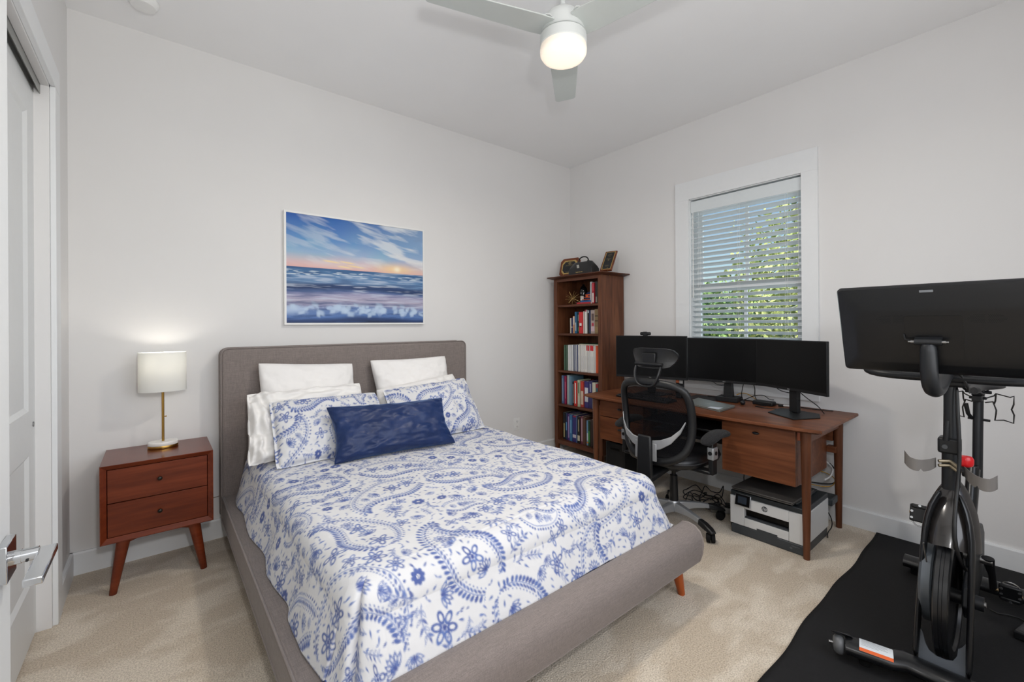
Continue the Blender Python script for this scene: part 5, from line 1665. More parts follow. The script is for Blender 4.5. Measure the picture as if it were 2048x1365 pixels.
hp2 = thing('power_adapter', 'black power adapter tangled in cables between the middle and right monitors', 'power adapter', (-0.16, -2.0, TZ1))
G().box(-0.20, -0.13, -2.10, -1.965, TZ1 + 0.0005, TZ1 + 0.030).build('adapter_body', BLACKP, hp2, bevel=0.007, seg=3)
G().ball((-0.285, -1.935, TZ1 + 0.019), 0.018, 8).build('plug', BLACKP, hp2, smooth=60)
def cable(label, pts, r=0.0028, m=None, name='cable', cat='cable', sub=6):
    """smooth cable through the points"""
    P = [Vector(p) for p in pts]
    out = []
    for i in range(len(P) - 1):
        p0, p1, p2, p3 = P[max(0, i - 1)], P[i], P[i + 1], P[min(len(P) - 1, i + 2)]
        for k in range(sub):
            t = k / sub
            out.append(0.5 * ((2 * p1) + (p2 - p0) * t + (2 * p0 - 5 * p1 + 4 * p2 - p3) * t * t + (3 * p1 - p0 - 3 * p2 + p3) * t ** 3))
    out.append(P[-1])
    o = G().tube(out, r, 6).build(name, m or CABLE, loc=tuple(P[0]), smooth=60)
    return tagp(o, label, cat)
z_ = TZ1 + 0.0035
cable('black cable hanging from the middle monitor to the right, to its base', [(-0.235, -1.93, 0.93), (-0.20, -1.90, 0.86), (-0.17, -1.88, 0.80), (-0.13, -1.87, z_ + 0.01), (-0.10, -1.84, z_)])
cable('black cable hanging straight down behind the middle monitor', [(-0.20, -1.955, 0.93), (-0.13, -1.955, 0.86), (-0.11, -1.95, 0.79), (-0.10, -1.97, z_)])
cable('black cable sagging under the middle monitor at the left of its neck', [(-0.29, -1.71, 0.905), (-0.25, -1.735, 0.872), (-0.21, -1.765, 0.865), (-0.19, -1.79, 0.875)])
cable('black cable looping up from the desk left of the adapter', [(-0.11, -1.86, z_), (-0.14, -1.90, z_ + 0.02), (-0.16, -1.97, z_ + 0.055), (-0.14, -2.02, z_ + 0.06), (-0.12, -2.05, z_ + 0.035), (-0.12, -2.08, z_ + 0.033)])
cable('black cable lying in a wide loop in front of the adapter', [(-0.205, -2.06, z_), (-0.28, -2.02, z_), (-0.30, -2.10, z_), (-0.26, -2.18, z_), (-0.17, -2.22, z_), (-0.10, -2.21, z_), (-0.12, -2.12, z_)])
cable('thin black cable running along the back of the desk', [(-0.13, -1.60, z_ + 0.004), (-0.09, -1.75, z_), (-0.075, -1.95, z_), (-0.08, -2.15, z_), (-0.10, -2.33, z_), (-0.07, -2.42, z_)])
cable('black cable hanging behind the right monitor to the desk', [(-0.39, -2.30, 0.92), (-0.34, -2.345, 0.86), (-0.27, -2.39, 0.80), (-0.22, -2.41, z_)])
cable('black cable sagging below the left edge of the right monitor', [(-0.36, -2.17, 0.915), (-0.335, -2.20, 0.885), (-0.325, -2.25, 0.875), (-0.33, -2.28, 0.885)])
YEL = mat('yellow_cable', (196, 150, 48), 0.5)
cable('yellow network cable arching over the desk behind the middle monitor base', [(-0.14, -1.83, TZ1 + 0.045), (-0.12, -1.86, TZ1 + 0.06), (-0.11, -1.90, TZ1 + 0.055), (-0.10, -1.96, TZ1 + 0.02), (-0.09, -2.0, z_ + 0.005)], 0.0028, YEL)
cable('thin black cord crossing the left end of the desktop', [(-0.42, -0.99, z_), (-0.50, -1.05, z_), (-0.56, -1.10, z_ + 0.0)], 0.0022)
cn = thing('cable_connector', 'white plug end of a cable lying on the desk by the right monitor', 'connector', (-0.14, -2.17, TZ1))
G().box(-0.155, -0.140, -2.195, -2.150, TZ1 + 0.007, TZ1 + 0.016).build('plug_body', WHITEP, cn, bevel=0.003)
G().box(-0.158, -0.137, -2.150, -2.12, TZ1 + 0.001, TZ1 + 0.014).build('strain_relief', BLACKP, cn, bevel=0.003)

# ------------------------------------------------------------------ under the desk
pc = thing('computer_tower', 'black computer tower standing under the left pedestal of the desk', 'computer', (-0.45, -1.08, 0))
G().box(-0.640, -0.24, -1.175, -0.985, 0.012, 0.360).build('case', BLACKP, pc, bevel=0.010, seg=3)
G().box(-0.6435, -0.640, -1.125, -1.035, 0.300, 0.318).build('handle_slot', SCREEN, pc, bevel=0.001)
G().box(-0.6425, -0.640, -1.165, -0.995, 0.03, 0.28).build('front_panel', BLACKS, pc, bevel=0.001)
for fx in (-0.60, -0.28):
    for fy_ in (-1.155, -1.005):
        G().cyl((fx, fy_, 0), (fx, fy_, 0.0125), 0.012, n=12).build('foot', RUBBER, pc)

PRW = mat('printer_white', (205, 206, 206), 0.45)
PRD = mat('printer_dark_grey', (56, 60, 64), 0.5)
PRK = mat('printer_charcoal_top', (38, 44, 48), 0.45)
pr_ = thing('printer', 'white and dark grey inkjet printer on the carpet under the desk', 'printer', (-0.48, -2.235, 0))
pya, pyb, pxa, pxb = -2.447, -2.026, -0.690, -0.285
G().box(pxa, pxb, pya + 0.006, pyb - 0.006, 0.0, 0.058).build('paper_tray', PRD, pr_, bevel=0.006)
g = G()
yb0, yb1 = pyb - 0.085, pyb - 0.335
g.box(pxa + 0.045, pxb, pya, pyb, 0.060, 0.236)
g.box(pxa, pxa + 0.0449, yb0, pyb, 0.060, 0.236).box(pxa, pxa + 0.0449, pya, yb1, 0.060, 0.236)
g.box(pxa, pxa + 0.0449, yb1, yb0, 0.170, 0.236)
body = g.build('body', PRW, pr_, bevel=0.003)
G().box(pxa + 0.001, pxa + 0.0445, yb1 + 0.001, yb0 - 0.001, 0.0605, 0.112).build('output_flap', PRW, body, bevel=0.002)
G().box(pxa + 0.006, pxa + 0.0445, yb1 + 0.004, yb0 - 0.004, 0.113, 0.121).build('output_tray', PRD, body, bevel=0.001)
G().box(pxa + 0.030, pxa + 0.0448, yb1 + 0.001, yb0 - 0.001, 0.122, 0.169).build('output_slot', SCREEN, body)
G().box(pxa - 0.0006, pxa + 0.02, -2.30, -2.185, 0.044, 0.072).build('tray_grip', PRD, pr_)
G().box(pxa + 0.004, pxb, pya + 0.002, pyb - 0.002, 0.237, 0.268).build('scanner_lid', PRK, pr_, bevel=0.005)
G().box(pxa + 0.035, pxb - 0.02, pya + 0.05, pyb - 0.02, 0.2685, 0.283).build('feeder', PRK, pr_, bevel=0.006)
G().box(pxb + 0.0005, pxb + 0.12, pya - 0.02, pya + 0.10, 0.185, 0.232).build('rear_tray', PRK, pr_, bevel=0.008)
axp = (Vector((0, -1, 0)), Vector((0.25, 0, 0.97)), Vector((-0.97, 0, 0.25)))
ct = G().obox((pxa - 0.005, pyb - 0.082, 0.222), (0.092, 0.072, 0.013), axp).build('control_panel', SILVER, pr_, bevel=0.004)
G().obox((pxa - 0.0115, pyb - 0.082, 0.2237), (0.086, 0.066, 0.002), axp).build('touch_screen', SCREEN, ct, bevel=0.001)
G().obox((pxa - 0.0127, pyb - 0.080, 0.2242), (0.052, 0.042, 0.0004), axp).build('display', mat('dim_display', (44, 52, 62), 0.2), ct)
LG = mat('logo_disc_grey', (66, 70, 74), 0.4)
lgx = pxa - 0.0004
lc = (lgx, pyb - 0.205, 0.205)
ld_ = G().prism([(0.0165 * cos(a), 0.0165 * sin(a)) for a in np.linspace(0, 2 * pi, 32, endpoint=False)], lc, (0, -1, 0), (0, 0, 1), (-0.0006, 0, 0)).build('logo_disc', LG, body)
text_mesh('logo_letters', 'hp', PRW, ld_, (lgx - 0.0012, lc[1], lc[2] + 0.0012), (0, -1, 0), (0, 0, 1), 0.0275, thick=0.0003, shear=0.22)
text_mesh('model_lettering', 'OfficeJet Pro', mat('faint_lettering', (120, 124, 128), 0.5), pr_, (pxa - 0.0004, -2.395, 0.040), (0, -1, 0), (0, 0, 1), 0.008, thick=0.0002)
text_mesh('ink_mark', 'C5', mat('faint_mark', (150, 154, 158), 0.5), pr_, (pxa - 0.0004, -2.372, 0.026), (0, -1, 0), (0, 0, 1), 0.011, thick=0.0002)
ol_ = thing('laptop', 'old dark grey laptop lying on top of the printer', 'laptop', (-0.52, -2.22, 0.284))
DG = mat('dark_grey_laptop', (72, 70, 68), 0.45, metal=0.3)
qq = [(-0.725, -2.395), (-0.395, -2.405), (-0.395, -2.060), (-0.725, -2.050)]
G().hull8(*slab(qq, 0.2842, 0.2935, 0.02)).build('laptop_base', DG, ol_, bevel=0.003)
G().hull8(*slab(qq, 0.2945, 0.303)).build('lid', DG, ol_, bevel=0.003)

ps = thing('power_strip', 'grey power strip on the carpet behind the chair base', 'power strip', (-0.40, -1.84, 0))
axs = (Vector((0.55, -0.83, 0)).normalized(), Vector((0.83, 0.55, 0)).normalized(), Vector((0, 0, 1)))
G().obox((-0.43, -1.90, 0.021), (0.24, 0.05, 0.040), axs).build('strip_body', mat('strip_grey', (136, 134, 130), 0.5), ps, bevel=0.005)
for k in range(3):
    G().obox(Vector((-0.43, -1.90, 0.0545)) + axs[0] * (-0.075 + 0.07 * k), (0.035, 0.032, 0.026), axs).build('plug', BLACKP, ps, bevel=0.004)
rc_ = random.Random(12)
for k in range(7):
    c0 = Vector((-0.34 + rc_.uniform(-.12, .10), -1.72 + rc_.uniform(-.16, .12), 0))
    pts = []
    R_ = rc_.uniform(0.05, 0.12)
    a0 = rc_.uniform(0, 6.28)
    for j in range(9):
        a = a0 + j * 0.75
        pts.append((c0.x + R_ * cos(a) * rc_.uniform(.7, 1.1), c0.y + R_ * sin(a), 0.006 + 0.011 * k * 0.55 + (rc_.uniform(0.0, 0.09) if j % 3 == 1 else 0.004)))
    o = cable('black cables tangled together on the carpet under the desk behind the chair', pts, 0.0034)
    o['group'] = 'tangled cables under the desk'
cable('black cable hanging from the desk to the power strip', [(-0.13, -1.93, 0.55), (-0.18, -1.92, 0.38), (-0.26, -1.93, 0.22), (-0.30, -1.96, 0.10), (-0.36, -1.94, 0.075)], 0.003)
WCB = mat('white_cable', (214, 214, 212), 0.5)
cable('white cable curving under the right end of the desk', [(-0.12, -2.30, 0.46), (-0.09, -2.38, 0.41), (-0.10, -2.42, 0.375), (-0.17, -2.43, 0.345), (-0.26, -2.42, 0.335)], 0.0055, WCB)
cable('yellow network cable looped behind the printer', [(-0.10, -2.25, 0.34), (-0.07, -2.36, 0.33), (-0.06, -2.42, 0.30), (-0.06, -2.41, 0.25), (-0.10, -2.36, 0.24), (-0.14, -2.28, 0.25)], 0.0028, YEL)
cable('black cable looped behind the printer', [(-0.08, -2.40, 0.40), (-0.045, -2.43, 0.34), (-0.045, -2.42, 0.27), (-0.06, -2.37, 0.25), (-0.13, -2.30, 0.26)], 0.0045)
cable('black cord dropping from the back of the printer to the carpet', [(-0.27, -2.43, 0.16), (-0.25, -2.452, 0.10), (-0.25, -2.455, 0.05), (-0.27, -2.44, 0.012), (-0.33, -2.455, 0.005)], 0.003)

# ------------------------------------------------------------------ office chair (local frame, facing +x)
HX, HY = -0.83, -1.715
ch = thing('office_chair', 'black mesh office chair with headrest and silver star base at the desk', 'chair', (HX, HY, 0))
def mesh_mat():
    m = bpy.data.materials.new('black_chair_mesh')
    m.use_nodes = True
    nt = m.node_tree; L = nt.links; nt.nodes.clear()
    o = nt.nodes.new('ShaderNodeOutputMaterial')
    t = nt.nodes.new('ShaderNodeBsdfTransparent')
    d = nt.nodes.new('ShaderNodeBsdfDiffuse'); d.inputs[0].default_value = rgb(22, 22, 24)
    tc = nt.nodes.new('ShaderNodeTexCoord')
    ck = nt.nodes.new('ShaderNodeTexChecker'); ck.inputs['Scale'].default_value = 330
    L.new(tc.outputs['Object'], ck.inputs['Vector'])
    mr = nt.nodes.new('ShaderNodeMapRange'); mr.inputs['To Min'].default_value = 0.55; mr.inputs['To Max'].default_value = 0.95
    L.new(ck.outputs['Fac'], mr.inputs['Value'])
    mx = nt.nodes.new('ShaderNodeMixShader')
    L.new(mr.outputs[0], mx.inputs[0]); L.new(t.outputs[0], mx.inputs[1]); L.new(d.outputs[0], mx.inputs[2]); L.new(mx.outputs[0], o.inputs[0])
    return m
CF = mat('chair_black_plastic', (19, 20, 22), 0.42)
BX = -0.285
def backx(y, z):
    t = (z - 0.46) / 0.5
    return BX + 0.075 * (abs(y) / 0.25) ** 2 + 0.035 * sin(pi * min(1, max(0, t * 1.1))) - 0.02 * t
ringp = [(0.0, 0.966), (0.10, 0.962), (0.185, 0.952), (0.230, 0.925), (0.242, 0.86), (0.243, 0.77), (0.241, 0.69), (0.236, 0.61), (0.217, 0.54), (0.170, 0.487), (0.09, 0.464), (0, 0.458)]
full = ringp + [(-a, b) for a, b in ringp[::-1][1:-1]]
P3 = [(backx(a, b), a, b) for a, b in full]
# smooth once
P3 = [tuple((Vector(P3[i - 1]) * .2 + Vector(P3[i]) * .6 + Vector(P3[(i + 1) % len(P3)]) * .2)) for i in range(len(P3))]
G().tube(P3, 0.025, 12, closed=True, sq=(0.85, 1.05), upv=(1, 0, 0)).build('back_frame', CF, ch, smooth=60, local=True, subsurf=1)
# mesh panel
nzr, nyr = 22, 18
P = np.zeros((nzr, nyr, 3))
zs = np.linspace(0.465, 0.955, nzr)
zr = [b for a, b in ringp][::-1]; yr = [a for a, b in ringp][::-1]
for i, z in enumerate(zs):
    hw = max(0.01, np.interp(z, zr, yr))
    for j, u in enumerate(np.linspace(-1, 1, nyr)):
        P[i, j] = (backx(u * hw, z) + 0.004, u * hw, z)
Mi = Matrix.Translation((HX, HY, 0))
P = P + np.array((HX, HY, 0))
gridmesh('mesh_panel', P, mesh_mat(), ch)
# lumbar wings and spine
g = G()
for s_ in (-1, 1):
    pts = [(-0.318, s_ * 0.045, 0.575), (-0.315, s_ * 0.10, 0.590), (-0.298, s_ * 0.16, 0.625), (-0.268, s_ * 0.205, 0.680), (-0.245, s_ * 0.226, 0.735)]
    w_ = [0.032, 0.028, 0.022, 0.014, 0.006]
    vs, fs = [], []
    for (p, w) in zip(pts, w_):
        for (dx, dz) in ((-0.005, -w), (0.005, -w), (0.005, w), (-0.005, w)):
            vs.append((p[0] + dx, p[1], p[2] + dz))
    for k in range(len(pts) - 1):
        for i in range(4):
            fs.append((4 * k + i, 4 * k + (i + 1) % 4, 4 * k + 4 + (i + 1) % 4, 4 * k + 4 + i))
    fs += [(3, 2, 1, 0), (16, 17, 18, 19)]
    g.add(vs, fs)
    g.obox((-0.322, s_ * 0.062, 0.535), (0.010, 0.028, 0.11))
g.build('lumbar_support', SILVER, ch, local=True, bevel=0.004)
g = G()
g.hull8([(-0.350, -0.055, 0.36), (-0.315, -0.055, 0.36), (-0.315, 0.055, 0.36), (-0.350, 0.055, 0.36)], [(-0.345, -0.047, 0.635), (-0.325, -0.047, 0.635), (-0.325, 0.047, 0.635), (-0.345, 0.047, 0.635)])
g.hull8([(-0.350, -0.055, 0.345), (-0.10, -0.055, 0.385), (-0.10, 0.055, 0.385), (-0.350, 0.055, 0.345)], [(-0.350, -0.055, 0.385), (-0.10, -0.055, 0.415), (-0.10, 0.055, 0.415), (-0.350, 0.055, 0.385)])
g.build('spine', CF, ch, local=True, bevel=0.010)
# headrest
hr = G()
pts = [(BX - 0.030, 0.055, 0.945), (BX - 0.034, 0.075, 0.975), (BX - 0.025, 0.090, 1.02), (BX + 0.002, 0.088, 1.075)]
U = [(a, -b, c) for a, b, c in pts[::-1]] + [(BX - 0.032, 0.0, 0.935)] + pts
hb_ = G().tube(U, 0.0105, 8, sq=(1.3, 0.8)).build('headrest_bracket', CF, ch, local=True, smooth=60, subsurf=1)
nu_, nv_ = 20, 12
P = np.zeros((nv_, nu_, 3))
for side_, off in ((0, 0),):
    vs, fs = [], []
    for lay in (0, 1):
        for i in range(nv_ + 1):
            v = -1 + 2 * i / nv_
            for j in range(nu_ + 1):
                u = -1 + 2 * j / nu_
                hw = 0.165 * (1 - 0.14 * (0.5 - v / 2) ** 2)
                sq_ = sqrt(max(0, 1 - abs(u) ** 4)) 
                zz = 1.115 + v * 0.064 * (0.58 + 0.42 * sq_)
                xx = BX + 0.02 + 0.055 * u * u - 0.018 * v * v
                vs.append((xx + (0.016 if lay else -0.004) , u * hw * (1 - .05 * v * v), zz))
    W1 = nu_ + 1
    N1 = (nv_ + 1) * W1
    for lay in (0, 1):
        for i in range(nv_):
            for j in range(nu_):
                a = lay * N1 + i * W1 + j
                fs.append((a, a + 1, a + W1 + 1, a + W1))
    per = [j for j in range(W1)] + [i * W1 + nu_ for i in range(1, nv_ + 1)] + [nv_ * W1 + j for j in range(nu_ - 1, -1, -1)] + [i * W1 for i in range(nv_ - 1, 0, -1)]
    for k in range(len(per)):
        a, b = per[k], per[(k + 1) % len(per)]
        fs.append((a, b, b + N1, a + N1))
hd_ = G().add(vs, fs).build('headrest', CF, ch, local=True, smooth=50, bevel=0.004)
G().cyl((BX + 0.0, -0.098, 1.078), (BX + 0.0, 0.098, 1.078), 0.010, n=12).build('headrest_pivot', CF, hd_, local=True, smooth=40)
g = G().obox((BX + 0.004, 0, 1.105), (0.014, 0.085, 0.085), taper=1.15)
g.build('headrest_plate', BLACKP, hd_, local=True, bevel=0.005)
# seat
vs = []
LE = mat('chair_seat_leather', (22, 22, 24), 0.36, bump=0.2, bscale=120, bdist=0.001)
outl = [(0.27 * (abs(cos(a)) ** 0.62) * (1 if cos(a) > 0 else -1), 0.255 * (abs(sin(a)) ** 0.62) * (1 if sin(a) > 0 else -1)) for a in np.linspace(0, 2 * pi, 36, endpoint=False)]
lay = [(0.86, 0.425), (0.97, 0.44), (1.0, 0.462), (0.97, 0.485), (0.86, 0.498), (0.5, 0.500), (0.0, 0.497)]
n = len(outl)
vs, fs = [], []
for s_, z in lay: vs += [(x * s_ + 0.005, y * s_, z + (0.012 * (y * s_ / .25) ** 2 if z > .48 else 0)) for x, y in outl]
for k in range(len(lay) - 1):
    for i in range(n): fs.append((k * n + i, k * n + (i + 1) % n, (k + 1) * n + (i + 1) % n, (k + 1) * n + i))
fs.append(tuple(range(n - 1, -1, -1)))
seat = G().add(vs, fs).build('seat', LE, ch, local=True, smooth=60)
G().tube([(x * 1.0 + 0.005, y * 1.0, 0.466) for x, y in outl], 0.003, 6, closed=True).build('seat_seam', mat('seam_grey', (60, 60, 62), 0.5), seat, local=True, smooth=60)
G().obox((0.0, 0, 0.405), (0.30, 0.22, 0.035), taper=1.3).build('tilt_mechanism', CF, ch, local=True, bevel=0.006)
G().cyl((0, 0, 0.30), (0, 0, 0.39), 0.014, n=16).cyl((0, 0, 0.12), (0, 0, 0.31), 0.030, 0.024, 20).build('gas_column', CF, ch, local=True, smooth=40)
# star base
for k, deg in enumerate((-109, -37, 35, 107, 179)):
    a = radians(deg)
    d = Vector((cos(a), sin(a), 0)); s_ = Vector((-sin(a), cos(a), 0))
    prof = [(0.02, 0.075, 0.135, 0.030), (0.07, 0.080, 0.132, 0.026), (0.14, 0.088, 0.126, 0.023), (0.21, 0.086, 0.116, 0.021), (0.245, 0.080, 0.108, 0.020)]
    vs, fs = [], []
    for (r, z0, z1, w) in prof:
        vs += [tuple(d * r + s_ * (-w * .9) + Vector((0, 0, z0))), tuple(d * r + s_ * (w * .9) + Vector((0, 0, z0))), tuple(d * r + s_ * (w * .62) + Vector((0, 0, z1))), tuple(d * r - s_ * (w * .62) + Vector((0, 0, z1)))]
    for q_ in range(len(prof) - 1):
        for i in range(4): fs.append((4 * q_ + i, 4 * q_ + (i + 1) % 4, 4 * q_ + 4 + (i + 1) % 4, 4 * q_ + 4 + i))
    fs += [(3, 2, 1, 0), (16, 17, 18, 19)]
    lg = G().add(vs, fs).build('base_leg', SILVER, ch, local=True, bevel=0.004)
    prof = [(0.235, 0.078, 0.112, 0.021), (0.28, 0.070, 0.104, 0.026), (0.325, 0.062, 0.088, 0.027), (0.350, 0.060, 0.074, 0.020)]
    vs, fs = [], []
    for (r, z0, z1, w) in prof:
        vs += [tuple(d * r + s_ * (-w) + Vector((0, 0, z0))), tuple(d * r + s_ * w + Vector((0, 0, z0))), tuple(d * r + s_ * (w * .7) + Vector((0, 0, z1))), tuple(d * r - s_ * (w * .7) + Vector((0, 0, z1)))]
    for q_ in range(3):
        for i in range(4): fs.append((4 * q_ + i, 4 * q_ + (i + 1) % 4, 4 * q_ + 4 + (i + 1) % 4, 4 * q_ + 4 + i))
    fs += [(3, 2, 1, 0), (12, 13, 14, 15)]
    G().add(vs, fs).build('end_cap', CF, lg, local=True, bevel=0.006)
    c = d * 0.322 + Vector((0, 0, 0.029))
    ca = a + 0.9
    e = Vector((cos(ca), sin(ca), 0))
    g = G()
    for t_ in (-1, 1):
        g.cyl(c + e * (t_ * 0.004), c + e * (t_ * 0.024), 0.0285, 0.0265, 24)
    g.cyl(c - e * 0.02, c + e * 0.02, 0.010, n=12).cyl(c + Vector((0, 0, 0.0)), c + Vector((0, 0, 0.036)), 0.009, n=12)
    g.build('caster', RUBBER, ch, local=True, smooth=40)
for k in (0,):
    G().lathe([(0.034, 0.07), (0.040, 0.085), (0.040, 0.13), (0.033, 0.142), (0.0, 0.142)], (0, 0, 0), 24).build('base_hub', SILVER, ch, local=True, smooth=40)
FUZ = mat('fuzzy_black_cover', (20, 20, 22), 0.95, sheen=0.06, bump=0.9, bscale=130, bdist=0.006)
for s_ in (-1, 1):
    yq = s_ * 0.315
    g = G().obox((-0.095, yq, 0.515), (0.054, 0.030, 0.20)).obox((-0.090, s_ * 0.225, 0.424), (0.07, 0.17, 0.022))
    arm = g.build('armrest_post', CF, ch, local=True, bevel=0.006)
    G().obox((-0.095, yq, 0.545), (0.062, 0.040, 0.075)).build('height_collar', SILVER, arm, local=True, bevel=0.006)
    G().cyl((-0.095, yq + s_ * 0.017, 0.548), (-0.095, yq + s_ * 0.024, 0.548), 0.012, n=16).build('height_button', BLACKP, arm, local=True, smooth=40)
    G().cyl((-0.095 - 0.028, yq, 0.548), (-0.095 - 0.034, yq, 0.548), 0.012, n=16).build('collar_screw', BLACKP, arm, local=True, smooth=40)
    vs, fs = [], []
    for i in range(11):
        t = -1 + 2 * i / 10
        rr_ = sqrt(max(0.0, 1 - t ** 4)) * 0.9 + 0.1
        for j in range(14):
            b = 2 * pi * j / 14
            vs.append((-0.055 + t * 0.155, yq + cos(b) * 0.050 * rr_, 0.640 + 0.012 * t + sin(b) * 0.026 * rr_ + 0.010 * cos(t * 3)))
    for i in range(10):
        for j in range(14): fs.append((i * 14 + j, i * 14 + (j + 1) % 14, (i + 1) * 14 + (j + 1) % 14, (i + 1) * 14 + j))
    fs += [tuple(range(13, -1, -1)), tuple(140 + j for j in range(14))]
    G().add(vs, fs).build('armrest_pad', FUZ, ch, local=True, smooth=60, subsurf=1)

# ------------------------------------------------------------------ exercise mat
MATB = mat('black_rubber_mat', (30, 30, 31), 0.85, spec=0.25, noise=0.12, nscale=60, bump=0.5, bscale=350, bdist=0.0015)
MATH = 0.007
def build_mat():
    g = []
    nx, ny = 90, 40
    xs = np.linspace(-2.05, -0.022, nx)
    P = np.zeros((ny, nx, 3))
    for j in range(ny):
        for i, x in enumerate(xs):
            edge = -2.634 + 0.006 * sin(x * 5.1 + 1) + 0.004 * sin(x * 13)
            t = j / (ny - 1)
            yy = edge * (1 - t) + -3.60 * t
            z = MATH + 0.0015 * (1 + sin(x * 5 + 2) * cos(yy * 4))
            P[j, i] = (x, yy, z)
    o = gridmesh('exercise_mat', P, MATB, loc=(-1.0, -3.1, 0), flip=True)
    so = o.modifiers.new('thickness', 'SOLIDIFY'); so.thickness = 0.006; so.offset = -1
    return tagp(o, 'black rubber exercise mat on the carpet under the bike', 'mat')
build_mat()

# ------------------------------------------------------------------ exercise bike
MZ = 0.0105
bk = thing('exercise_bike', 'black stationary exercise bike with large screen standing on the black mat', 'exercise bike', (-0.90, -3.08, MZ))
BKM = mat('bike_black_enamel', (20, 21, 23), 0.28, spec=0.5)
BKS = mat('bike_satin_black', (25, 27, 30), 0.42, spec=0.4)
SMOKE = mat('smoked_plastic', (112, 108, 104), 0.35, spec=0.4)
def ay_(x): return -3.068 - (x + 1.3) * 0.030     # centre line of the bike
# stabilisers
def stab(xc, half, dz, name, sweep):
    yc = ay_(xc)
    g = G()
    pts = [(xc - sweep, yc + half, 0.056 + MZ), (xc - sweep * .5, yc + half * .5, 0.056 + MZ), (xc, yc + 0.09, 0.058 + MZ), (xc, yc - 0.09, 0.058 + MZ), (xc - sweep * .5, yc - half * .5, 0.056 + MZ), (xc - sweep, yc - half, 0.056 + MZ)]
    g.tube(pts, 0.036, 18, sq=(0.80, 1.30))
    o = g.build(name, BKM, bk, smooth=50)
    return o
fs_ = stab(-1.385, 0.255, 0, 'front_stabilizer', 0.055)
rs_ = stab(-0.455, 0.262, 0, 'rear_stabilizer', 0.0)
for x, y in ((-1.42, ay_(-1.385) + 0.20), (-1.42, ay_(-1.385) - 0.20), (-0.455, ay_(-.455) + 0.22), (-0.455, ay_(-.455) - 0.22)):
    G().cyl((x, y, MZ), (x, y, 0.045 + MZ), 0.019, n=16).build('leveling_foot', RUBBER, bk, smooth=40)
WHEELM = mat('grey_transport_wheel', (96, 98, 100), 0.4)
for s_ in (1, -1):
    xw, yw = -1.452, ay_(-1.385) + s_ * 0.275
    wv = Vector((0.33 * -1 * s_ * s_, s_ * 0.94, 0)).normalized()
    c = Vector((xw, yw, 0.050 + MZ))
    w_ = G()
    vs, fs = [], []
    prof = [(0.012, -0.019), (0.024, -0.017), (0.033, -0.010), (0.036, 0.0), (0.033, 0.010), (0.024, 0.017), (0.012, 0.019)]
    uu = Vector((0, 0, 1)); ww = wv.cross(uu)
    for (r, t) in prof:
        for i in range(28):
            a = 2 * pi * i / 28
            vs.append(c + uu * (r * cos(a)) + ww * (r * sin(a)) + wv * t)
    for k in range(6):
        for i in range(28): fs.append((k * 28 + i, k * 28 + (i + 1) % 28, (k + 1) * 28 + (i + 1) % 28, (k + 1) * 28 + i))
    fs += [tuple(range(27, -1, -1)), tuple(6 * 28 + i for i in range(28))]
    w_.add(vs, fs).build('transport_wheel', WHEELM, bk, smooth=50)
    G().cyl(c - wv * 0.03, c + wv * 0.032, 0.006, n=12).build('wheel_axle', STEEL, bk, smooth=40)
    G().tube([c - wv * 0.03 + Vector((0.03, 0, 0.01)), c - wv * 0.026 + Vector((0.012, 0, 0.038)), c + Vector((0.0, 0, 0.044)), c + wv * 0.02 + Vector((0.0, 0, 0.042))], 0.008, 8, sq=(0.6, 2.2)).build('wheel_fork', BKM, bk, smooth=50)
# warning label on top of the stabiliser
def on_stab(t, z):        # t along the left arm from centre (0) to the end (1)
    yc = ay_(-1.385)
    return Vector((-1.385 - 0.055 * t, yc + 0.255 * t, z))
la, lb = on_stab(0.46, 0.0815 + MZ), on_stab(0.84, 0.0815 + MZ)
dd = (lb - la).normalized(); ss = Vector((-dd.y, dd.x, 0))
if ss.x < 0: ss = -ss
g = G()
def quadcurve(a, b, s0, s1, zoff):
    vs = []
    K = 6
    for p in (a, b):
        for k in range(K + 1):
            q_ = s0 + (s1 - s0) * k / K
            zz = 0.0565 + MZ + 0.0292 * sqrt(max(0, 1 - (q_ / 0.0475) ** 2)) + zoff
            vs.append(Vector((p.x, p.y, zz)) + ss * q_)
    return vs, [(k, k + 1, K + 2 + k, K + 1 + k) for k in range(K)]
g.add(*quadcurve(la, lb, -0.0400, 0.037, 0.0012))
lbl = g.build('warning_label', mat('label_white', (214, 220, 224), 0.5), fs_)
lbl['label'] = 'white warning label with an orange strip'
g = G().add(*quadcurve(la, lb, -0.0402, -0.0300, 0.0018))
g.build('orange_strip', mat('label_orange', (222, 96, 32), 0.5), fs_)
g = G()
for k in range(9):
    q0 = 0.032 - 0.0062 * k
    ln = (0.9, 0.85, 0.92, 0.5, 0.88, 0.9, 0.8, 0.9, 0.6)[k]
    g.add(*quadcurve(la + dd * 0.006 + (lb - la) * (1 - ln) * .9, lb - dd * 0.006, q0 - 0.0006, q0 + 0.0006, 0.0016))
g.build('label_print', mat('label_ink', (130, 136, 142), 0.6), fs_)
text_mesh('warning_word', 'WARNING', mat('warning_ink', (90, 40, 18), 0.6), fs_, (la + lb) / 2 + ss * -0.0350 + Vector((0, 0, -0.0055)), -dd, ss, 0.0075, thick=0.0002)

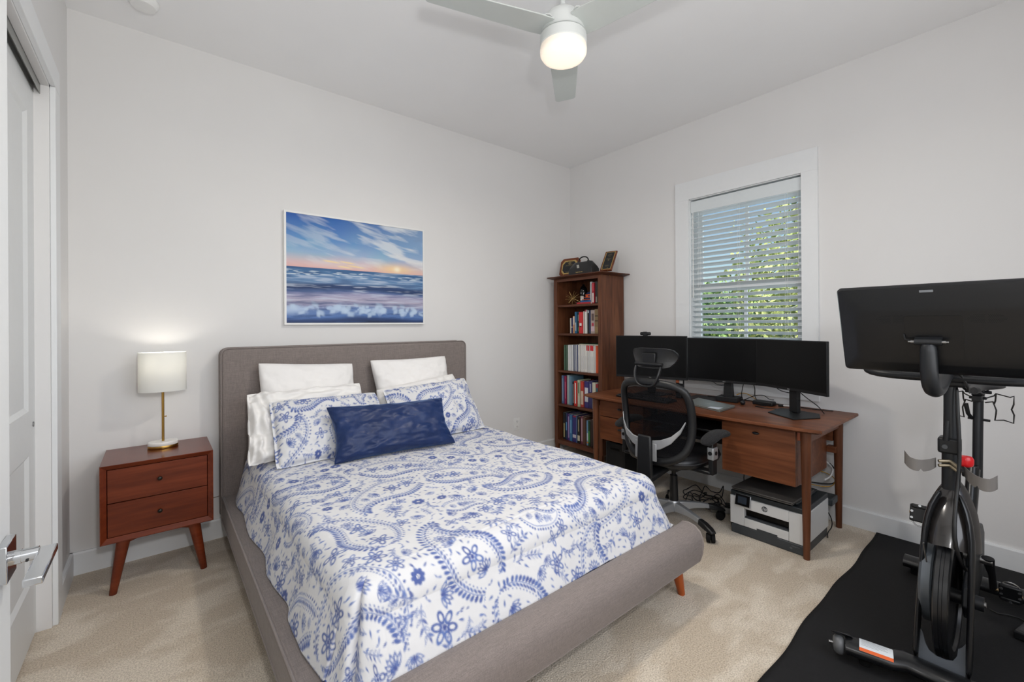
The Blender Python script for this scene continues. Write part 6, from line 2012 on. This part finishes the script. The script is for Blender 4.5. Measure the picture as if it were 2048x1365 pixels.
# front fork: two legs rising from the stabiliser to the head, straddling the flywheel
for s_, yb_f, yt_f in ((1, 0.066, 0.060), (-1, -0.072, -0.070)):
    pts = [(-1.352, ay_(-1.35) + yb_f, 0.060 + MZ), (-1.30, ay_(-1.3) + yb_f, 0.22), (-1.255, ay_(-1.25) + yt_f, 0.40), (-1.215, ay_(-1.2) + yt_f, 0.53), (-1.185, ay_(-1.18) + yt_f * 0.75, 0.62), (-1.155, ay_(-1.1) + yt_f * 0.35, 0.675)]
    o = G().tube(pts, [0.013, 0.012, 0.012, 0.013, 0.013, 0.012], 10, sq=(1.9, 0.85), upv=(1, 0, 0)).build('fork_leg', BKM, bk, smooth=50, subsurf=1)
# gusset plate at the foot of the fork with a U-shaped opening
yc = ay_(-1.34)
gus = [(0.058, 0.0), (0.060, 0.115), (0.050, 0.095), (0.040, 0.06), (0.030, 0.042), (0.010, 0.033), (-0.012, 0.033), (-0.032, 0.040), (-0.042, 0.060), (-0.044, 0.085), (-0.054, 0.095), (-0.064, 0.115), (-0.064, 0.0)]
G().prism(gus, (-1.348, yc, 0.070 + MZ), (0, 1, 0), (0.33, 0, 0.94), (0.004, 0, 0)).build('gusset_plate', mat('bike_grey_plate', (70, 76, 84), 0.45), bk)
# flywheel
fx, fz, fr = -1.135, 0.268, 0.236
yf = ay_(fx) + 0.004
prof = [(fr - 0.045, -0.012), (fr - 0.040, -0.022), (fr - 0.006, -0.022), (fr, -0.018), (fr, -0.006), (fr - 0.003, -0.004), (fr - 0.003, 0.004), (fr, 0.006), (fr, 0.018), (fr - 0.006, 0.022), (fr - 0.040, 0.022), (fr - 0.045, 0.012), (fr - 0.045, -0.012)]
def yl(prof, c, n=64):   # lathe about y
    vs, fs = [], []
    for (r, t) in prof:
        for i in range(n):
            a = 2 * pi * i / n
            vs.append((c[0] + r * cos(a), c[1] + t, c[2] + r * sin(a)))
    for k in range(len(prof) - 1):
        for i in range(n): fs.append((k * n + i, k * n + (i + 1) % n, (k + 1) * n + (i + 1) % n, (k + 1) * n + i))
    return vs, fs
g = G().add(*yl(prof, (fx, yf, fz)))
g.add(*yl([(0.02, -0.006), (fr - 0.044, -0.006), (fr - 0.044, 0.006), (0.02, 0.006), (0.02, -0.006)], (fx, yf, fz)))
fly = g.build('flywheel', BKM, bk, smooth=35)
G().cyl((fx, yf - 0.095, fz), (fx, yf + 0.05, fz), 0.026, n=24).build('flywheel_hub', BKS, bk, smooth=40)
G().cyl((fx, yf - 0.100, fz), (fx, yf - 0.094, fz), 0.010, n=12).build('axle_nut', STEEL, bk, smooth=40)
g = G().add(*yl([(0.02, 0.028), (0.145, 0.028), (0.150, 0.034), (0.150, 0.058), (0.143, 0.066), (0.02, 0.068)], (fx - 0.03, yf, fz + 0.045)))
g.build('drive_cover', mat('bike_grey_cover', (84, 90, 96), 0.4, metal=0.3), bk, smooth=35)
G().tube([(-1.30, yf + 0.050, 0.50), (-1.27, yf + 0.046, 0.42), (-1.262, yf + 0.05, 0.36), (-1.30, yf + 0.062, 0.30)], 0.0025, 6).build('brake_cable', STEEL, bk, smooth=60)
# belt cover and main frame
g = G()
cov = [(-0.62, 0.25), (-0.60, 0.37), (-0.68, 0.43), (-0.80, 0.45), (-1.02, 0.40), (-1.20, 0.34), (-1.22, 0.27), (-1.15, 0.20), (-0.95, 0.19), (-0.72, 0.20)]
G().prism(cov, (0, ay_(-.9) - 0.052, 0), (1, 0, 0), (0, 0, 1), (0, 0.022, 0)).build('belt_cover', BKS, bk, bevel=0.006)
fr_ = G()
fr_.tube([(-1.12, ay_(-1.12), 0.640), (-0.95, ay_(-.95), 0.50), (-0.72, ay_(-.72), 0.335), (-0.58, ay_(-.58), 0.22), (-0.47, ay_(-.47), 0.085)], 0.034, 12, sq=(1.15, 0.75))
fr_.build('main_frame', BKM, bk, smooth=50, subsurf=1)
G().tube([(-0.74, ay_(-.74), 0.33), (-0.60, ay_(-.6), 0.50), (-0.52, ay_(-.52), 0.63)], 0.030, 12, sq=(1.1, 0.8)).build('seat_tube', BKM, bk, smooth=50)
# head shroud over the fork crown
vs, fs = [], []
rows = [(0.700, -1.095, 0.018, 0.020), (0.685, -1.10, 0.030, 0.034), (0.665, -1.105, 0.040, 0.050), (0.635, -1.12, 0.052, 0.066), (0.600, -1.135, 0.064, 0.080), (0.560, -1.15, 0.071, 0.092), (0.515, -1.165, 0.076, 0.100), (0.480, -1.172, 0.078, 0.104)]
NS = 26
for lay in (0, 1):
    for (z, xc, wy_, wx_) in rows:
        for i in range(NS):
            a = radians(100 + 160 * i / (NS - 1))     # open towards the rider
            k = 1 - 0.05 * lay
            zz = z
            if z < 0.50: zz = z - 0.018 * abs(sin(a)) + 0.012
            vs.append((xc + wx_ * cos(a) * k + 0.02, ay_(xc) - 0.006 + wy_ * 1.10 * sin(a) * k, zz))
R_ = len(rows)
for lay in (0, 1):
    for k in range(R_ - 1):
        for i in range(NS - 1):
            a = lay * R_ * NS + k * NS + i
            fs.append((a, a + 1, a + NS + 1, a + NS))
o_ = R_ * NS
for i in range(NS - 1):
    fs.append((i, i + 1, o_ + i + 1, o_ + i)); b = (R_ - 1) * NS + i; fs.append((b, b + 1, o_ + b + 1, o_ + b))
for k in range(R_ - 1):
    for e in (0, NS - 1):
        a = k * NS + e; fs.append((a, a + NS, o_ + a + NS, o_ + a))
G().add(vs, fs).build('head_shroud', mat('smoked_shroud', (40, 37, 36), 0.2, spec=0.6, coat=0.4), bk, smooth=60)
# head tube, clamp and handlebar post
hx = -1.10
G().cyl((hx, ay_(hx), 0.655), (hx, ay_(hx), 0.850), 0.028, 0.026, 22).build('head_tube', BKS, bk, smooth=40)
g = G().obox((hx - 0.004, ay_(hx) + 0.003, 0.845), (0.062, 0.064, 0.062))
cl = g.build('post_clamp', BLACKP, bk, bevel=0.008)
G().cyl((hx - 0.035, ay_(hx) + 0.013, 0.842), (hx - 0.042, ay_(hx) + 0.013, 0.842), 0.0085, n=16).build('clamp_screw', mat('clamp_screw_grey', (66, 68, 70), 0.4), cl, smooth=40)
G().tube([(hx - 0.036, ay_(hx) + 0.010, 0.868), (hx - 0.040, ay_(hx) + 0.008, 0.905), (hx - 0.038, ay_(hx) + 0.004, 0.945)], [0.010, 0.008, 0.005], 8).build('clamp_lever', BLACKP, bk, smooth=50)
G().tube([(hx, ay_(hx), 0.83), (hx + 0.004, ay_(hx), 0.96), (hx + 0.006, ay_(hx), 1.12)], [0.024, 0.0225, 0.0215], 16, sq=(1.2, 0.95), upv=(1, 0, 0)).build('handlebar_post', BKS, bk, smooth=50)
# main cable down the front
G().tube([(hx - 0.02, ay_(hx) - 0.020, 1.09), (hx - 0.035, ay_(hx) - 0.022, 0.98), (hx - 0.045, ay_(hx) - 0.030, 0.86), (hx - 0.046, ay_(hx) - 0.026, 0.74), (hx - 0.085, ay_(hx) - 0.022, 0.66), (hx - 0.155, ay_(hx) - 0.022, 0.58), (hx - 0.165, ay_(hx) - 0.026, 0.50), (hx - 0.14, ay_(hx) - 0.045, 0.42), (hx - 0.10, ay_(hx) - 0.056, 0.40), (hx - 0.06, ay_(hx) - 0.06, 0.45)], 0.0065, 10).build('main_cable', CABLE, bk, smooth=60, subsurf=1)
# resistance knob
kn = G().cyl((-0.90, ay_(-.9) - 0.004, 0.70), (-0.90, ay_(-.9) - 0.004, 0.725), 0.014, n=16).build('knob_shaft', BLACKP, bk, smooth=40)
G().lathe([(0.012, 0.722), (0.022, 0.728), (0.025, 0.737), (0.025, 0.756), (0.020, 0.766), (0.0, 0.768)], (-0.90, ay_(-.9) - 0.018, 0), 24).build('red_knob', mat('red_knob_plastic', (214, 30, 36), 0.25), kn, smooth=50)
# bottle holders: two smoked curved wings
for s_, yo, zo in ((1, 0.028, 0.0), (-1, -0.030, -0.016)):
    vs, fs = [], []
    N_ = 14
    base = Vector((hx - 0.045, ay_(hx) + yo, 0.768 + zo))
    for lay in (0, 1):
        for i in range(N_ + 1):
            t = i / N_
            x = base.x - 0.060 * sin(pi * t * 0.75) * (1 + 0 * lay) + 0.006 - (0.003 if lay else 0)
            y = base.y + s_ * (0.010 + 0.088 * t)
            lo = -0.030 + 0.018 * (abs(2 * t - 1)) ** 3 + (0.010 if i == int(N_ * .45) else 0)
            hi = 0.026 - 0.010 * sin(pi * t) + (0.012 * max(0, t - .8) / .2)
            sk = -0.014 * t * (1 if s_ < 0 else -0.4)
            vs += [(x, y, base.z + lo + sk), (x, y, base.z + hi + sk)]
    n2 = 2 * (N_ + 1)
    for i in range(N_):
        a = 2 * i
        fs += [(a, a + 1, a + 3, a + 2), (n2 + a, n2 + a + 2, n2 + a + 3, n2 + a + 1), (a, a + 2, n2 + a + 2, n2 + a), (a + 1, n2 + a + 1, n2 + a + 3, a + 3)]
    fs += [(0, n2, n2 + 1, 1), (n2 - 2, n2 - 1, 2 * n2 - 1, 2 * n2 - 2)]
    bh = G().add(vs, fs).build('bottle_holder', SMOKE, bk, smooth=50)
    g = G()
    for zz in (0.005, 0.022):
        g.cyl((hx - 0.030, ay_(hx) + 0.0, 0.765 + zz), (hx - 0.048, ay_(hx) + s_ * 0.030, 0.762 + zz + zo), 0.0062, n=12)
    g.build('holder_bolts', mat('aged_brass_bolt', (150, 138, 116), 0.4, metal=0.8), bh, smooth=40)
# handlebar
def hb_side(s_):
    yc = ay_(-1.1)
    return [(-1.13, yc + s_ * 0.03, 1.112), (-1.145, yc + s_ * 0.11, 1.112), (-1.145, yc + s_ * 0.19, 1.114), (-1.125, yc + s_ * 0.245, 1.120), (-1.085, yc + s_ * 0.268, 1.130), (-1.02, yc + s_ * 0.265, 1.150), (-0.95, yc + s_ * 0.240, 1.180)]
pts = hb_side(1)[::-1] + hb_side(-1)
G().tube(pts, 0.0165, 12, sq=(1.0, 1.15)).build('handlebar', BKS, bk, smooth=60, subsurf=1)
G().obox((-1.10, ay_(-1.1) - 0.004, 1.115), (0.075, 0.085, 0.075)).build('bar_clamp', BLACKP, bk, bevel=0.012, seg=3)
G().obox((-1.128, ay_(-1.1) - 0.03, 1.132), (0.03, 0.05, 0.05)).build('cable_block', BLACKS, bk, bevel=0.006)
G().tube([(-1.13, ay_(-1.1) - 0.02, 1.15), (-1.16, ay_(-1.1) - 0.05, 1.10), (-1.13, ay_(-1.1) - 0.055, 1.06), (-1.10, ay_(-1.1) - 0.03, 1.08), (-1.12, ay_(-1.1) - 0.01, 1.13)], 0.005, 8).build('looped_wires', CABLE, bk, smooth=60, subsurf=1)
# screen
sc_top, sc_bot = Vector((-1.425, 0, 1.470)), Vector((-1.305, 0, 1.147))
upS = (sc_top - sc_bot).normalized(); rS = Vector((0, -1, 0)); nS = upS.cross(rS)
if nS.x > 0: nS = -nS      # points back to the photographer
hS = (sc_top - sc_bot).length; wS = 0.580
cS = (sc_top + sc_bot) / 2 + Vector((0, ay_(-1.36) + 0.012, 0))
cS.y = -2.792 - wS / 2 + 0.005
def rrect(w, h, r, n=5):
    p = []
    for (cx_, cz_, a0) in ((w / 2 - r, h / 2 - r, 0), (-w / 2 + r, h / 2 - r, 90), (-w / 2 + r, -h / 2 + r, 180), (w / 2 - r, -h / 2 + r, 270)):
        for k in range(n + 1):
            a = radians(a0 + 90 * k / n)
            p.append((cx_ + r * cos(a), cz_ + r * sin(a)))
    return p
secs = [(0.0, 1.0, 1.0, 0.014, 0), (0.012, 1.0, 1.0, 0.014, 0), (0.020, 0.985, 0.975, 0.014, 0), (0.030, 0.90, 0.80, 0.03, -0.012), (0.036, 0.84, 0.64, 0.04, -0.02), (0.038, 0.80, 0.60, 0.04, -0.022)]
vs, fs = [], []
n = 24
for (d_, kw, kh, r, dz) in secs:
    for (a, b) in rrect(wS * kw, hS * kh, r): vs.append(cS + rS * a + upS * (b + dz) + nS * d_)
for k in range(len(secs) - 1):
    for i in range(n): fs.append((k * n + i, k * n + (i + 1) % n, (k + 1) * n + (i + 1) % n, (k + 1) * n + i))
fs += [tuple(range(n - 1, -1, -1)), tuple((len(secs) - 1) * n + i for i in range(n))]
TABM = mat('bike_screen_black', (17, 18, 20), 0.33, spec=0.4)
tab = G().add(vs, fs).build('screen_housing', TABM, bk, smooth=35)
G().prism(rrect(wS * 0.96, hS * 0.94, 0.01), cS - nS * 0.0006, rS, upS, -nS * 0.001).build('screen_glass', SCREEN, tab)
G().prism(rrect(0.036, 0.0085, 0.0015), cS + upS * (hS * 0.442) + rS * -0.028 + nS * 0.0262, rS, upS, nS * 0.0008).build('camera_badge', mat('badge_grey', (122, 126, 130), 0.4), tab)
G().prism(rrect(0.004, 0.024, 0.001), cS + upS * -0.015 + rS * (-wS / 2 - 0.0004), nS, upS, -rS * 0.0012).build('side_button', mat('button_grey', (90, 92, 96), 0.4), tab)
g = G()
pl = G().prism(rrect(0.150, 0.165, 0.012), cS + upS * -0.018 + rS * -0.015 + nS * 0.038, rS, upS, nS * 0.0015).build('mount_plate', TABM, tab)
DOT = mat('speaker_hole', (6, 6, 7), 0.9)
for c0 in (-0.125, 0.115):
    g = G()
    for r_ in range(7):
        for q_ in range(-11, 12):
            a = q_ * 0.0042 + (0.0021 if r_ % 2 else 0); b = (r_ - 3) * 0.0046
            if (a / 0.046) ** 2 + (b / 0.018) ** 2 > 1 or abs(a) < 0.003: continue
            ce = cS + rS * (c0 + a) + upS * (0.052 + b) + nS * 0.0383
            g.add([ce + rS * -0.0015, ce + upS * -0.0013, ce + rS * 0.0015, ce + upS * 0.0013], [(0, 1, 2, 3)])
    g.build('speaker_grille', DOT, tab)
pivot = cS + upS * -0.028 + rS * -0.028 + nS * 0.058
pv = G().cyl(pivot - rS * 0.036, pivot + rS * 0.036, 0.012, n=20).obox(pivot - nS * 0.010, (0.072, 0.026, 0.024), (rS, nS, upS)).build('screen_pivot', BKS, bk, smooth=40)
for s_ in (-1, 1):
    G().cyl(pivot + rS * (s_ * 0.036), pivot + rS * (s_ * 0.046), 0.0062, n=12).cyl(pivot + rS * (s_ * 0.046), pivot + rS * (s_ * 0.053), 0.0036, n=12).build('pivot_nut', STEEL, pv, smooth=40)
py = pivot.y
armp = [(pivot.x, py, pivot.z - 0.002), (pivot.x + 0.004, py, 1.235), (pivot.x + 0.006, py - 0.001, 1.17), (pivot.x + 0.012, py - 0.002, 1.118), (pivot.x + 0.045, py - 0.006, 1.082), (pivot.x + 0.10, py - 0.010, 1.080), (pivot.x + 0.165, py - 0.014, 1.10), (pivot.x + 0.22, py - 0.018, 1.125), (-1.12, ay_(-1.12), 1.130)]
G().tube(armp, [0.021, 0.024, 0.025, 0.0255, 0.026, 0.026, 0.025, 0.022, 0.02], 16, upv=(1, 0, 0)).build('screen_arm', BKS, bk, smooth=60, subsurf=1)
G().tube([pivot - rS * 0.04 + nS * -0.004, pivot - rS * 0.062 + upS * 0.005 - nS * 0.008, pivot - rS * 0.066 + upS * 0.022 - nS * 0.017], 0.0028, 6).build('screen_wire', CABLE, bk, smooth=60)
# seat post and saddle
sp = [(-0.47, ay_(-.47) - 0.008, 0.56), (-0.45, ay_(-.45) - 0.009, 0.80), (-0.435, ay_(-.44) - 0.010, 0.955)]
G().tube(sp, 0.0195, 14, sq=(1.25, 0.95), upv=(1, 0, 0)).build('seat_post', BKS, bk, smooth=50)
G().obox((-0.50, ay_(-.5) + 0.012, 0.615), (0.05, 0.055, 0.06)).build('seat_clamp', BLACKP, bk, bevel=0.006)
spk = ay_(-.44) - 0.010
g = G().obox((-0.437, spk, 0.966), (0.16, 0.034, 0.028)).obox((-0.437, spk, 0.990), (0.05, 0.044, 0.030))
g.cyl((-0.437, spk - 0.045, 0.992), (-0.437, spk + 0.045, 0.992), 0.008, n=12)
g.cyl((-0.46, spk - 0.030, 0.965), (-0.46, spk + 0.030, 0.965), 0.007, n=12)
g.build('saddle_clamp', BLACKP, bk, bevel=0.003)
g = G()
for s_ in (-1, 1): g.tube([(-0.60, spk + s_ * 0.012, 1.012), (-0.52, spk + s_ * 0.022, 0.992), (-0.40, spk + s_ * 0.024, 0.990), (-0.34, spk + s_ * 0.035, 1.006)], 0.0038, 8)
g.build('saddle_rails', BLACKP, bk, smooth=50)
G().tube([(-0.45, spk + 0.02, 0.86), (-0.47, spk + 0.032, 0.885), (-0.475, spk + 0.040, 0.935)], [0.007, 0.008, 0.009], 8).cyl((-0.45, spk + 0.035, 0.862), (-0.45, spk - 0.040, 0.858), 0.006, n=10).build('seat_lever', BLACKP, bk, smooth=50)
vs, fs = [], []
NS, NR = 18, 16
for i in range(NR + 1):
    t = i / NR
    x = -0.625 + 0.30 * t
    hw = 0.020 + 0.070 * (1 / (1 + math.exp(-(t - 0.58) * 12))) 
    if t < 0.06: hw *= 0.55 + 7 * t
    if t > 0.9: hw *= 1 - (t - 0.9) * 3.2
    for j in range(NS):
        a = 2 * pi * j / NS
        zz = 1.016 + 0.010 * t + (0.016 * sin(a) if sin(a) > 0 else 0.018 * sin(a)) - (0.010 * abs(cos(a)) ** 2 * t)
        vs.append((x, spk + hw * cos(a), zz))
for i in range(NR):
    for j in range(NS): fs.append((i * NS + j, i * NS + (j + 1) % NS, (i + 1) * NS + (j + 1) % NS, (i + 1) * NS + j))
fs += [tuple(range(NS - 1, -1, -1)), tuple(NR * NS + j for j in range(NS))]
G().add(vs, fs).build('saddle', mat('saddle_black', (24, 24, 26), 0.5), bk, smooth=60)
# wire dumbbell racks behind the saddle
for s_ in (-1, 1):
    def q3(y, z, x=-0.40): return (x, spk + s_ * y, z)
    loops = [[q3(0.022, .960, -.42), q3(0.05, .975, -.41), q3(0.056, .985), q3(0.10, .968, -.36), q3(0.112, .975, -.36), q3(0.111, .935, -.36), q3(0.104, .910, -.36), q3(0.112, .885, -.36), q3(0.110, .845, -.36), q3(0.08, .858, -.38), q3(0.052, .856), q3(0.056, .89), q3(0.057, .905), q3(0.046, .945), q3(0.022, .940, -.42)],
             [q3(0.056, .985), q3(0.054, .95), q3(0.050, .935)]]
    g = G()
    for L_ in loops: g.tube(L_, 0.0032, 7)
    g.build('dumbbell_rack', mat('rack_wire', (44, 40, 38), 0.3, metal=0.4), bk, smooth=60)
# cranks and pedals
cxr, czr = -0.80, 0.312
G().cyl((cxr, ay_(cxr) - 0.085, czr), (cxr, ay_(cxr) + 0.085, czr), 0.016, n=16).build('crank_axle', STEEL, bk, smooth=40)
def crank(s_, dx, dz, py0):
    y0 = ay_(cxr) + s_ * 0.072
    a = Vector((cxr, y0, czr)); b = Vector((cxr + dx, y0 + s_ * 0.008, czr + dz))
    d = (b - a).normalized()
    m_ = G().tube([a - d * 0.02, a + d * 0.02, (a + b) / 2 + Vector((0, s_ * 0.004, 0)), b + d * 0.012], [0.020, 0.017, 0.012, 0.012], 10, sq=(1, 0.62), upv=(0, 1, 0)).build('crank_arm', BKM, bk, smooth=50)
    return b
b = crank(-1, 0.088, -0.145, 0)
c = crank(1, -0.088, 0.160, 0)
PAL = mat('pedal_silver', (186, 188, 190), 0.25, metal=0.9)
for s_, b in ((-1, b), (1, c)):
    ax = Vector((0, s_, 0))
    tip = 1
    dn = Vector((0.3, 0, -0.954)) if s_ < 0 else Vector((0.3, 0, 0.95))
    nn2 = ax.cross(dn)
    G().cyl(b, b + ax * 0.085, 0.0065, n=12).build('pedal_axle', mat('pedal_axle_brass', (150, 130, 96), 0.35, metal=0.8), bk, smooth=40)
    c0 = b + ax * 0.050
    pdl = G().obox(c0, (0.068, 0.074, 0.016), (ax, dn, nn2)).obox(c0 + dn * 0.030, (0.058, 0.018, 0.024), (ax, dn, nn2)).build('pedal', BLACKP, bk, bevel=0.005)
    g = G()
    g.tube([c0 - dn * 0.030 + ax * (0.026 * cos(t)) - dn * (0.024 * sin(t)) + nn2 * 0.004 for t in np.linspace(0, pi, 12)], 0.0028, 7)
    g.build('toe_hoop', PAL, pdl, smooth=50)
    for (u, v) in ((-0.026, -0.022), (0.026, -0.022), (-0.026, 0.006), (0.026, 0.006), (0.0, 0.034)):
        for sg in (-1, 1):
            p = c0 + ax * u + dn * v + nn2 * (sg * (0.0085 if v < 0.03 else 0.0125))
            G().cyl(p, p + nn2 * (sg * 0.0015), 0.0052, n=14).build('pedal_bolt', PAL, pdl, smooth=40)

ad = thing('power_adapter', 'black bike power adapter lying on the mat at the right edge', 'power adapter', (-0.70, -3.26, MZ))
G().obox((-0.715, -3.262, 0.027 + 0.0), (0.125, 0.055, 0.032), (Vector((0.97, -0.22, 0)), Vector((0.22, 0.97, 0)), Vector((0, 0, 1)))).build('adapter_body', BLACKP, ad, bevel=0.005)
G().obox((-0.715, -3.262, 0.0434), (0.08, 0.035, 0.0006), (Vector((0.97, -0.22, 0)), Vector((0.22, 0.97, 0)), Vector((0, 0, 1)))).build('printed_label', mat('adapter_print', (54, 54, 56), 0.5), ad)
G().tube([(-0.655, -3.274, 0.024), (-0.61, -3.27, 0.016), (-0.575, -3.235, 0.0145), (-0.58, -3.20, 0.0145), (-0.60, -3.17, 0.0145), (-0.585, -3.145, 0.0145)], 0.003, 7).build('adapter_cord', CABLE, ad, smooth=60)

# ------------------------------------------------------------------ outside the window
GRASS = mat('dry_grass_ground', (150, 142, 96), 0.95, noise=0.4, nscale=3)
struct(G().box(0.3, 40, -30, 30, -0.9, -0.6).build('ground_outside', GRASS))
def foliage_mat(name, c1, c2):
    m = bpy.data.materials.new(name)
    m.use_nodes = True
    nt = m.node_tree; L = nt.links
    b = nt.nodes['Principled BSDF']
    b.inputs['Roughness'].default_value = 0.6
    gi = nt.nodes.new('ShaderNodeTexCoord')
    n = nt.nodes.new('ShaderNodeTexNoise'); n.inputs['Scale'].default_value = 6; n.inputs['Detail'].default_value = 4
    L.new(gi.outputs['Object'], n.inputs['Vector'])
    r = nt.nodes.new('ShaderNodeValToRGB')
    r.color_ramp.elements[0].position = 0.38; r.color_ramp.elements[0].color = rgb(*c1)
    r.color_ramp.elements[1].position = 0.62; r.color_ramp.elements[1].color = rgb(*c2)
    L.new(n.outputs['Fac'], r.inputs[0]); L.new(r.outputs[0], b.inputs['Base Color'])
    return m
FOL = [foliage_mat('yellow_green_leaves', (118, 142, 74), (218, 224, 150)), foliage_mat('green_leaves', (66, 116, 84), (170, 204, 120)), foliage_mat('bark_and_dry_leaves', (120, 108, 74), (196, 180, 130))]
BARK = mat('tree_bark', (96, 82, 66), 0.9, noise=0.3, nscale=12)
def tree(label, x, y, h, rx, rz, n, mi, seed, name='tree', leaf=0.10, base=-0.6, trunk=True):
    r = np.random.default_rng(seed)
    o = thing(name, label, 'tree' if name == 'tree' else 'shrub', (x, y, base), group=None)
    u = r.normal(size=(n, 3)); u /= np.linalg.norm(u, axis=1)[:, None]
    rad = r.random(n) ** 0.4
    lump = 1 + 0.25 * np.sin(u[:, 0] * 7 + seed) * np.cos(u[:, 2] * 6)
    c = np.stack([x + u[:, 0] * rx * rad * lump, y + u[:, 1] * rx * rad * lump, h + u[:, 2] * rz * rad * lump], -1)
    c[:, 2] = np.maximum(c[:, 2], base + 0.03)
    a = r.normal(size=(n, 3)); a /= np.linalg.norm(a, axis=1)[:, None]
    b = np.cross(a, r.normal(size=(n, 3))); b /= np.linalg.norm(b, axis=1)[:, None]
    s = leaf * (0.6 + 0.8 * r.random(n))[:, None]
    V = np.stack([c - a * s, c + b * s * .45, c + a * s, c - b * s * .45], 1).reshape(-1, 3)
    g = G()
    g.v = [tuple(p) for p in V]; g.f = [(4 * k, 4 * k + 1, 4 * k + 2, 4 * k + 3) for k in range(n)]; g.m = [0] * n
    g.build('foliage', FOL[mi], o)
    if trunk:
        G().tube([(x, y, base), (x + 0.05, y, (base + h) / 2), (x, y + 0.05, h)], [0.09, 0.07, 0.04], 8).build('trunk', BARK, o, smooth=60)
    return o
tree('pale yellow green tree seen through the right part of the blind', 6.6, -0.9, 2.15, 2.0, 1.75, 9500, 0, 3, leaf=0.075)
tree('green tree seen through the middle of the blind', 8.2, 2.6, 1.2, 1.9, 1.25, 8000, 1, 5, leaf=0.08)
tree('tall green tree behind the pale one outside the window', 10.8, -1.6, 3.0, 2.0, 2.0, 4200, 1, 8, leaf=0.15)
tree('low yellow green shrub outside the window below the trees', 4.6, 0.3, 0.25, 1.3, 0.75, 3600, 0, 9, name='shrub', leaf=0.07, trunk=True)
tree('dry brown shrub at the left outside the window', 5.0, 2.3, 0.1, 1.2, 0.7, 3000, 2, 12, name='shrub', leaf=0.07, trunk=True)
